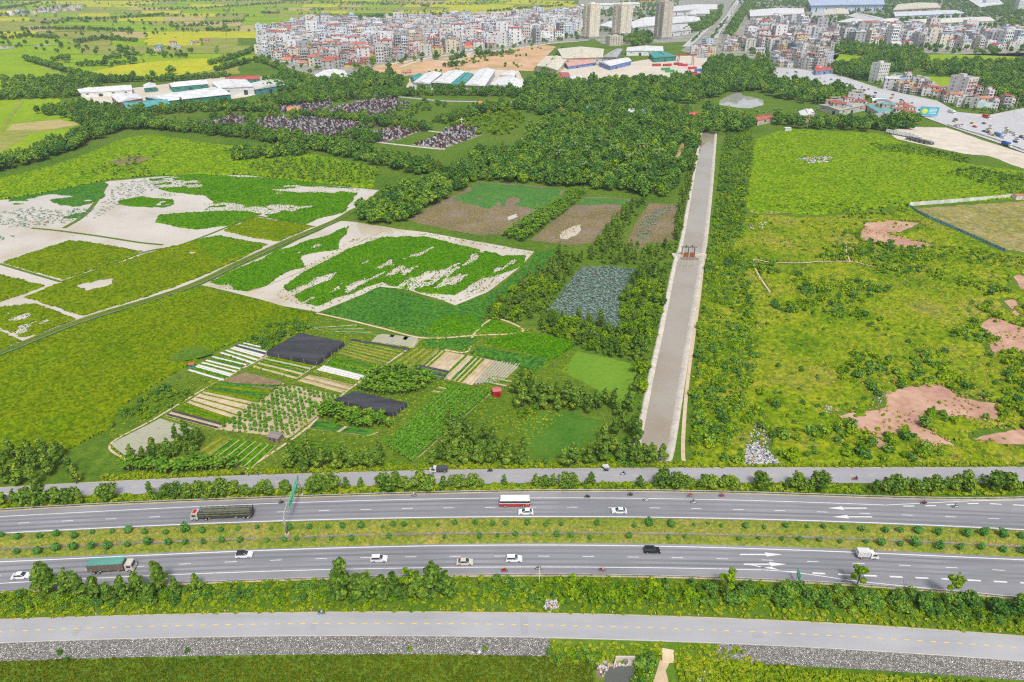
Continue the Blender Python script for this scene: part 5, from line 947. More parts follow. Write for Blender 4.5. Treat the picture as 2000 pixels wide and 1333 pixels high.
path('plot_path', [(260,905),(215,870),(300,820),(400,760),(490,712),(530,692)], .8, 'narrow footpath along the rice edge of the plots', .105)
# bushy rows by the banana grove: each plant row is a hedge of small bushes
ROWQ = [(877,756),(958,770),(808,902),(752,868)]
o = plot(ROWQ, 'soil_tan', 'field of leafy rows with white film between them', 9, (('verge', .3, .6), WH, ('verge', .3, .6)), .5)
W4 = GG(ROWQ); P = []
for k in range(9):
    for t in np.arange(.01, 1, .021): p = lerp2(W4, (k + .5) / 9, t); P.append((p[0] + random.uniform(-.3, .3), p[1] + random.uniform(-.3, .3)))
scatter('leafy_rows', 'orchard', np.array(P), 'leafy crop plants in rows by the red hut', 'crop plants', .75, 1.2)
# orchard of small trees
OQ = GG([(548,750),(668,776),(564,853),(428,838)]); n = 0
patch('orchard_ground', [(548,748),(670,774),(566,856),(425,840)], .045, M['soil_tan'], 3, .4, label='sandy ground under the orchard', cat='orchard')
for i in range(13):
    for j in range(13):
        if random.random() < .06: continue
        p = lerp2(OQ, (i + .5) / 13, (j + .5) / 13)
        plant('orchard_tree', 'orchard', p[0] + random.uniform(-.25, .25), p[1] + random.uniform(-.25, .25), random.uniform(.75, 1.2), 'small rounded fruit tree in the orchard rows', 'fruit tree', 'small trees of the orchard', .04, 'foliage', 'stem')
def free(X, Y):
    k = np.ones(X.shape, bool)
    for p in PLOTS + [OQ, GG([(585,650),(672,668),(618,713),(520,693)]), GG([(653,786),(693,765),(797,789),(767,816)]), GG([(836,632),(620,612),(745,556),(1046,492),(950,626),(925,655)])]: k &= ~inside(X, Y, p)
    return k
scatter('rough_grass', 'weed', pts_in([(205,850),(380,720),(480,665),(620,618),(750,640),(1020,640),(1110,690),(1110,800),(1000,900),(900,912),(480,925),(240,930)], 1.7, 510, mask=free), 'rough grass between the vegetable plots', 'grass', .3, .75, .7)
# shade nets: black sheet on posts
def net(q, h, label):
    W4 = GG(q, h); e = empty('shade_net', (*np.mean(W4, axis=0), 0)); tag(e, label, 'shade net'); c = np.mean(W4, axis=0); n = 14; V = []
    for j in range(n + 1):
        for i in range(n + 1):
            p = lerp2(W4, i / n, j / n) - c; V.append((p[0], p[1], h - .22 * abs(math.sin(math.pi * i / n * 5)) - .12 * abs(math.sin(math.pi * j / n * 4)) + random.uniform(-.03, .03)))
    Q = [(j*(n+1) + i, j*(n+1) + i + 1, (j+1)*(n+1) + i + 1, (j+1)*(n+1) + i) for j in range(n) for i in range(n)]
    obj('net_roof', npmesh('net_roof', V, np.array(Q), M['net_black']), e); mb = MB()
    for i in range(4):
        a, b = W4[i] - c, W4[(i + 1) % 4] - c; mb.quad((a[0], a[1], h - .05), (b[0], b[1], h - .05), (b[0] * 1.01, b[1] * 1.01, .25), (a[0] * 1.01, a[1] * 1.01, .25))
    obj('net_side', mb.mesh('net_side', M['net_black']), e)
    for i in range(5):
        for j in range(5):
            if 0 < i < 4 and 0 < j < 4: continue
            p = lerp2(W4, i / 4, j / 4) - c; mb = MB().tube((p[0] * 1.015, p[1] * 1.015, -.1), (p[0] * 1.015, p[1] * 1.015, h + .12), .06, .05); obj('post', mb.mesh('post', M['concrete']), e)
net([(585,650),(672,668),(618,707),(520,687)], 2.0, 'large black shade net on posts over the vegetable plots')
net([(693,764),(795,787),(767,808),(653,780)], 1.8, 'smaller black shade net behind the banana row')
def ground_net(pts, label):
    L = smooth_line(GG(pts), 1.5); V = []
    for d, z in ((.9, .06), (.45, .5), (-.45, .55), (-.9, .06)): V += [(p[0], p[1], z + random.uniform(-.05, .05)) for p in offset(L, d)]
    n = len(L); i = np.arange(n - 1); tag(obj('net_roll', npmesh('net_roll', V, np.concatenate([np.column_stack([(j+1)*n + i, (j+1)*n + i + 1, j*n + i + 1, j*n + i]) for j in range(3)]), M['net_black'])), label, 'net roll')
ground_net([(686,665),(740,674),(800,684)], 'long black net roll lying at the top of a plot')
# sheds
def shed(x, y, w, d, h, rz, wall, roof, label, name='shed', over=.25, slope=.35):
    e = empty(name, (x, y, 0), rz); tag(e, label, 'hut'); mb = MB().box((0, 0, 0), (w, d, h)); obj('wall', mb.mesh('wall', M['wall_obj']), e, color=wall)
    mb = MB(); a, b = w / 2 + over, d / 2 + over; z0, z1 = h + .02, h + slope
    for s in (-1, 1): mb.add([(-a, s*b, z0), (a, s*b, z0), (a, 0, z1), (-a, 0, z1), (-a, s*b, z0 + .1), (a, s*b, z0 + .1), (a, 0, z1 + .1), (-a, 0, z1 + .1)], [(0,1,2,3), (7,6,5,4), (0,4,5,1), (1,5,6,2), (3,2,6,7), (0,3,7,4)])
    mb.add([(-w/2, -d/2, h), (-w/2, d/2, h), (-w/2, 0, z1), (w/2, -d/2, h), (w/2, d/2, h), (w/2, 0, z1)], [(0,1,2), (3,5,4)])
    obj('roof', mb.mesh('roof', M['roof_obj']), e, color=roof); mb = MB().box((w * .12, -d / 2 - .02, 0), (.9, .05, min(2, h * .85))); obj('door', mb.mesh('door', M['obj']), e, color=tuple(c * .5 for c in wall))
    mb = MB().box((-w * .25, -d / 2 - .02, h * .45), (.6, .05, .6)); obj('window', mb.mesh('window', M['glass']), e); return e
x, y = G(970, 777); shed(x, y + 1.5, 2.8, 2.6, 2.6, .15, (.5,.03,.04), (.72,.2,.2), 'small red hut with a pink roof beside the leafy rows')
x, y = G(537, 864); shed(x, y + 1.2, 4.2, 3.0, 2.0, -.3, (.28,.2,.16), (.3,.26,.24), 'brown brick shed with grey roof at the orchard corner')
x, y = G(374, 721); shed(x, y + .8, 1.7, 1.5, 2.0, .3, (.12,.42,.36), (.55,.12,.08), 'tiny green hut with red roof at the rice edge')
x, y = G(1537, 256); shed(x, y, 6, 5, 3, .1, (.75,.75,.75), (.7,.7,.7), 'small white hut at the far edge of the bright meadow')
x, y = G(1334, 182); shed(x, y, 6, 6, 4, .4, (.5,.3,.22), (.6,.14,.1), 'little red-roofed pavilion in the far wood', 'pavilion', 1, 2.5)
x, y = G(943, 212); shed(x, y, 9, 7, 4.5, .05, (.7,.68,.62), (.7,.22,.1), 'white house with an orange roof above the cemetery', 'small_house', .4, 3.2)
x, y = G(573, 222); shed(x, y, 10, 8, 4, .3, (.6,.5,.4), (.72,.28,.13), 'orange-roofed pavilion among the graves', 'pavilion', 1.2, 3)
# ------------------------------------------------------------------ sluice gate on the canal
def sluice():
    x0, y0 = G(1318, 500); x1, y1 = G(1376, 500); cx, cy = G(1344, 502); e = empty('sluice_gate', (cx, cy, 0)); tag(e, 'concrete sluice gate with two rusty panels across the canal', 'sluice gate')
    W_ = x1 - x0
    obj('abutment', MB().box((-W_ / 2 + 3.0 - 1, .3, 0), (5.2, 3.4, 1.3)).mesh('abutment', M['concrete']), e); obj('abutment', MB().box((W_ / 2 - 2.2 + .6, .3, 0), (6.0, 3.4, 1.3)).mesh('abutment', M['concrete']), e)
    for px in (-3.35, 0, 3.35): obj('pier', MB().box((px, 0, 0), (.45, 2.6, 5.4)).mesh('pier', M['concrete']), e)
    obj('gate_deck', MB().box((0, .3, 5.4), (8.2, 1.6, .45)).mesh('gate_deck', M['concrete_dark']), e); obj('bridge_beam', MB().box((0, 1.6, 1.55), (W_ - 4, 1.1, .35)).mesh('bridge_beam', M['concrete']), e)
    for px in (-1.68, 1.68):
        obj('gate_panel', MB().box((px, -.45, -.1), (2.75, .25, 2.6)).mesh('gate_panel', M['rust']), e); obj('lift_screw', MB().tube((px, 0, 2.4), (px, 0, 7.4), .07, .07).mesh('lift_screw', M['dark_metal']), e); obj('winch', MB().box((px, .1, 5.86), (.55, .6, .8)).mesh('winch', M['dark_metal']), e)
    obj('apron', MB().box((0, -3.2, 0), (9.5, 3.4, .22)).mesh('apron', M['concrete_dark']), e)
sluice()
# ------------------------------------------------------------------ overhead sign, small sign, pole, guardrails
def text_bars(e, w, h, n, nz, x, face):
    r = random.Random(n * 7)
    for j in range(nz):
        y = -w / 2 + .25
        while y < w / 2 - .35:
            L = r.uniform(.12, .32); obj('letter', MB().box((x, y + L / 2, h - .62 - j * .62), (.02, L, .34)).mesh('letter', M['sign_white']), e); y += L + r.choice([.07, .07, .25])
def gantry():
    ax, ay = G(561, 1045); bx, by = G(589, 967); e = empty('overhead_sign', (ax, ay, 0)); tag(e, 'tall green overhead road sign on a steel portal', 'road sign'); dx, dy = bx - ax, by - ay; Hh = 6.6; L = math.hypot(dx, dy); ang = math.atan2(dx, dy)
    u = np.array([dx, dy]) / L
    obj('footing', MB().box((0, 0, 0), (1.1, 1.1, .5)).mesh('footing', M['concrete']), e); obj('footing', MB().box((dx, dy, 0), (1.1, 1.1, .5)).mesh('footing', M['concrete']), e)
    obj('leg', MB().tube((0, 0, .3), (0, 0, Hh), .27, .22, 0, 8).mesh('leg', M['steel'], True), e); obj('leg', MB().tube((dx, dy, .3), (dx, dy, Hh), .27, .22, 0, 8).mesh('leg', M['steel'], True), e)
    for z in (Hh - .1, Hh + .9):
        obj('beam', MB().tube((0, 0, z), (dx, dy, z), .12, .12, 0, 6).mesh('beam', M['steel'], True), e)
    mb = MB(); n = 12
    for k in range(n): a, b = u * L * k / n, u * L * (k + 1) / n; z0, z1 = (Hh - .1, Hh + .9) if k % 2 else (Hh + .9, Hh - .1); mb.tube((*a, z0), (*b, z1), .05, .05, 0, 4)
    obj('lattice', mb.mesh('lattice', M['steel']), e)
    for c0, w, h, z in ((.40, 4.6, 3.0, Hh - 1.2), (.72, 5.6, 3.6, Hh - 1.3)):
        p = u * L * c0; s = obj('sign_panel', MB().box((0, 0, 0), (.1, w, h)).mesh('sign_panel', M['sign_green']), e, (p[0] + .32, p[1], z), -ang)
        for yy in (-w / 2 + .05, w / 2 - .05): obj('panel_edge', MB().box((.055, yy, .02), (.02, .07, h - .04)).mesh('panel_edge', M['sign_white']), s)
        obj('panel_edge', MB().box((.055, 0, h - .09), (.02, w - .2, .07)).mesh('panel_edge', M['sign_white']), s)
        text_bars(s, w, h, int(w * 10), 2 if h < 3.2 else 3, .06, 1)
        for k in range(2 if h < 3.2 else 3):
            yy = -w / 2 + w * (k + .5) / (2 if h < 3.2 else 3); mb = MB().box((.06, yy, .5), (.02, .22, .55)); mb.add([(.072, yy - .38, .55), (.072, yy, .12), (.072, yy + .38, .55)], [(0, 1, 2)]); obj('down_arrow', mb.mesh('down_arrow', M['sign_white']), s)
gantry()
def exit_sign():
    x, y = G(1556, 1140); e = empty('exit_sign', (x, y, 0), -.12); tag(e, 'small green direction sign standing beside the exit lane', 'road sign')
    for yy in (-.9, .9): obj('post', MB().tube((0, yy, 0), (0, yy, 4.2), .07, .06).mesh('post', M['steel']), e)
    s = obj('sign_panel', MB().box((-.1, 0, 2.0), (.08, 2.8, 2.4)).mesh('sign_panel', M['sign_green']), e); r = random.Random(4)
    for j, z in enumerate((3.7, 3.2)):
        y = -1.1
        while y < .9: L = r.uniform(.15, .4); obj('letter', MB().box((-.15, y + L / 2, z), (.02, L, .3)).mesh('letter', M['sign_white']), s); y += L + .1
    mb = MB().box((-.15, 0, 2.3), (.02, .25, .5)); mb.add([(-.162, .45, 2.4), (-.162, .1, 2.12), (-.162, .1, 2.75)], [(0, 1, 2)]); obj('arrow', mb.mesh('arrow', M['sign_white']), s)
exit_sign()
def pole(px, py, h, label, arms=1):
    x, y = G(px, py); e = empty('utility_pole', (x, y, 0)); tag(e, label, 'pole'); obj('shaft', MB().tube((0, 0, -.3), (0, 0, h), .17, .1, 0, 8).mesh('shaft', M['concrete'], True), e)
    for k in range(arms): obj('cross_arm', MB().box((0, 0, h - .5 - k * .9), (1.9, .12, .12)).mesh('cross_arm', M['steel']), e)
    return e
pole(1053, 1149, 7.5, 'concrete pole standing in the bushes beside the motorcycles')
for k, (a, b, h, lb) in enumerate([(1575,258,16,'pole beside the white hut of the far meadow'), (1087,142,22,'tall pole beside the cream factory roof'), (1163,120,22,'tall pole between the cream factory and white shed'), (1764,150,20,'power pole in the far shrubs'), (1938,208,18,'lamp pole beside the red-roofed shops'), (1979,225,18,'lamp pole beside the tree-lined junction'), (1640,162,12,'lamp pole beside the far road'), (1720,120,18,'power pole in the far meadow')]): pole(a, b, h, lb, 2)
def guardrail(f, x0, x1, label, hh=.75, side=1):
    L = curve_px(f, x0, x1, 4); e = empty('guardrail', (L[0, 0], L[0, 1], 0)); tag(e, label, 'guardrail'); o = L[0]; V = []; n = len(L)
    for d, z in ((.0, hh - .32), (.06, hh - .22), (.0, hh - .15), (.06, hh - .06), (0, hh + .03), (-.06, hh + .03)): V += [(p[0] - o[0], p[1] - o[1], z) for p in offset(L, -d * side)]
    i = np.arange(n - 1); obj('rail', npmesh('rail', V, np.concatenate([np.column_stack([j*n + i, j*n + i + 1, (j+1)*n + i + 1, (j+1)*n + i]) for j in range(5)]), M['steel']), e)
    s = np.concatenate([[0], np.cumsum(np.linalg.norm(np.diff(L, axis=0), axis=1))]); mb = MB()
    for t in np.arange(0, s[-1], 4): mb.box((np.interp(t, s, L[:, 0]) - o[0], np.interp(t, s, L[:, 1]) - o[1] + .1 * side, -.1), (.14, .12, hh + .05))
    q = obj('post_row', mb.mesh('post_row', M['dark_metal']), e); q['kind'] = 'stuff'
guardrail(lambda x: NB_TOP(x) - 1.6, X0, X1, 'long steel guardrail on the northern edge of the highway')
guardrail(lambda x: SB_BOT(x) + 2.6, X0, X1, 'long steel guardrail between the highway and the southern bushes')
for k, x in enumerate(range(20, 2000, 84)):
    xx, yy = G(x, float(ROAD_S_TOP(x)) - 5); tag(obj('marker_post', MB().box((0, 0, 0), (.16, .16, .62)).box((0, 0, .62), (.16, .16, .12), 1, taper=.6).mesh('marker_post', [M['sign_white'], M['lamp_red']]), None, (xx, yy, 0)), 'small white marker post in the grass beside the southern service road', 'marker post', 'white marker posts')
# ------------------------------------------------------------------ white wall, blue fence, rubbish
def panel_wall(pts, h, n, mat, col, label, name, cat, th=.14):
    P = smooth_line(GG(pts), .5) if len(pts) > 2 else np.array(GG(pts)); s = np.concatenate([[0], np.cumsum(np.linalg.norm(np.diff(P, axis=0), axis=1))]); e = empty(name, (P[0, 0], P[0, 1], 0)); tag(e, label, cat); t = np.linspace(0, s[-1], n + 1); X = np.interp(t, s, P[:, 0]) - P[0, 0]; Y = np.interp(t, s, P[:, 1]) - P[0, 1]
    for k in range(n):
        L = math.hypot(X[k+1] - X[k], Y[k+1] - Y[k]); a = math.atan2(Y[k+1] - Y[k], X[k+1] - X[k]); z = random.uniform(-.06, .06)
        obj('panel', MB().box((0, 0, -.2), (L - .12, th, h + .2 + z)).mesh('panel', M[mat]), e, ((X[k] + X[k+1]) / 2, (Y[k] + Y[k+1]) / 2, 0), a, col(k)); obj('post', MB().box((0, 0, -.2), (.2, th + .12, h + .35)).mesh('post', M['concrete']), e, (X[k], Y[k], 0), a)
panel_wall([(1775,403),(1880,395),(1983,386)], 2.6, 22, 'wall_obj', lambda k: random.choice([(.68,.7,.7), (.74,.75,.75), (.6,.63,.62), (.72,.66,.6)]), 'long white panel wall between the bright meadow and dry field', 'white_wall', 'wall')
panel_wall([(1776,405),(1806,423),(1862,447),(1962,492)], 1.7, 34, 'obj', lambda k: random.choice([(.12,.36,.42), (.14,.42,.48), (.1,.3,.38)]), 'low blue sheet fence along the dry field', 'blue_fence', 'fence', .05)
x, y = G(1990, 389); shed(x, y, 8, 4, 2.8, .1, (.7,.66,.6), (.6,.2,.12), 'small red-roofed gate house at the end of the white wall')
r = np.random.default_rng(5)
def rubbish(poly, n, label, smin=.12, smax=.5, z=0, mound=.5):
    P = GG(poly, z); c = np.mean(P, axis=0); cols = [(.62,.62,.62), (.72,.72,.72), (.5,.5,.52), (.12,.12,.14), (.1,.16,.28), (.65,.5,.3), (.75,.3,.08), (.4,.38,.36), (.7,.7,.75), (.2,.2,.2)]
    mats = []
    for k, cc in enumerate(cols): mats.append(RUB.setdefault(k, paint('rubbish_%d' % k, cc, .7)))
    mb = MB(); x0, x1 = min(p[0] for p in P), max(p[0] for p in P); y0, y1 = min(p[1] for p in P), max(p[1] for p in P); k = 0
    while k < n:
        x, y = r.uniform(x0, x1), r.uniform(y0, y1)
        if not inside(x, y, P): continue
        s = r.uniform(smin, smax); mb.box((x - c[0], y - c[1], r.uniform(0, mound)), (s * r.uniform(.6, 1.6), s, s * r.uniform(.3, .9)), int(r.choice(len(cols), p=[.2,.2,.1,.12,.06,.08,.04,.08,.08,.04])), r.uniform(0, 3), r.uniform(.5, 1)); k += 1
    tag(obj('rubbish_heap', mb.mesh('rubbish_heap', mats), None, (c[0], c[1], z)), label, 'rubbish', None, 'stuff')
RUB = {}
rubbish([(1452,909),(1458,872),(1478,868),(1500,885),(1526,909)], 1500, 'heap of household rubbish beside the service road', .12, .55, 0, .7)
rubbish([(1457,872),(1470,840),(1480,820),(1512,846),(1500,876)], 170, 'spread of white rubbish and rubble in the weeds', .12, .5, 0, .3)
rubbish([(1060,1192),(1068,1176),(1086,1176),(1092,1190),(1078,1196)], 320, 'pale rubbish pile at the edge of the southern service road', .12, .4, 0, .9)
rubbish([(1165,1302),(1180,1284),(1240,1282),(1242,1300),(1190,1304),(1176,1325)], 260, 'rubble and rubbish round the small pond', .12, .5, LOW, .2)
rubbish([(1690,780),(1720,765),(1738,772),(1715,790)], 70, 'scattered white litter at the edge of the pink soil', .1, .5, 0, .4)
rubbish([(1605,800),(1618,792),(1628,802),(1618,812)], 60, 'small white litter heap in the weeds', .15, .6, 0, .6)
rubbish([(1440,445),(1500,436),(1500,446),(1450,452)], 60, 'white sheets of litter near the muddy pool', .3, 1.0, 0, .8)
rubbish([(1555,310),(1625,306),(1620,318),(1580,320)], 240, 'grey rubble patch in the bright meadow', .4, 1.3, .3, .6)
rubbish([(1340,1318),(1375,1312),(1395,1335),(1350,1340)], 90, 'dark litter beside the dirt track', .1, .4, LOW, .2)
rubbish([(890,1272),(900,1268),(945,1275),(940,1280)], 60, 'broken white slabs at the foot of the stone bank', .2, .7, LOW, .6)
def culvert():
    x, y = G(1222, 1290, -1.4); e = empty('culvert', (x, y, LOW)); tag(e, 'concrete culvert mouth above the small pond', 'culvert')
    obj('headwall', MB().box((0, .6, 0), (4.6, .4, 1.7)).mesh('headwall', M['concrete']), e); obj('pipe_mouth', MB().tube((0, .38, .65), (0, -.2, .65), .62, .62, 0, 12).mesh('pipe_mouth', M['concrete_dark']), e)
    for s in (-1, 1): obj('wing_wall', MB().box((s * 2.5, -.4, 0), (.3, 1.8, 1.1), 0, s * .4).mesh('wing_wall', M['concrete']), e)
culvert()
# ------------------------------------------------------------------ far ground: fields, town floor, roads
r = random.Random(21); k = 0
rows = [-8, 2, 9, 15, 21, 27, 34, 42, 51, 62, 75, 90, 106, 124, 145]
for i in range(len(rows) - 1):
    x = -140.0; ymid = (rows[i] + rows[i + 1]) / 2; xmax = 1130 if ymid < 26 else 640 - (ymid - 26) * 2 if ymid < 60 else 500
    while x < xmax:
        w = r.uniform(40, 130) * (.7 + ymid / 150); y0, y1 = rows[i] + r.uniform(-.6, .6), rows[i + 1] + r.uniform(-.6, .6); sl = r.uniform(-4, 4) - (x - 250) * .012
        mt = r.choices(['yellow_rice', 'green_rice', 'olive_field', 'tan_field'], [.3, .36, .24, .1] if ymid < 80 else [.12, .6, .25, .03])[0]
        if x + w * .5 < xmax: patch('rice_field', [(x, y0 + sl * .1), (x + w * .96, y0), (x + w * .96 + sl, y1 - .3), (x + sl, y1 - .3)], .06 + .03 * (k % 5), M[mt], 22, 9, k, label={'yellow_rice': 'distant ripe yellow rice field', 'green_rice': 'distant light green rice field', 'olive_field': 'distant olive field', 'tan_field': 'distant harvested tan field'}[mt] + ' on the plain beyond the warehouses', cat='field').__setitem__('group', 'distant ' + mt)
        k += 1; x += w
patch('rice_field', [(170,142),(250,126),(330,119),(400,114),(462,127),(400,140),(330,150),(240,153)], .25, M['yellow_rice'], 8, 2, label='big ripe yellow rice field with a round tree', cat='field')
patch('rice_field', [(-140,350),(-140,215),(0,196),(115,190),(130,228),(178,258),(100,292),(0,324)], .2, M['green_rice'], 8, 2, label='light green rice field at the bend of the tree belt', cat='field')
patch('rice_field', [(-60,280),(0,268),(30,240),(110,234),(160,246),(60,262),(0,300),(-60,320)], .25, M['olive_field'], 8, 2, label='olive strip in the light green rice field', cat='field')
patch('rice_field', [(12,256),(25,243),(115,234),(158,244),(100,254)], .3, M['tan_field'], 8, 2, label='small harvested tan field beside the tree belt', cat='field')
patch('rice_field', [(-140,195),(-140,150),(0,118),(50,120),(110,140),(165,160),(80,170),(0,180)], .22, M['green_rice'], 10, 2, label='wide light green field behind the tree-lined lane', cat='field')
path('field_lane', [(0,262),(20,230),(45,195)], 3.5, 'lane through the light green rice field', .34, 'olive_field')
for q in ([(-60,95),(0,91),(28,91),(20,96),(-60,100)], [(62,91),(98,87),(100,89),(70,92)], [(-20,30),(70,26),(68,29),(-20,33)]): patch('far_pool', q, .4, M['flood'], 10, 2, label='pale pool among the distant fields', cat='pool').__setitem__('group', 'distant pools')
patch('town_ground', [(500,112),(512,66),(600,44),(700,46),(900,36),(1130,20),(1150,80),(1060,88),(900,112),(760,134),(640,150),(590,142)], .3, M['town_ground'], 20, 5, label='grey ground between the houses of the dense town', cat='ground')
patch('town_ground', [(1330,100),(1400,40),(1440,0),(1560,-6),(2200,-6),(2200,118),(2000,112),(1800,104),(1650,98),(1610,140),(1540,138),(1480,128),(1400,115)], .3, M['town_ground'], 20, 5, label='grey ground between the houses beyond the boulevard', cat='ground')
patch('town_ground', [(1130,60),(1130,0),(1330,-6),(1440,-6),(1400,45),(1340,82),(1230,88),(1180,88)], .28, M['town_ground'], 20, 5, label='grey factory ground behind the towers', cat='ground')
patch('building_site', [(690,140),(740,128),(880,112),(1060,88),(1085,92),(1040,140),(960,136),(870,142),(760,152),(700,152)], .35, M['site_soil'], 14, 4, label='cleared orange soil building site before the town', cat='building site')
path('site_track', [(750,128),(880,108),(1000,96),(1090,84),(1130,82)], 9, 'pale road along the front of the town', .5, 'yard')
path('site_track', [(780,132),(830,118),(880,122),(905,112),(920,104)], 7, 'pale track crossing the building site', .46, 'yard')
patch('factory_yard', [(1048,152),(1075,128),(1200,128),(1290,112),(1372,104),(1392,128),(1380,150),(1300,158),(1190,158),(1080,165)], .3, M['yard'], 12, 4, label='sandy container yard behind the wood', cat='yard')
patch('factory_yard', [(150,185),(280,170),(420,152),(540,150),(565,172),(480,190),(330,212),(235,222)], .2, M['yard'], 12, 3, label='pale yard between the green-walled warehouses', cat='yard')
patch('factory_yard', [(790,175),(810,140),(1010,135),(1030,170),(1010,180)], .2, M['yard'], 12, 3, label='pale yard of the white workshop row', cat='yard')
path('cemetery_road', [(560,196),(700,186),(780,190),(870,198),(1000,200),(1100,206),(1250,214),(1340,222)], 7, 'pale road along the cemetery', .2, 'asphalt_old')
patch('meadow_far', [(1620,108),(1690,102),(1800,108),(2000,104),(2200,108),(2200,126),(2000,124),(1900,124),(1800,130),(1700,128),(1640,126)], .3, M['green_rice'], 14, 4, label='green meadow between the house row and the far hedge', cat='meadow')
patch('meadow_far', [(1800,150),(1860,152),(2000,152),(2000,162),(1900,166),(1810,176)], .3, M['green_rice'], 14, 3, label='small bright meadow behind the yellow houses', cat='meadow')
patch('meadow_far', [(1380,190),(1430,178),(1500,178),(1540,196),(1560,215),(1500,225),(1480,215),(1420,214)], .04, M['verge'], 10, 3, label='rough grass round the far pond', cat='meadow')
patch('meadow_far', [(820,260),(870,235),(930,215),(1000,215),(1030,232),(1000,262),(940,270),(900,300),(830,300)], .04, M['verge'], 10, 3, label='bright grass beside the white cross', cat='meadow')
JR = [(1505,132),(1560,136),(1640,148),(1700,168),(1760,183),(1830,198),(1870,220),(1930,226),(2000,212),(2160,190),(2160,360),(2000,300),(1960,284),(1850,247),(1810,232),(1765,213),(1710,196),(1660,179),(1610,168),(1560,160),(1515,152)]
o = patch('junction_road', JR, .5, M['road_far'], 8, .6, label='wide grey road widening into a busy junction', cat='road')
path('boulevard', [(1384,90),(1400,66),(1414,44),(1431,20),(1446,-8)], 19, 'wide boulevard leading to the factories', .6, 'road_far'); path('boulevard', [(1340,92),(1366,68),(1384,52)], 17, 'second lane of the boulevard beside the green median', .55, 'road_far')
for px, lb in (([(1850,246),(1930,270),(2000,296),(2120,345)], 'low concrete wall between the junction and the truck yard'),): panel_wall(px, 1.5, 20, 'wall_obj', lambda k: (.55,.54,.52), lb, 'road_wall', 'wall')
# ------------------------------------------------------------------ warehouses
def warehouse(q, h, roof, wall, label, rise=2.2, flip=False, name='warehouse'):
    W4 = [np.array(p) for p in GG(q, h)]; c = np.mean(W4, axis=0); W4 = [p - c for p in W4]
    if sum(W4[i][0] * W4[(i+1) % 4][1] - W4[(i+1) % 4][0] * W4[i][1] for i in range(4)) < 0: W4 = W4[::-1]
    l0 = np.linalg.norm(W4[1] - W4[0]) + np.linalg.norm(W4[3] - W4[2]); l1 = np.linalg.norm(W4[2] - W4[1]) + np.linalg.norm(W4[0] - W4[3])
    if (l0 < l1) != flip: W4 = W4[1:] + W4[:1]
    a, b, cc, d = W4; m0, m1 = (a + d) / 2, (b + cc) / 2; e = empty(name, (c[0], c[1], 0)); tag(e, label, 'warehouse' if name == 'warehouse' else 'building')
    obj('wall', MB().prism([tuple(p) for p in W4], 0, h).mesh('wall', M['wall_obj']), e, color=wall); mb = MB()
    ov = 1.03; A, B, Cc, D, M0, M1 = [p * ov for p in (a, b, cc, d, m0, m1)]; z0, z1 = h + .05, h + rise
    mb.add([(*A, z0), (*B, z0), (*M1, z1), (*M0, z1)], [(0,1,2,3)]); mb.add([(*Cc, z0), (*D, z0), (*M0, z1), (*M1, z1)], [(0,1,2,3)])
    mb.add([(*A, z0 - .4), (*B, z0 - .4), (*Cc, z0 - .4), (*D, z0 - .4), (*A, z0), (*B, z0), (*Cc, z0), (*D, z0)], [(0,1,5,4), (1,2,6,5), (2,3,7,6), (3,0,4,7)]); mb.add([(*D, z0), (*A, z0), (*M0, z1), (*B, z0), (*Cc, z0), (*M1, z1)], [(0,1,2), (3,4,5)])
    rf = obj('roof', mb.mesh('roof', M['roof_obj']), e, color=roof); u = (m1 - m0); L = np.linalg.norm(u); ang = math.atan2(u[1], u[0]); obj('ridge_vent', MB().box((0, 0, z1 - .15), (L * .8, 1.6, .9)).mesh('ridge_vent', M['roof_obj']), rf, (*((m0 + m1) / 2), 0), ang, tuple(x * .93 for x in roof))
    for p0, p1 in ((a, b), (b, cc), (cc, d), (d, a)):
        v = p1 - p0; L2 = np.linalg.norm(v); nrm = np.array([v[1], -v[0]]) / L2
        if nrm[1] > .2: continue
        n = max(1, int(L2 / 14)); an = math.atan2(v[1], v[0]); mb = MB()
        for k in range(n):
            p = p0 + v * (k + .5) / n + nrm * .05; obj('door' if k % 3 == 1 else 'window', MB().box((0, 0, 0 if k % 3 == 1 else h * .5), (4.5 if k % 3 == 1 else 3, .16, h * .6 if k % 3 == 1 else 1.3)).mesh('opening', M['glass']), e, (p[0], p[1], 0), an)
WT, CR_, TL_, GY = (.8,.81,.82), (.72,.68,.54), (.08,.36,.34), (.45,.46,.46); GW = (.06,.25,.2)
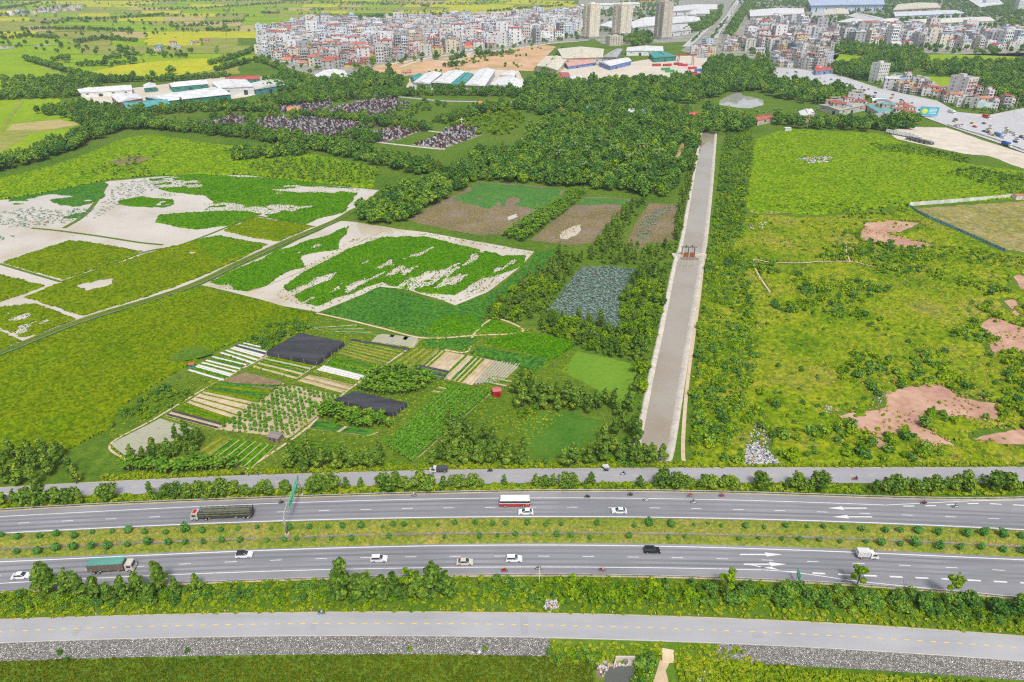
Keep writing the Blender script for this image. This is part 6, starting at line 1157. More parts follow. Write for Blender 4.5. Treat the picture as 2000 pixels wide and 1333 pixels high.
WHS = [([(150,175),(255,166),(257,176),(157,181)], 6, WT, (.75,.74,.72), 'long white-roofed warehouse at the head of the warehouse group'), ([(217,187),(266,184),(278,192),(231,200)], 7, WT, (.4,.1,.1), 'white-roofed warehouse with a dark red wall'), ([(238,201),(322,194),(331,203),(250,213)], 7, (.12,.42,.42), GW, 'teal-roofed warehouse with rows of white skylights'), ([(283,189),(416,171),(450,184),(328,197)], 8, WT, GW, 'large white-roofed warehouse with long dark green walls'), ([(413,161),(480,156),(495,169),(428,172)], 10, WT, (.66,.66,.66), 'tall white-roofed hall with pale walls'), ([(490,163),(550,156),(556,166),(498,175)], 7, (.7,.7,.67), (.1,.3,.3), 'cream-roofed warehouse with green wall beside the tall hall'), ([(329,163),(402,156),(405,164),(336,170)], 7, WT, GW, 'white-roofed warehouse behind the trees'), ([(280,166),(304,164),(305,170),(281,172)], 6, WT, GW, 'small white-roofed shed with green wall'), ([(440,152),(506,149),(508,154),(444,158)], 7, (.5,.12,.1), GW, 'red-edged green warehouse furthest in the group'),
 ([(608,150),(633,138),(672,138),(684,153)], 7, WT, (.7,.7,.7), 'white double-gabled warehouse among trees before the town'), ([(655,150),(690,146),(692,158),(660,160)], 6, WT, (.7,.7,.7), 'low white warehouse beside the yellow tank'), ([(801,150),(815,145),(830,149),(811,160)], 6, TL_, GY, 'small teal-roofed shed of the workshop row'), ([(808,161),(832,143),(864,143),(838,164)], 8, WT, (.6,.64,.7), 'white-roofed workshop with blue grey gable'), ([(845,161),(874,140),(908,140),(880,163)], 8, WT, GW, 'white-roofed workshop with green gable'), ([(880,165),(902,145),(925,145),(904,168)], 7, TL_, (.4,.14,.1), 'teal-roofed workshop with brown back'), ([(908,166),(937,136),(967,137),(947,168)], 9, WT, (.68,.68,.7), 'longest white-roofed workshop with a yellow office'), ([(958,166),(979,150),(1021,157),(1019,172)], 8, WT, (.68,.68,.72), 'white-roofed hall at the end of the workshop row'), ([(976,147),(990,140),(1008,142),(1005,150)], 7, WT, (.5,.14,.14), 'white hall behind red lean-to roofs'),
 ([(1048,129),(1067,110),(1109,114),(1089,137)], 9, CR_, (.66,.64,.5), 'cream-roofed factory with open gable'), ([(1090,96),(1179,96),(1176,112),(1100,114)], 11, CR_, (.66,.65,.56), 'long cream-roofed factory with a round dark doorway'), ([(1170,121),(1222,113),(1233,119),(1192,129)], 7, WT, (.2,.3,.6), 'white-roofed shed with a blue wall'), ([(1226,93),(1294,91),(1295,100),(1224,100)], 8, WT, WT, 'long white building before the towers'), ([(1268,104),(1300,102),(1321,110),(1278,113)], 8, TL_, GW, 'green-roofed shed beside the container yard'), ([(1100,122),(1140,117),(1165,122),(1110,130)], 5, (.7,.4,.35), (.2,.3,.6), 'long low shed with pink ridge'), ([(1075,147),(1110,142),(1114,150),(1080,156)], 6, (.5,.14,.14), (.1,.4,.42), 'red-roofed shed with turquoise wall behind the wood'), ([(1110,150),(1144,152),(1146,160),(1118,160)], 5, WT, GW, 'white-roofed shed at the edge of the wood'), ([(1175,112),(1195,100),(1216,96),(1205,112)], 8, GY, (.4,.4,.42), 'grey-roofed workshop beside the cream factory'),
 ([(1234,43),(1279,33),(1279,50),(1236,55)], 12, WT, (.72,.72,.76), 'large white factory hall behind the middle tower'), ([(1310,34),(1366,34),(1368,42),(1312,46)], 12, WT, WT, 'white factory hall beside the dark tower'), ([(1313,13),(1400,9),(1400,18),(1313,22)], 14, WT, WT, 'long white factory near the boulevard'), ([(1171,50),(1195,40),(1232,46),(1205,58)], 10, WT, (.7,.7,.72), 'white factory between the two cream towers'), ([(1133,9),(1240,5),(1250,8),(1138,12)], 14, WT, WT, 'very long white factory at the edge of the fields'), ([(1348,22),(1385,19),(1386,27),(1349,29)], 14, WT, WT, 'white hall with a barrel roof'), ([(1300,52),(1345,48),(1350,58),(1305,64)], 10, (.66,.66,.68), WT, 'white building at the bend of the boulevard'), ([(1608,20),(1656,18),(1658,27),(1611,29)], 12, CR_, (.7,.7,.66), 'cream gabled hall beyond the house rows'), ([(1635,43),(1662,36),(1697,44),(1684,52)], 12, (.78,.78,.74), (.7,.7,.68), 'pale wide hall behind the hotel'), ([(1656,31),(1684,27),(1727,36),(1697,43)], 12, (.62,.62,.66), (.7,.7,.7), 'grey-roofed hall behind the pale hall'), ([(1702,42),(1734,36),(1760,42),(1736,47)], 11, (.78,.78,.74), (.7,.7,.68), 'pale hall beside the grey-roofed hall'), ([(1754,9),(1829,6),(1837,15),(1745,20)], 16, CR_, (.6,.52,.44), 'great stepped cream factory'), ([(1745,24),(1850,20),(1884,26),(1750,32)], 12, (.7,.74,.8), (.6,.7,.85), 'low blue-edged factory below the stepped one'), ([(1775,39),(1922,33),(1942,41),(1781,47)], 12, (.78,.75,.68), (.7,.68,.6), 'very long cream factory roof behind the houses'), ([(1580,1),(1724,-2),(1726,9),(1586,11)], 22, (.5,.6,.8), (.5,.62,.82), 'long pale blue factory building'), ([(1466,20),(1568,17),(1570,27),(1466,32)], 12, WT, (.7,.7,.72), 'long white hall beside the boulevard'), ([(1880,-8),(1940,-8),(1960,8),(1915,14)], 14, WT, WT, 'white hall among the far trees')]
for q, h, rf, wl_, lb in WHS: warehouse(q, h, rf, wl_, lb, 2.4 if h < 11 else 4)
for q, h, rf, wl_, lb in [([(1560,218),(1586,213),(1592,222),(1566,228)], 5, (.78,.78,.78), (.7,.7,.7), 'white-roofed hall beside the palms'), ([(1600,205),(1660,197),(1690,206),(1640,216)], 6, (.5,.45,.4), (.6,.58,.54), 'flat grey market roofs beside the far road'), ([(1690,204),(1740,205),(1770,212),(1720,222)], 6, (.2,.42,.42), (.6,.6,.58), 'green-roofed workshop beside the junction'), ([(1700,225),(1745,218),(1760,232),(1722,240)], 6, (.42,.42,.42), (.45,.6,.52), 'grey concrete workshop beside the truck yard'), ([(1468,228),(1500,224),(1510,230),(1480,236)], 5, (.5,.16,.12), (.6,.5,.4), 'red-roofed house among the palms'), ([(1545,228),(1585,226),(1590,233),(1552,236)], 5, (.5,.18,.14), (.5,.42,.36), 'red-roofed house beside the white-roofed hall'), ([(1655,188),(1676,182),(1690,188),(1672,196)], 6, (.55,.2,.14), (.7,.6,.45), 'red-tiled house at the bend of the far road'), ([(1590,134),(1625,130),(1628,136),(1594,140)], 6, (.5,.14,.14), (.2,.35,.5), 'red market roof beside the shop row'), ([(1146,208),(1195,212),(1195,217),(1146,214)], 5, (.14,.35,.7), (.5,.6,.7), 'blue-roofed stall row in the wood'), ([(1200,214),(1250,214),(1268,219),(1215,220)], 5, (.7,.74,.74), (.3,.5,.6), 'pale stall roofs in the wood'), ([(1250,222),(1262,216),(1270,217),(1262,224)], 5, (.12,.4,.8), (.5,.6,.7), 'small bright blue roof in the wood'), ([(1342,222),(1368,221),(1370,225),(1344,226)], 5, (.7,.14,.12), (.7,.7,.68), 'small red-roofed shop at the head of the canal'), ([(1090,214),(1106,214),(1106,219),(1090,220)], 5, (.6,.2,.1), (.6,.5,.4), 'orange-roofed house hidden in the wood'), ([(668,110),(668,126),(700,124),(726,118)], 5, (.3,.1,.08), (.72,.55,.16), 'yellow school building with dark red roof')]:
    warehouse(q, h, rf, wl_, lb, 1.4, name='low_building')
# ------------------------------------------------------------------ apartment towers and blocks
def windows_on(mb, w, d, h, fl, nx, ny, ww=1.3, wh=1.5, z0=1.1):
    for f in range(fl):
        z = z0 + f * h / fl
        for k in range(nx):
            x = -w / 2 + w * (k + .5) / nx
            for s in (-1, 1): mb.box((x, s * (d / 2 + .02), z), (ww, .1, wh))
        for k in range(ny):
            y = -d / 2 + d * (k + .5) / ny
            for s in (-1, 1): mb.box((s * (w / 2 + .02), y, z), (.1, ww, wh))
def block(px, py, w, d, h, rz, fl, wall, label, nx=4, ny=3, roof=(.5,.5,.5), name='building', flat=True, cat='building', ww=1.4, balc=None):
    x, y = G(px, py); e = empty(name, (x, y + d * .5, 0), rz); tag(e, label, cat); obj('wall', MB().box((0, 0, 0), (w, d, h)).mesh('wall', M['wall_obj']), e, color=wall); mb = MB(); windows_on(mb, w, d, h, fl, nx, ny, ww); q = obj('window_grid', mb.mesh('window_grid', M['glass']), e); q['kind'] = 'stuff'
    mb = MB()
    for a, b, sx, sy in ((0, -d/2 + .15, w + .3, .3), (0, d/2 - .15, w + .3, .3), (-w/2 + .15, 0, .3, d - .35), (w/2 - .15, 0, .3, d - .35)): mb.box((a, b, h + .005), (sx, sy, .9))
    obj('parapet', mb.mesh('parapet', M['wall_obj']), e, color=wall); obj('roof', MB().box((0, 0, h + .003), (w - .7, d - .7, .2)).mesh('roof', M['roof_obj']), e, color=roof); obj('stair_head', MB().box((w * .1, d * .2, h + .2), (w * .35, d * .3, 2.6)).mesh('stair_head', M['wall_obj']), e, color=tuple(c * .95 for c in wall))
    if balc:
        for f in range(1, fl): obj('balcony', MB().box((0, -d / 2 - .6, f * h / fl), (w * .8, 1.2, .35)).mesh('balcony', M['wall_obj']), e, color=balc)
    return e
M['tower_glass'] = paint('tower_window', (.42,.4,.37), .3)
def tower(px0, px1, base, top, wall, side, label, th=.62):
    x0, y0 = G(px0, base); x1, _ = G(px1, base); Wd = x1 - x0; w = Wd * .58 / math.cos(th); d = Wd * .42 / math.sin(th); t = (H) / (F * SP + (base - 666.5) * CP); h = 66 * (base - top) / 62
    e = empty('apartment_tower', ((x0 + x1) / 2, y0 + 16, 0), th * .85); tag(e, label, 'tower'); fl = 22
    obj('core', MB().box((0, 0, 0), (w - 2.5, d - 2.5, h + 4)).mesh('core', M['wall_obj']), e, color=tuple(c * .8 for c in wall))
    for s in (-1, 1):
        for k in (-1, 1):
            obj('wing', MB().box((k * w * .27, s * d * .27, 0), (w * .40, d * .42, h)).mesh('wing', M['wall_obj']), e, color=wall)
    mb = MB()
    for f in range(fl):
        z = 1 + f * h / fl
        for k in (-1, 1):
            for q in (-.1, .1):
                for s in (-1, 1): mb.box((k * w * .27 + q * w, s * (d * .48 + .02), z), (1.1 if q else .9, .12, 1.5)); mb.box((s * (w * .47 + .02), k * d * .27 + q * d, z), (.12, 1.6, 1.5))
    q = obj('window_grid', mb.mesh('window_grid', M['tower_glass']), e); q['kind'] = 'stuff'; mb = MB()
    for f in range(1, fl + 1):
        for k in (-1, 1): mb.box((w * .47 + .5, k * d * .27, f * h / fl - .25), (1.0, d * .3, .28)); mb.box((-w * .47 - .5, k * d * .27, f * h / fl - .25), (1.0, d * .3, .28))
    q = obj('balcony_stack', mb.mesh('balcony_stack', M['wall_obj']), e, color=side); q['kind'] = 'stuff'
    mb = MB().box((0, 0, h + 4), (w * .35, d * .3, 4)); obj('machine_room', mb.mesh('machine_room', M['wall_obj']), e, color=wall); obj('podium', MB().box((0, 0, 0), (w + 3, d + 3, 5)).mesh('podium', M['wall_obj']), e, color=(.32,.32,.34))
CT = (.84,.78,.64)
tower(1137, 1172, 77, 14, CT, (.66,.6,.48), 'cream apartment tower closest to the dense town'); tower(1195, 1235, 70, 11, CT, (.68,.6,.48), 'broad cream apartment tower between the other two towers'); tower(1278, 1313, 78, 10, (.62,.57,.48), (.26,.26,.27), 'darker apartment tower with grey bands')
block(1200, 90, 30, 20, 18, .35, 5, (.62,.56,.48), 'low beige block at the foot of the broad tower', 5, 3)
B = [(1718,163,17,16,25,.3,6,(.72,.72,.7),'white six-storey block standing alone beside the far road',5,1), (1882,202,16,24,28,.35,7,(.66,.64,.63),'tall pale block with pink balconies at the junction',3,2), (1775,180,24,14,11,-.25,3,(.78,.68,.4),'cream yellow house row beside the far road',6,2), (1818,184,16,14,11,-.25,3,(.7,.64,.5),'cream house with red ridge beside the yellow row',4,2), (1885,210,14,16,9,-.3,2,(.74,.74,.7),'white two-storey house below the tall pale block',3,2), (1918,212,26,12,6,-.3,1,(.72,.6,.3),'yellow shop row with red roofs at the junction',4,1), (1847,190,20,10,7,-.3,2,(.7,.55,.25),'orange and yellow shops beside the tall pale block',4,1), (1545,62,13,16,38,.2,10,(.7,.72,.74),'slim white hotel tower above the houses',3,3), (1600,70,22,18,32,.3,9,(.66,.66,.66),'grey hotel block with arched top',4,3), (1596,40,40,14,22,0,4,(.72,.72,.72),'long white block with rows of square windows',10,2), (1612,128,18,22,20,.3,5,(.6,.64,.74),'white and blue corner shop building',4,3), (1588,120,14,22,22,.3,6,(.72,.68,.5),'cream tube house next to the corner shop',3,3), (1565,118,10,22,26,.3,7,(.72,.72,.72),'narrow white tube house in the shop row',2,3), (1550,116,9,22,24,.3,6,(.2,.24,.3),'dark glass-fronted tube house in the shop row',2,3), (1530,112,12,20,20,.3,5,(.68,.55,.36),'ochre tube house in the shop row',3,3), (1895,62,34,16,26,.12,6,(.74,.75,.76),'white office block with dotted windows before the cream factory',7,3), (1935,15,60,20,34,.1,8,(.66,.7,.74),'pale hospital block among the far trees',14,4), (1992,25,30,20,40,.1,8,(.74,.76,.78),'white high block at the far tree edge',6,3), (1760,72,16,18,26,.2,6,(.55,.54,.52),'grey house block at the end of the house row',3,3), (1700,70,14,20,24,.25,6,(.62,.6,.58),'tall grey tube house behind the round trees',2,3), (1735,66,18,18,24,.25,6,(.5,.5,.48),'grey block with dark balconies in the house row',3,3), (1955,78,26,16,20,.2,5,(.5,.48,.45),'bare concrete block in the house row',2,2), (760,98,14,18,26,.2,7,(.72,.73,.74),'tall white house in the middle of the dense town',3,3), (636,50,24,16,30,.2,8,(.36,.38,.44),'dark grey block on the far side of the town',4,2), (1110,72,26,18,28,.2,7,(.6,.68,.76),'pale blue block at the tower end of the town',4,3), (1068,78,18,16,28,.2,7,(.7,.7,.68),'white and grey block at the tower end of the town',3,3), (600,84,8,16,20,.3,5,(.45,.66,.3),'lime green tube house in the dense town',2,3), (728,112,0,0,0,0,0,None,'',0,0)]
for b in B[:-1]: block(*b, balc=(.6,.3,.26) if 'pink' in b[8] else None, roof=(.42,.41,.4))
def billboard(px, py, w, h, z, rz, col, label, mark=None):
    x, y = G(px, py); e = empty('billboard', (x, y, 0), rz); tag(e, label, 'billboard')
    for s in (-.4, .4): obj('post', MB().tube((s * w, 0, 0), (s * w, 0, z), .25, .2).mesh('post', M['steel']), e)
    p = obj('board', MB().box((0, 0, z), (w, .4, h)).mesh('board', M['obj']), e, color=col)
    if mark: obj('board_mark', MB().tube((-w * .22, -.22, z + h * .5), (-w * .22, -.26, z + h * .5), h * .3, h * .3, 0, 12).mesh('board_mark', M['obj']), p, color=mark)
    for k in range(4): obj('board_text', MB().box((w * .2, -.22, z + h * (.25 + .16 * k)), (w * .4, .06, h * .07)).mesh('board_text', M['sign_white']), p)
billboard(1811, 230, 18, 9, 2, -.3, (.08,.5,.66), 'sky blue billboard with a yellow disc beside the junction', (.85,.8,.05)); billboard(1920, 216, 15, 6, 3, -.25, (.5,.66,.7), 'pale blue shop billboard below red roofs'); billboard(1598, 142, 11, 7, 3, .1, (.75,.2,.15), 'red and white billboard beside the market roof')
# ------------------------------------------------------------------ town houses
HP = []
def house_proto(w, d, fl, roof, seed):
    r = random.Random(seed); h = fl * 3.3; wb, rb, gb = MB(), MB(), MB(); wb.box((0, 0, 0), (w, d, h)); windows_on(gb, w, d, h, fl, max(1, int(w / 2.4)), max(1, int(d / 6)), 1.3, 1.6, 1.0)
    if roof == 'tile' or roof == 'sheet':
        o = .5; z1 = h + (w * .32 if roof == 'tile' else .8)
        for s in (-1, 1): rb.add([(s * (w/2 + o), -d/2 - o, h - .1), (s * (w/2 + o), d/2 + o, h - .1), (0, d/2 + o, z1), (0, -d/2 - o, z1)], [(0,1,2,3) if s > 0 else (3,2,1,0)])
        wb.add([(-w/2, -d/2, h), (w/2, -d/2, h), (0, -d/2, z1 - .15), (-w/2, d/2, h), (w/2, d/2, h), (0, d/2, z1 - .15)], [(0,1,2), (5,4,3)])
    else:
        for a, b, sx, sy in ((0, -d/2 + .12, w, .24), (0, d/2 - .12, w, .24), (-w/2 + .12, 0, .24, d - .5), (w/2 - .12, 0, .24, d - .5)): wb.box((a, b, h + .004), (sx, sy, .9))
        wb.box((0, d * .18, h + .004), (w * .7, d * .25, 2.7)); rb.box((0, d * .18, h + 2.71), (w * .85, d * .3, .25))
        if roof == 'canopy': rb.box((0, -d * .22, h + 2.3), (w * .95, d * .45, .15), 0, 0, 1)
        wb.tube((w * .2, d * .38, h), (w * .2, d * .38, h + 1.6), .6, .6, 0, 8)
    for f in range(1, fl): wb.box((0, -d/2 - .45, f * 3.3 - .1), (w * .9, .9, .25))
    HP.append({'wall': wb.mesh('house_wall', M['wall_obj']), 'roof': rb.mesh('house_roof', M['roof_obj']), 'window': gb.mesh('house_window', M['glass']), 'fl': fl, 'rt': roof, 'w': w, 'mbs': (wb, rb, gb)})
for i, a in enumerate([(5, 15, 4, 'flat'), (4.5, 16, 5, 'flat'), (5.5, 14, 3, 'canopy'), (6, 15, 4, 'canopy'), (7, 12, 2, 'tile'), (8, 11, 1, 'tile'), (6, 13, 3, 'tile'), (5, 15, 5, 'sheet'), (9, 14, 3, 'sheet'), (10, 14, 5, 'flat'), (8, 15, 6, 'flat'), (12, 12, 2, 'sheet')]): house_proto(*a, i)
hc = bpy.data.collections.new('proto_house')
for i, p in enumerate(HP):
    mb = MB()
    for k, b in enumerate(p['mbs']): n = len(mb.v); mb.v += b.v; mb.f += [tuple(n + j for j in f) for f in b.f]; mb.m += [k] * len(b.f)
    hc.objects.link(bpy.data.objects.new('house_%02d' % i, mb.mesh('house_joined', [M['wall_rnd'], M['roof_rnd'], M['glass']])))
WALLC = [((.7,.7,.69), 'white'), ((.6,.59,.57), 'pale grey'), ((.46,.45,.43), 'grey'), ((.66,.6,.47), 'cream'), ((.55,.61,.68), 'pale blue'), ((.68,.58,.3), 'yellow'), ((.58,.46,.4), 'pinkish')]
ROOFC = [((.5,.15,.1), 'red'), ((.43,.12,.1), 'dark red'), ((.56,.25,.15), 'orange'), ((.3,.36,.44), 'blue grey'), ((.5,.5,.5), 'grey'), ((.18,.36,.36), 'green')]
FLN = {1: 'single-storey', 2: 'two-storey', 3: 'three-storey', 4: 'four-storey', 5: 'five-storey', 6: 'six-storey'}; RTN = {'flat': 'flat roof', 'canopy': 'terrace canopy', 'tile': 'tiled roof', 'sheet': 'metal roof'}
def houses(polys, sp, cap, place, group, seed, ang, weights, scale=1.0):
    P = cnear(np.concatenate([pts_in(p, sp, seed + i, .35) for i, p in enumerate(polys)])); r = random.Random(seed)
    for x, y in P[:cap]:
        p = r.choices(HP, weights)[0]; wc, wn_ = r.choice(WALLC[:3] * 3 + WALLC); rc, rn = r.choice(ROOFC[:3] * 2 + ROOFC); lb = '%s %s house with %s %s %s' % (FLN[p['fl']], wn_, rn, RTN[p['rt']], place)
        e = empty('town_house', (x, y, .3), ang + r.choice([0, math.pi / 2, math.pi, -math.pi / 2]) + r.uniform(-.12, .12)); e.scale = (r.uniform(.95, 1.3) * scale, scale, r.uniform(.85, 1.15) * scale); tag(e, lb, 'house', group)
        obj('wall', p['wall'], e, color=wc); obj('roof', p['roof'], e, color=rc); obj('window', p['window'], e)['kind'] = 'stuff'
    Q = P[cap:]; n = len(Q)
    if n:
        s = RNG.uniform(.95, 1.25, n) * scale; w = np.array(weights, float); w /= w.sum(); o = scatter_obj('town_houses', hc, len(HP), np.column_stack([Q, np.full(n, .3)]), ang + RNG.integers(0, 4, n) * math.pi / 2 + RNG.uniform(-.12, .12, n), np.column_stack([s * 1.1, s, s * RNG.uniform(.8, 1.2, n)]), 'densely packed houses further back ' + place, 'houses')
        o.data.attributes['idx'].data.foreach_set('value', RNG.choice(len(HP), n, p=w).astype(np.int32))
WL = [3, 2, 2, 2, 3, 3, 3, 2, 1.5, .8, .7, 1.2]
houses([[(508,112),(512,72),(600,48),(690,50),(760,55),(760,122),(700,128),(640,140),(600,132)]], 19, 70, 'in the red-roofed town quarter', 'houses of the red-roofed end', 300, .25, [1.5, 1, 2, 1.5, 3, 3, 4, 2, 1.5, .7, .5, 1.2], 1.4)
houses([[(760,55),(900,42),(1000,40),(1130,27),(1136,66),(1070,82),(880,104),(820,112),(760,122)]], 19, 65, 'in the grey town quarter', 'houses of the grey end', 320, .2, WL, 1.4)
houses([[(1440,98),(1470,60),(1500,50),(1600,58),(1640,72),(1620,110),(1600,120),(1540,112),(1490,108)], [(1640,75),(1700,60),(1800,66),(1900,72),(2000,76),(2160,82),(2160,108),(2000,100),(1880,98),(1800,94),(1720,90),(1660,92)]], 23, 70, 'beyond the boulevard', 'houses beyond the boulevard', 340, .15, WL, 1.4)
houses([[(1500,120),(1560,124),(1600,130),(1610,138),(1540,134),(1505,130)]], 15, 14, 'behind the shop row', 'houses behind the shop row', 420, .3, [2, 2, 2, 2, 1, 1, 2, 1, 1, .5, .5, 1], 1.2)
houses([[(1345,100),(1390,92),(1400,104),(1370,116),(1350,112)], [(1405,92),(1440,80),(1440,100),(1415,104)]], 17, 20, 'at the boulevard end', 'houses at the boulevard end', 360, .4, [.3, .3, 1, 1, 3, 3, 3, 1, 1, .2, .2, 1])
houses([[(60,84),(80,80),(82,84),(64,86)], [(106,78),(120,76),(120,80),(108,80)], [(140,76),(150,74),(150,78),(142,78)]], 30, 6, 'among distant fields', 'houses among the distant fields', 370, .2, [2, 1, 1, 1, 1, 1, 1, 0, 0, 1, 0, 0], 1.3)
houses([[(300,96),(350,88),(400,80),(410,86),(370,96),(310,100)], [(0,30),(150,14),(160,20),(60,32)]], 40, 12, 'in a distant hamlet', 'houses of the distant hamlets', 380, .2, [0, 0, 1, 1, 3, 4, 2, 0, 0, 0, 0, 1])
houses([[(770,146),(800,140),(830,140),(800,150)], [(628,122),(660,120),(700,118),(700,126),(640,132)]], 22, 10, 'near the building site', 'houses by the building site', 390, .2, [0, 0, 1, 1, 3, 4, 3, 0, 0, 0, 0, 1])
houses([[(1700,206),(1765,215),(1802,230),(1790,238),(1745,232),(1700,224)], [(1610,208),(1690,204),(1700,214),(1640,222),(1612,220)]], 13, 20, 'between the junction and the meadow', 'houses by the junction', 400, -.3, [.3, .2, 1, 1, 3, 3, 2, .3, 2, 0, 0, 2], .95)
houses([[(1735,176),(1830,192),(1880,210),(1960,218),(1990,210),(1930,204),(1860,188),(1800,176),(1745,166)]], 13, 30, 'in the shop row at the junction', 'houses of the junction shop row', 410, -.3, [1, .5, 2, 2, 2, 2, 2, .5, 2, .2, 0, 2], 1.0)
# ------------------------------------------------------------------ cemetery
GRV = [[(590,231),(640,226),(660,232),(640,238),(600,238)], [(690,240),(730,236),(750,244),(720,250)], [(500,238),(540,228),(560,232),(520,242)], [(370,246),(400,240),(420,244),(430,252),(400,256)], [(424,238),(455,229),(478,232),(470,243),(440,246)], [(486,256),(540,240),(610,236),(682,244),(676,262),(600,270),(560,266),(520,258)], [(543,210),(600,200),(640,197),(640,206),(606,220),(570,222)], [(650,216),(700,203),(760,197),(790,206),(755,222),(690,226)], [(718,268),(775,249),(822,254),(777,271),(748,276)], [(815,282),(872,263),(930,266),(868,288)], [(868,256),(905,246),(930,252),(915,262)]]
GRV = [[(np.mean([q[0] for q in g]) + (x - np.mean([q[0] for q in g])) * 1.2, np.mean([q[1] for q in g]) + (y - np.mean([q[1] for q in g])) * 1.25) for x, y in g] for g in GRV]
tp = MB().box((0, 0, 0), (1.5, 2.4, .5)).box((0, .9, .5), (1.3, .35, 1.3), 1).box((0, -.2, .5), (.9, 1.3, .35), 1, 0, .85)
TM = [tp.mesh('tomb', [paint('tomb_base', (.17,.16,.16), .7), M['obj']])]; TM2 = tp.mesh('tomb_far', [paint('tomb_base_far', (.17,.16,.16), .7), paint('tomb_stone', None, .4, .1, .4, rnd=[(.03,.03,.035), (.16,.03,.03), (.4,.38,.38), (.1,.1,.13), (.05,.05,.06), (.5,.48,.47)])])
for k, g in enumerate(GRV): patch('cemetery_ground', g, .05 + .004 * k, M['soil_grey'], 8, 1.5, k, label='paved cemetery section filled with graves', cat='cemetery').__setitem__('group', 'cemetery sections')
P = cnear(np.concatenate([pts_in(g, 2.7, 400 + i, .25) for i, g in enumerate(GRV)])); tc = [((.03,.03,.035), 'black'), ((.22,.05,.05), 'maroon'), ((.6,.6,.6), 'white'), ((.1,.11,.14), 'slate')]
for x, y in P[:250]:
    c, n = random.choice(tc); tag(obj('tomb', TM[0], None, (x, y, .05), random.choice([.35, .35 + math.pi / 2]) + random.uniform(-.06, .06), c), '%s stone tomb with headstone in the cemetery' % n, 'tomb', '%s tombs in the cemetery' % n)
tcol = bpy.data.collections.new('proto_tomb'); tcol.objects.link(bpy.data.objects.new('tomb_proto', TM2)); Q = P[250:]
scatter_obj('tombs', tcol, 1, np.column_stack([Q, np.full(len(Q), .05)]), .35 + RNG.integers(0, 2, len(Q)) * math.pi / 2, np.ones((len(Q), 3)) * 1.25, 'rows of dark and white tombs deeper in the cemetery', 'tombs')
for k, (ln, w) in enumerate([([(480,258),(560,240),(620,232),(700,240)], 5), ([(560,262),(620,248),(680,238)], 4), ([(700,272),(750,280),(840,290),(870,292)], 4), ([(780,248),(850,258),(930,266)], 4), ([(778,272),(822,255)], 3), ([(820,285),(872,263)], 3), ([(650,220),(700,200),(740,192)], 5), ([(745,225),(792,206)], 4)]): path('cemetery_path', ln, w, 'pale paved path between the graves', .16 + .004 * k, 'concrete')
x, y = G(902, 244); e = empty('stone_cross', (x, y, 0)); e.scale = (.62, .62, .62); tag(e, 'white stone cross on a plinth above the graves', 'cross'); obj('plinth', MB().box((0, 0, 0), (3, 3, 1.5), 0, 0, .8).mesh('plinth', M['concrete']), e); obj('upright', MB().box((0, 0, 1.5), (1, .8, 10)).mesh('upright', M['sign_white']), e)
for s in (-1, 1): obj('cross_arm', MB().box((s * 1.75, 0, 8), (2.5, .8, 1)).mesh('cross_arm', M['sign_white']), e)
# ------------------------------------------------------------------ vehicles
def side_loft(mb, prof, w, wt, m=0):
    """prof: closed side outline (x, z); extruded across y, narrower towards the top"""
    z0, z1 = min(p[1] for p in prof), max(p[1] for p in prof); n = len(mb.v); k = len(prof)
    for s in (-1, 1): mb.v += [(x, s * (w + (wt - w) * (z - z0) / (z1 - z0)) / 2, z) for x, z in prof]
    mb.f.append(tuple(n + i for i in range(k))); mb.f.append(tuple(n + k + i for i in reversed(range(k)))); mb.m += [m, m]
    for i in range(k): j = (i + 1) % k; mb.f.append((n + i, n + k + i, n + k + j, n + j)); mb.m.append(m)
def wheel_mesh(rad, w):
    t = MB().tube((0, -w/2, 0), (0, w/2, 0), rad, rad, 0, 14); r = MB().tube((0, -w/2 - .015, 0), (0, w/2 + .015, 0), rad * .6, rad * .6, 0, 10); return t.mesh('tyre', M['tyre']), r.mesh('rim', M['rim'])
CW, TW = wheel_mesh(.33, .22), wheel_mesh(.5, .32)
def wheels(e, xs, y, rad, W_):
    for x in xs:
        for s in (-1, 1): t = obj('wheel', W_[0], e, (x, s * y, rad)); obj('rim', W_[1], t)
SED = [(-2.2,.32),(-2.25,.62),(-2.15,.92),(-1.35,.98),(1.05,.96),(1.95,.82),(2.22,.6),(2.2,.3)]; SEDC = [(-1.75,.96),(-1.05,1.42),(.25,1.44),(1.1,.95)]
SUV = [(-2.2,.36),(-2.25,.7),(-2.2,1.05),(-1.4,1.1),(1.0,1.08),(1.95,.95),(2.22,.65),(2.2,.34)]; SUVC = [(-2.1,1.06),(-1.8,1.62),(.2,1.66),(1.0,1.06)]
def car_meshes(b, c):
    o = {}; mb = MB(); side_loft(mb, b, 1.78, 1.66); o['body'] = mb.mesh('body', M['obj_gloss']); mb = MB(); side_loft(mb, c, 1.6, 1.28); o['window_band'] = mb.mesh('window_band', M['glass'])
    mb = MB(); z = c[1][1]; x0, x1 = c[1][0] - .05, c[2][0] + .05; mb.box(((x0 + x1) / 2, 0, z - .02), (x1 - x0, 1.3, .07)); o['roof'] = mb.mesh('roof', M['obj_gloss']); mb = MB()
    for (xa, za), (xb, zb) in ((c[0], c[1]), (c[3], c[2])):
        for s in (-1, 1): mb.tube((xa, s * .8, za), (xb, s * .65, zb + .02), .06, .05, 0, 4)
    o['pillar'] = mb.mesh('pillar', M['obj_gloss']); o['c'] = c; return o
CARM = {'sedan': car_meshes(SED, SEDC), 'suv': car_meshes(SUV, SUVC)}
HL = MB().box((2.12, 0, .62), (.16, .36, .15)).mesh('headlight', M['lamp_white']); TLt = MB().box((-2.2, 0, .74), (.1, .36, .16)).mesh('tail_light', M['lamp_red'])
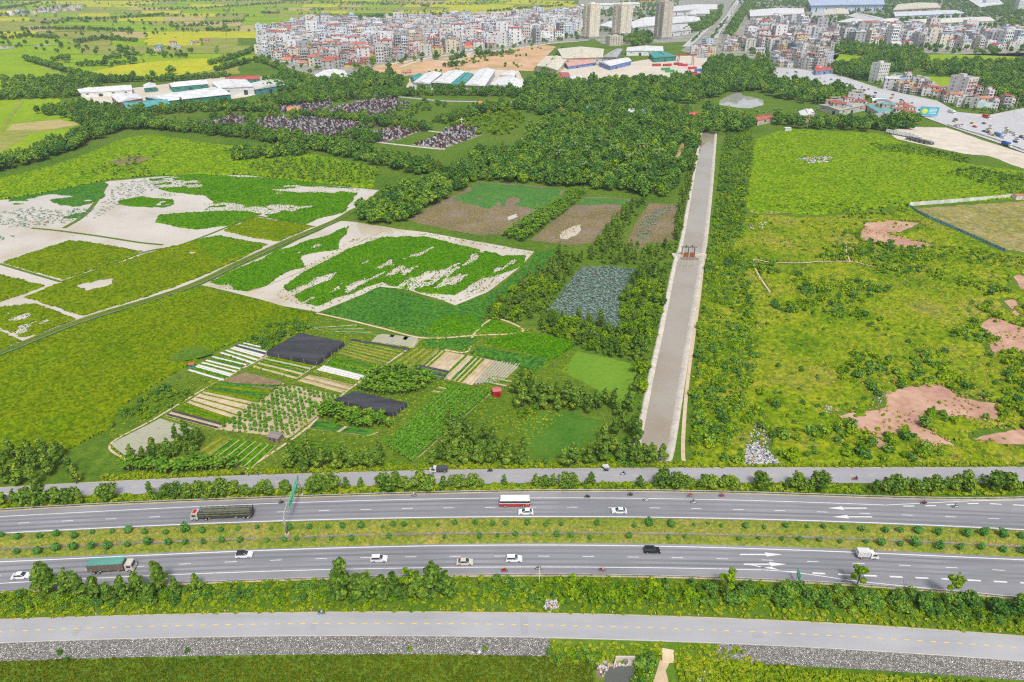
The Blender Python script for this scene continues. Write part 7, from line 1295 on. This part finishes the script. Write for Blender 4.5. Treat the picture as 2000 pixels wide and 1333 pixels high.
def road_dir(f, px):
    a, b = G(px - 15, float(f(px - 15))), G(px + 15, float(f(px + 15))); return math.atan2(b[1] - a[1], b[0] - a[0])
def car(px, py, kind, col, label, rz, roofcol=None, ind=None):
    x, y = G(px, py); e = empty('car', (x, y, .03), rz); tag(e, label, 'car'); m = CARM[kind]
    obj('body', m['body'], e, color=col); obj('window_band', m['window_band'], e); obj('roof', m['roof'], e, color=roofcol or col); obj('pillar', m['pillar'], e, color=col); wheels(e, (-1.35, 1.35), .78, .33, CW)
    for s in (-1, 1): obj('headlight', HL, e, (0, s * .6, 0)); obj('tail_light', TLt, e, (0, s * .62, 0))
    return e
fS, fN = SB_DASH, NB_DASH; PI = math.pi; dS = lambda a: road_dir(fS, a); dN = lambda a: road_dir(fN, a) + PI
car(43, 1128, 'sedan', (.78,.8,.82), 'white saloon car followed by the green-roofed truck', dS(43)); car(478, 1087, 'suv', (.74,.76,.78), 'white car with a black roof beside the median', dS(478), (.03,.03,.035)); car(741, 1095, 'suv', (.8,.81,.82), 'white hatchback beside the eucalyptus row', dS(741)); car(908, 1101, 'sedan', (.62,.58,.5), 'beige saloon car between two white cars', dS(908)); car(1004, 1095, 'suv', (.8,.81,.82), 'white car just ahead of the beige saloon', dS(1004)); car(1273, 1078, 'suv', (.015,.016,.02), 'black car in the lane beside the median', dS(1273)); car(1027, 1003, 'sedan', (.78,.8,.82), 'white saloon car overtaking the red and white bus', dN(1027)); car(1209, 1001, 'sedan', (.7,.77,.76), 'pale silver saloon car behind the bus', dN(1209))
def truck(px, py, L, rz, label, style, cab=(.7,.7,.68), body=(.3,.28,.24), tarp=None, w=2.4, bh=2.2, name='truck', big=True, xy=None):
    x, y = xy or G(px, py); e = empty(name, (x, y, .03), rz); tag(e, label, 'truck'); c0 = L / 2 - 2.1; r_, W_ = (.5, TW) if big else (.38, CW)
    mb = MB(); side_loft(mb, [(c0, .55), (c0, 2.55), (c0 + .4, 2.72), (c0 + 1.7, 2.6), (c0 + 2.05, 1.55), (c0 + 2.1, .5)] if big else [(c0, .45), (c0, 2.0), (c0 + .9, 2.05), (c0 + 1.6, 1.25), (c0 + 2.1, 1.0), (c0 + 2.1, .4)], w, w * .93); obj('cab', mb.mesh('cab', M['obj_gloss']), e, color=cab)
    zc = 1.6 if big else 1.25; obj('windscreen', MB().box((c0 + (1.93 if big else 1.35), 0, zc), (.2 if big else .45, w * .84, .75 if big else .55), 0, 0, 1, (-.14, 0) if big else (-.35, 0)).mesh('windscreen', M['glass']), e)
    for s in (-1, 1): obj('side_window', MB().box((c0 + 1.0, s * w * .485, zc), (1.1, .06, .65)).mesh('side_window', M['glass']), e); obj('headlight', MB().box((c0 + 2.1, s * w * .36, .7), (.1, .4, .25)).mesh('headlight', M['lamp_white']), e)
    obj('chassis', MB().box((-.6, 0, r_), (L - 1.4, w * .5, .35)).mesh('chassis', M['dark_metal']), e); bl = L - 2.4; bx = -L / 2 + bl / 2; z0 = 1.05 if big else .85
    if style == 'box':
        b = obj('cargo_box', MB().box((bx, 0, z0), (bl, w, bh)).mesh('cargo_box', M['obj']), e, color=body)
        for k in range(int(bl / 1.0)):
            for s in (-1, 1): obj('rib', MB().box((-L / 2 + .5 + k * 1.0, s * (w / 2 + .02), z0 + .05), (.08, .06, bh - .1)).mesh('rib', M['obj']), b, color=tuple(c * .85 for c in body))
        if tarp: obj('tarpaulin', MB().box((bx, 0, z0 + bh + .005), (bl + .06, w + .08, .22), 0, 0, .93).mesh('tarpaulin', M['obj']), e, color=tarp)
    elif style == 'stake':
        b = obj('load_bed', MB().box((bx, 0, z0), (bl, w, .25)).mesh('load_bed', M['obj']), e, color=body)
        for s in (-1, 1):
            for j in range(5): obj('slat', MB().box((bx, s * w / 2, z0 + .35 + j * .42), (bl, .06, .2)).mesh('slat', M['obj']), b, color=[body, (.22,.23,.17)][j % 2])
            for k in range(10): obj('stake', MB().box((-L / 2 + .1 + k * (bl - .2) / 9, s * (w / 2 + .06), z0), (.1, .06, 2.35)).mesh('stake', M['dark_metal']), b)
        obj('load', MB().box((bx, 0, z0 + .25), (bl - .5, w - .4, 1.1), 0, 0, .9).mesh('load', M['obj']), e, color=(.16,.17,.11)); obj('tailboard', MB().box((-L / 2 + .04, 0, z0 + .2), (.08, w, 2.0)).mesh('tailboard', M['obj']), e, color=body)
    for k in range(4 if big else 1):
        for s in (-1, 1): obj('side_marker', MB().box((-L / 2 + .8 + k * bl / 4, s * (w / 2 + .03), z0 - .18), (.55, .05, .14)).mesh('side_marker', [M['lamp_amber'], M['lamp_white'], M['lamp_red'], M['lamp_amber']][k]), e)
    for s in (-1, 1): obj('tail_light', MB().box((-L / 2 - .02, s * w * .38, .75), (.06, .35, .2)).mesh('tail_light', M['lamp_red']), e)
    wheels(e, (c0 + 1.0, -L / 2 + 1.3, -L / 2 + 2.5) + ((c0 - 2.2,) if L > 14 else ()) if big else (c0 + 1.1, -L / 2 + 1.1), w * .44, r_, W_); return e
truck(222, 1114, 11.5, dS(222), 'brown-sided truck with a green tarpaulin roof', 'box', (.62,.58,.5), (.2,.17,.14), (.12,.36,.3), 2.4, 2.2); tk = truck(436, 1011, 17.5, dN(436), 'long dark stake-sided truck with a pale cab', 'stake', (.5,.48,.44), (.07,.08,.055)); truck(1692, 1089, 5.6, dS(1692), 'small white box van near the leafy tree', 'box', (.8,.8,.8), (.72,.73,.72), None, 1.8, 1.75, 'van', False); truck(857, 922, 5.6, road_dir(ROAD_N_MID, 857) + PI, 'small pale pickup with a dark cover on the northern service road', 'box', (.6,.62,.6), (.09,.1,.11), None, 1.8, 1.1, 'pickup', False)
obj('cab_panel', MB().box((17.5 / 2 - 1.2, 0, 2.74), (.9, 1.5, .06)).mesh('cab_panel', M['lamp_red']), tk)
def bus(px, py, rz, label, L=9.2, xy=None, low=(.5,.03,.04), top=(.82,.82,.82), name='bus'):
    x, y = xy or G(px, py); e = empty(name, (x, y, .03), rz); tag(e, label, 'bus'); w = 2.45
    mb = MB(); side_loft(mb, [(-L/2, .4), (-L/2, 1.35), (L/2, 1.35), (L/2 + .05, .4)], w, w); obj('lower_body', mb.mesh('lower_body', M['obj_gloss']), e, color=low); mb = MB(); side_loft(mb, [(-L/2 + .02, 1.35), (-L/2 + .05, 1.55), (L/2 - .03, 1.55), (L/2, 1.35)], w - .01, w - .01); obj('white_band', mb.mesh('white_band', M['obj_gloss']), e, color=top)
    mb = MB(); side_loft(mb, [(-L/2 + .05, 1.55), (-L/2 + .1, 2.35), (L/2 - .25, 2.35), (L/2 - .05, 1.55)], w - .04, w - .14); obj('window_band', mb.mesh('window_band', M['glass']), e); mb = MB(); side_loft(mb, [(-L/2 + .1, 2.35), (-L/2 + .2, 2.85), (L/2 - .5, 2.9), (L/2 - .25, 2.35)], w - .08, w - .5); obj('roof', mb.mesh('roof', M['obj_gloss']), e, color=top)
    for k in range(6):
        for s in (-1, 1): obj('window_post', MB().box((-L/2 + .8 + k * (L - 1.4) / 5, s * (w/2 - .03), 1.55), (.12, .05, .82), 0, 0, 1, (0, -s * .04)).mesh('window_post', M['obj_gloss']), e, color=(.2,.02,.03))
    for s in (-1, 1): obj('headlight', MB().box((L/2 + .03, s * .9, .7), (.1, .4, .22)).mesh('headlight', M['lamp_white']), e); obj('indicator', MB().box((-L/2 + .9, s * (w/2 + .01), .85), (.9, .04, .2)).mesh('indicator', M['lamp_amber']), e)
    wheels(e, (-L/2 + 2.0, L/2 - 1.9), w * .45, .48, TW); return e
bus(1005, 986, dN(1005), 'red and white bus in the lane beside the guardrail')
# motorcycles and riders
def rider_mesh():
    J = {0: (0, 0, .82), 1: (.03, 0, 1.08), 2: (.08, 0, 1.34), 3: (.11, 0, 1.46), 4: (.13, 0, 1.6)}; E = [(0, 1), (1, 2), (2, 3), (3, 4)]; R = {0: .16, 1: .15, 2: .17, 3: .06, 4: .1}
    k = 5
    for s in (-1, 1):
        for c, (p, q) in enumerate((((.08, s * .2, 1.36), .075), ((.28, s * .27, 1.14), .055), ((.52, s * .3, 1.02), .04), ((.6, s * .3, 1.0), .035))): J[k] = p; R[k] = q; E.append((2 if c == 0 else k - 1, k)); k += 1
        for c, (p, q) in enumerate((((.05, s * .12, .8), .12), ((.42, s * .2, .76), .09), ((.3, s * .18, .38), .065), ((.42, s * .18, .3), .05))): J[k] = p; R[k] = q; E.append((0 if c == 0 else k - 1, k)); k += 1
    me = bpy.data.meshes.new('rider'); me.from_pydata([J[i] for i in range(k)], E, []); o = bpy.data.objects.new('rider_tmp', me); COL.objects.link(o); md = o.modifiers.new('s', 'SKIN'); sv = me.skin_vertices[0].data
    for i in range(k): sv[i].radius = (R[i], R[i])
    sv[0].use_root = True; o.modifiers.new('u', 'SUBSURF').levels = 1; dg = bpy.context.evaluated_depsgraph_get(); m2 = bpy.data.meshes.new_from_object(o.evaluated_get(dg)); bpy.data.objects.remove(o)
    m2.materials.clear()
    for m in (M['obj'], M['dark_metal'], M['skin']): m2.materials.append(m)
    for f in m2.polygons: c = f.center; f.material_index = 2 if c.z > 1.47 or c.x > .5 else 1 if c.z < .84 else 0; f.use_smooth = True
    return m2
RIDER = rider_mesh(); mb = MB()
for i in range(4):
    a0, a1 = i * .39, (i + 1) * .39; mb.tube((0, 0, math.sin(a0) * .15), (0, 0, math.sin(a1) * .15), .15 * math.cos(a0) + .012, .15 * math.cos(a1) + .004, 0, 10, i == 3)
HELM = mb.mesh('helmet', M['obj_gloss']); mb = MB()
BW = wheel_mesh(.29, .1); mb = MB(); side_loft(mb, [(-.55, .45), (-.75, .8), (-.1, .78), (.1, .55), (.42, .6), (.55, .95), (.62, .9), (.5, .4), (.1, .3), (-.3, .3)], .34, .26); BBODY = mb.mesh('body', M['obj_gloss']); BSEAT = MB().box((-.32, 0, .78), (.75, .26, .09)).mesh('seat', M['tyre']); BBAR = MB().tube((.5, -.34, 1.02), (.5, .34, 1.02), .025, .025, 0, 5).tube((.62, 0, .3), (.5, 0, 1.0), .04, .04, 0, 5).mesh('handlebar', M['dark_metal'])
COLN = [((.5,.04,.04), 'red'), ((.03,.03,.035), 'black'), ((.7,.7,.72), 'white'), ((.08,.2,.5), 'blue'), ((.35,.3,.26), 'brown'), ((.1,.3,.25), 'green')]
def motorbike(px, py, rz, bc, sc, where, xy=None, ride=True):
    x, y = xy or G(px, py); e = empty('motorcycle', (x, y, .03), rz); tag(e, '%s motorcycle %s' % (COLN[bc][1], where), 'motorcycle', None)
    obj('body', BBODY, e, color=COLN[bc][0]); obj('seat', BSEAT, e); obj('handlebar', BBAR, e)
    for xx in (-.62, .62): t = obj('wheel', BW[0], e, (xx, 0, .29)); obj('rim', BW[1], t)
    if ride:
        p = obj('person', RIDER, None, (x, y, .03), rz, COLN[sc][0]); tag(p, 'rider in %s top seated on the motorcycle %s' % (COLN[sc][1], where), 'person'); hc_ = COLN[(bc + sc + 2) % 6]; obj('helmet', HELM, p, (.13, 0, 1.62), color=hc_[0])
rN = lambda a: road_dir(ROAD_N_MID, a); rS = lambda a: road_dir(ROAD_S_MID, a)
for a, b, d, bc, sc, wh in [(985,1117,dS,0,0,'below the white cars near the utility pole'), (1052,1113,dS,4,4,'passing behind the utility pole'), (1176,1116,dS,0,2,'on the shoulder ahead of the utility pole'), (550,984,dN,1,4,'passing under the overhead sign'), (809,970.5,dN,4,2,'on the shoulder far ahead of the bus'), (1147,973,dN,1,1,'closely behind the bus'), (1231,969,dN,1,1,'on the shoulder beside the silver car'), (1261,979,dN,2,2,'in the lane behind the silver car'), (1348,971,dN,4,0,'on the shoulder riding beside another motorcycle'), (1354,983.5,dN,2,3,'in the lane with a rider in blue'), (1409,971,dN,0,3,'trailing the pair on the highway shoulder'), (1804,985,dN,1,0,'at the merging line with dashes'), (1865,992,dN,2,3,'carrying a pale load at the merging lane'), (957,922,lambda q: rN(q) + PI, 1, 1, 'behind the small pickup on the service road'), (1184,921,lambda q: rN(q), 1, 5, 'with a white load on the service road'), (1217,928,lambda q: rN(q), 2, 1, 'in the middle of the northern service road'), (1670,938,lambda q: rN(q), 0, 1, 'near the rubbish heap on the service road'), (628,1200,lambda q: rS(q), 5, 2, 'alone on the southern service road')]: motorbike(a, b, d(a), bc, sc, wh)
for k, (a, b) in enumerate([(475,928),(488,927),(502,926.5)]): motorbike(a, b, .5 + k, [1, 2, 3][k], 0, 'parked at the field gate by the lettuce beds', None, False)
x, y = G(1184, 917); tag(obj('white_load', MB().box((0, 0, .9), (1.6, 1.0, .9), 0, .3, .7).box((-.8, .2, 1.2), (1.0, .8, .5), 0, .6, .6).mesh('white_load', M['plastic_white']), None, (x, y, 0)), 'bulky white bundle carried on the service-road motorcycle', 'bundle')
# ---- traffic at the far junction and on the boulevard
mb = MB(); side_loft(mb, SED, 1.78, 1.66, 0); side_loft(mb, SEDC, 1.6, 1.28, 1); mb.box((-.4, 0, 1.42), (1.35, 1.3, .06), 0)
for xx in (-1.35, 1.35):
    for s in (-1, 1): mb.tube((xx, s * .78 - .1, .33), (xx, s * .78 + .1, .33), .33, .33, 2, 8)
FARCAR = mb.mesh('far_car', [M['obj_gloss'], M['glass'], M['tyre']]); jr = random.Random(9)
FC = [((.78,.79,.8), 'white'), ((.78,.79,.8), 'white'), ((.03,.03,.035), 'black'), ((.55,.56,.58), 'silver'), ((.5,.04,.04), 'red'), ((.08,.16,.4), 'blue'), ((.75,.6,.1), 'yellow')]
def traffic(poly, sp, n, ang, where, group, seed, sc=1.0):
    P = pts_in(poly, sp, seed, .35); jr.shuffle(P.tolist()); idx = list(range(len(P))); jr.shuffle(idx)
    for i in idx[:n]: c, nm = jr.choice(FC); o = tag(obj('far_car', FARCAR, None, (P[i][0], P[i][1], .62), ang + jr.choice([0, PI]) + jr.uniform(-.15, .15), c), '%s car %s' % (nm, where), 'car', '%s cars %s' % (nm, where)); o.scale = (sc,) * 3
a0, a1 = G(1850, 228), G(2000, 272); JA = math.atan2(a1[1] - a0[1], a1[0] - a0[0])
traffic([(1850,232),(1900,238),(2000,258),(2120,280),(2120,318),(2000,286),(1930,264),(1860,246)], 6.0, 70, JA, 'queueing at the busy far junction', '', 1, 1.1)
a0, a1 = G(1560, 145), G(1740, 195); J2 = math.atan2(a1[1] - a0[1], a1[0] - a0[0]); traffic([(1510,136),(1560,142),(1640,156),(1740,186),(1830,208),(1830,225),(1740,208),(1640,168),(1560,156),(1515,148)], 11, 34, J2, 'on the road curving past the shop row', '', 2, 1.1)
a0, a1 = G(1385, 78), G(1436, 8); J3 = math.atan2(a1[1] - a0[1], a1[0] - a0[0]); traffic([(1382,88),(1398,64),(1414,42),(1434,12),(1441,12),(1420,48),(1406,70),(1392,88)], 10, 100, J3, 'in the dense queue on the boulevard', '', 3, 1.4)
traffic([(1650,178),(1690,182),(1720,192),(1700,196)], 5, 12, J2, 'parked outside the cream shops', '', 4)
for k, (a, b, col, lb) in enumerate([(1858,222,(.78,.78,.78),'white lorry box turning at the far junction'), (1965,286,(.03,.14,.5),'blue container lorry beside the low road wall'), (1926,232,(.6,.05,.05),'red lorry in the middle of the junction'), (1950,268,(.1,.3,.55),'blue lorry queueing at the junction')]): truck(a, b, 11, JA, lb, 'box', (.8,.8,.8), col, None, 2.5, 2.7)
a0, a1 = G(1560, 138), G(1700, 152)
for k in range(7):
    a, b = 1740 + k * 8, 262 + k * 1.6; truck(a, b, 9.5, -.9, 'white box lorry parked in the close row of lorries on the sandy yard', 'box', (.8,.8,.8), (.76,.77,.78), None, 2.4, 2.6)['group'] = 'parked white lorries'
for k in range(5):
    a, b = 1778 + k * 9, 274 + k * 2.2; truck(a, b, 8, -.5, 'dark flatbed parked beside the white lorries', 'stake', (.2,.25,.24), (.1,.14,.14))['group'] = 'parked dark flatbeds'
# containers
mb = MB().box((0, 0, 0), (12.2, 2.44, 2.6))
for k in range(14):
    for s in (-1, 1): mb.box((-5.7 + k * .88, s * 1.24, .1), (.35, .1, 2.4))
CONT = mb.mesh('container', M['obj']); CC = [((.42,.06,.06), 'maroon'), ((.06,.35,.12), 'green'), ((.6,.06,.12), 'crimson'), ((.06,.25,.6), 'blue'), ((.7,.7,.7), 'white')]
for k, (a, b, rz, c) in enumerate([(1303,130,.2,0),(1300,138,.25,1),(1308,142,.25,1),(1318,148,.2,1),(1330,150,.2,1),(1338,146,.1,4),(1352,146,.15,0),(1360,149,.15,0),(1365,140,.3,3),(1352,136,.3,2),(1380,138,.2,2),(1324,128,-.4,0),(1334,130,-.4,2),(1282,130,.1,0)]):
    x, y = G(a, b); o = tag(obj('shipping_container', CONT, None, (x, y, .32), rz, CC[c][0]), '%s shipping container in the sandy yard behind the wood' % CC[c][1], 'container', '%s containers in the yard' % CC[c][1]); o.scale = (1.15, 1.4, 1.4)
def crane():
    x, y = G(1338, 128); e = empty('gantry_crane', (x, y, 0), .1); tag(e, 'rusty brown gantry crane over the container yard', 'crane')
    for sx in (-1, 1):
        for sy in (-1, 1): obj('leg', MB().tube((sx * 13, sy * 5, 0), (sx * 12, sy * 3, 15), .6, .5).mesh('leg', M['rust']), e)
    for sy in (-1, 1): obj('girder', MB().box((0, sy * 2.6, 15), (34, 1.2, 1.8)).mesh('girder', M['rust']), e)
    obj('trolley', MB().box((4, 0, 16.8), (3, 5, 1.6)).mesh('trolley', M['dark_metal']), e)
crane()
def tower_crane(px, py, h, jib, rz, lb):
    x, y = G(px, py); e = empty('tower_crane', (x, y, 0), rz); tag(e, lb, 'crane'); obj('mast', MB().box((0, 0, 0), (2.4, 2.4, h)).mesh('mast', M['lamp_amber']), e); obj('jib', MB().box((jib * .3, 0, h), (jib, 1.6, 1.8)).mesh('jib', M['lamp_amber']), e); obj('apex', MB().tube((0, 0, h), (0, 0, h + 7), .8, .3).mesh('apex', M['lamp_amber']), e)
tower_crane(1291, 20, 40, 90, .05, 'yellow tower crane beyond the dark apartment tower'); tower_crane(1252, 22, 32, 60, -.1, 'yellow tower crane above the factory halls')
# ------------------------------------------------------------------ haze: pale even air over the whole plain
hz = bpy.data.materials.new('haze'); hz.use_nodes = True; N = hz.node_tree.nodes; N.remove(N['Principled BSDF']); pv = N.new('ShaderNodeVolumePrincipled')
pv.inputs['Color'].default_value = (.78,.9,1,1); pv.inputs['Density'].default_value = .00008; hz.node_tree.links.new(pv.outputs[0], N['Material Output'].inputs['Volume'])
o = obj('haze', MB().box((0, 4700, -5), (14000, 10800, 170)).mesh('haze', hz)); tag(o, 'thin pale haze over the whole plain', 'haze', None, 'stuff')
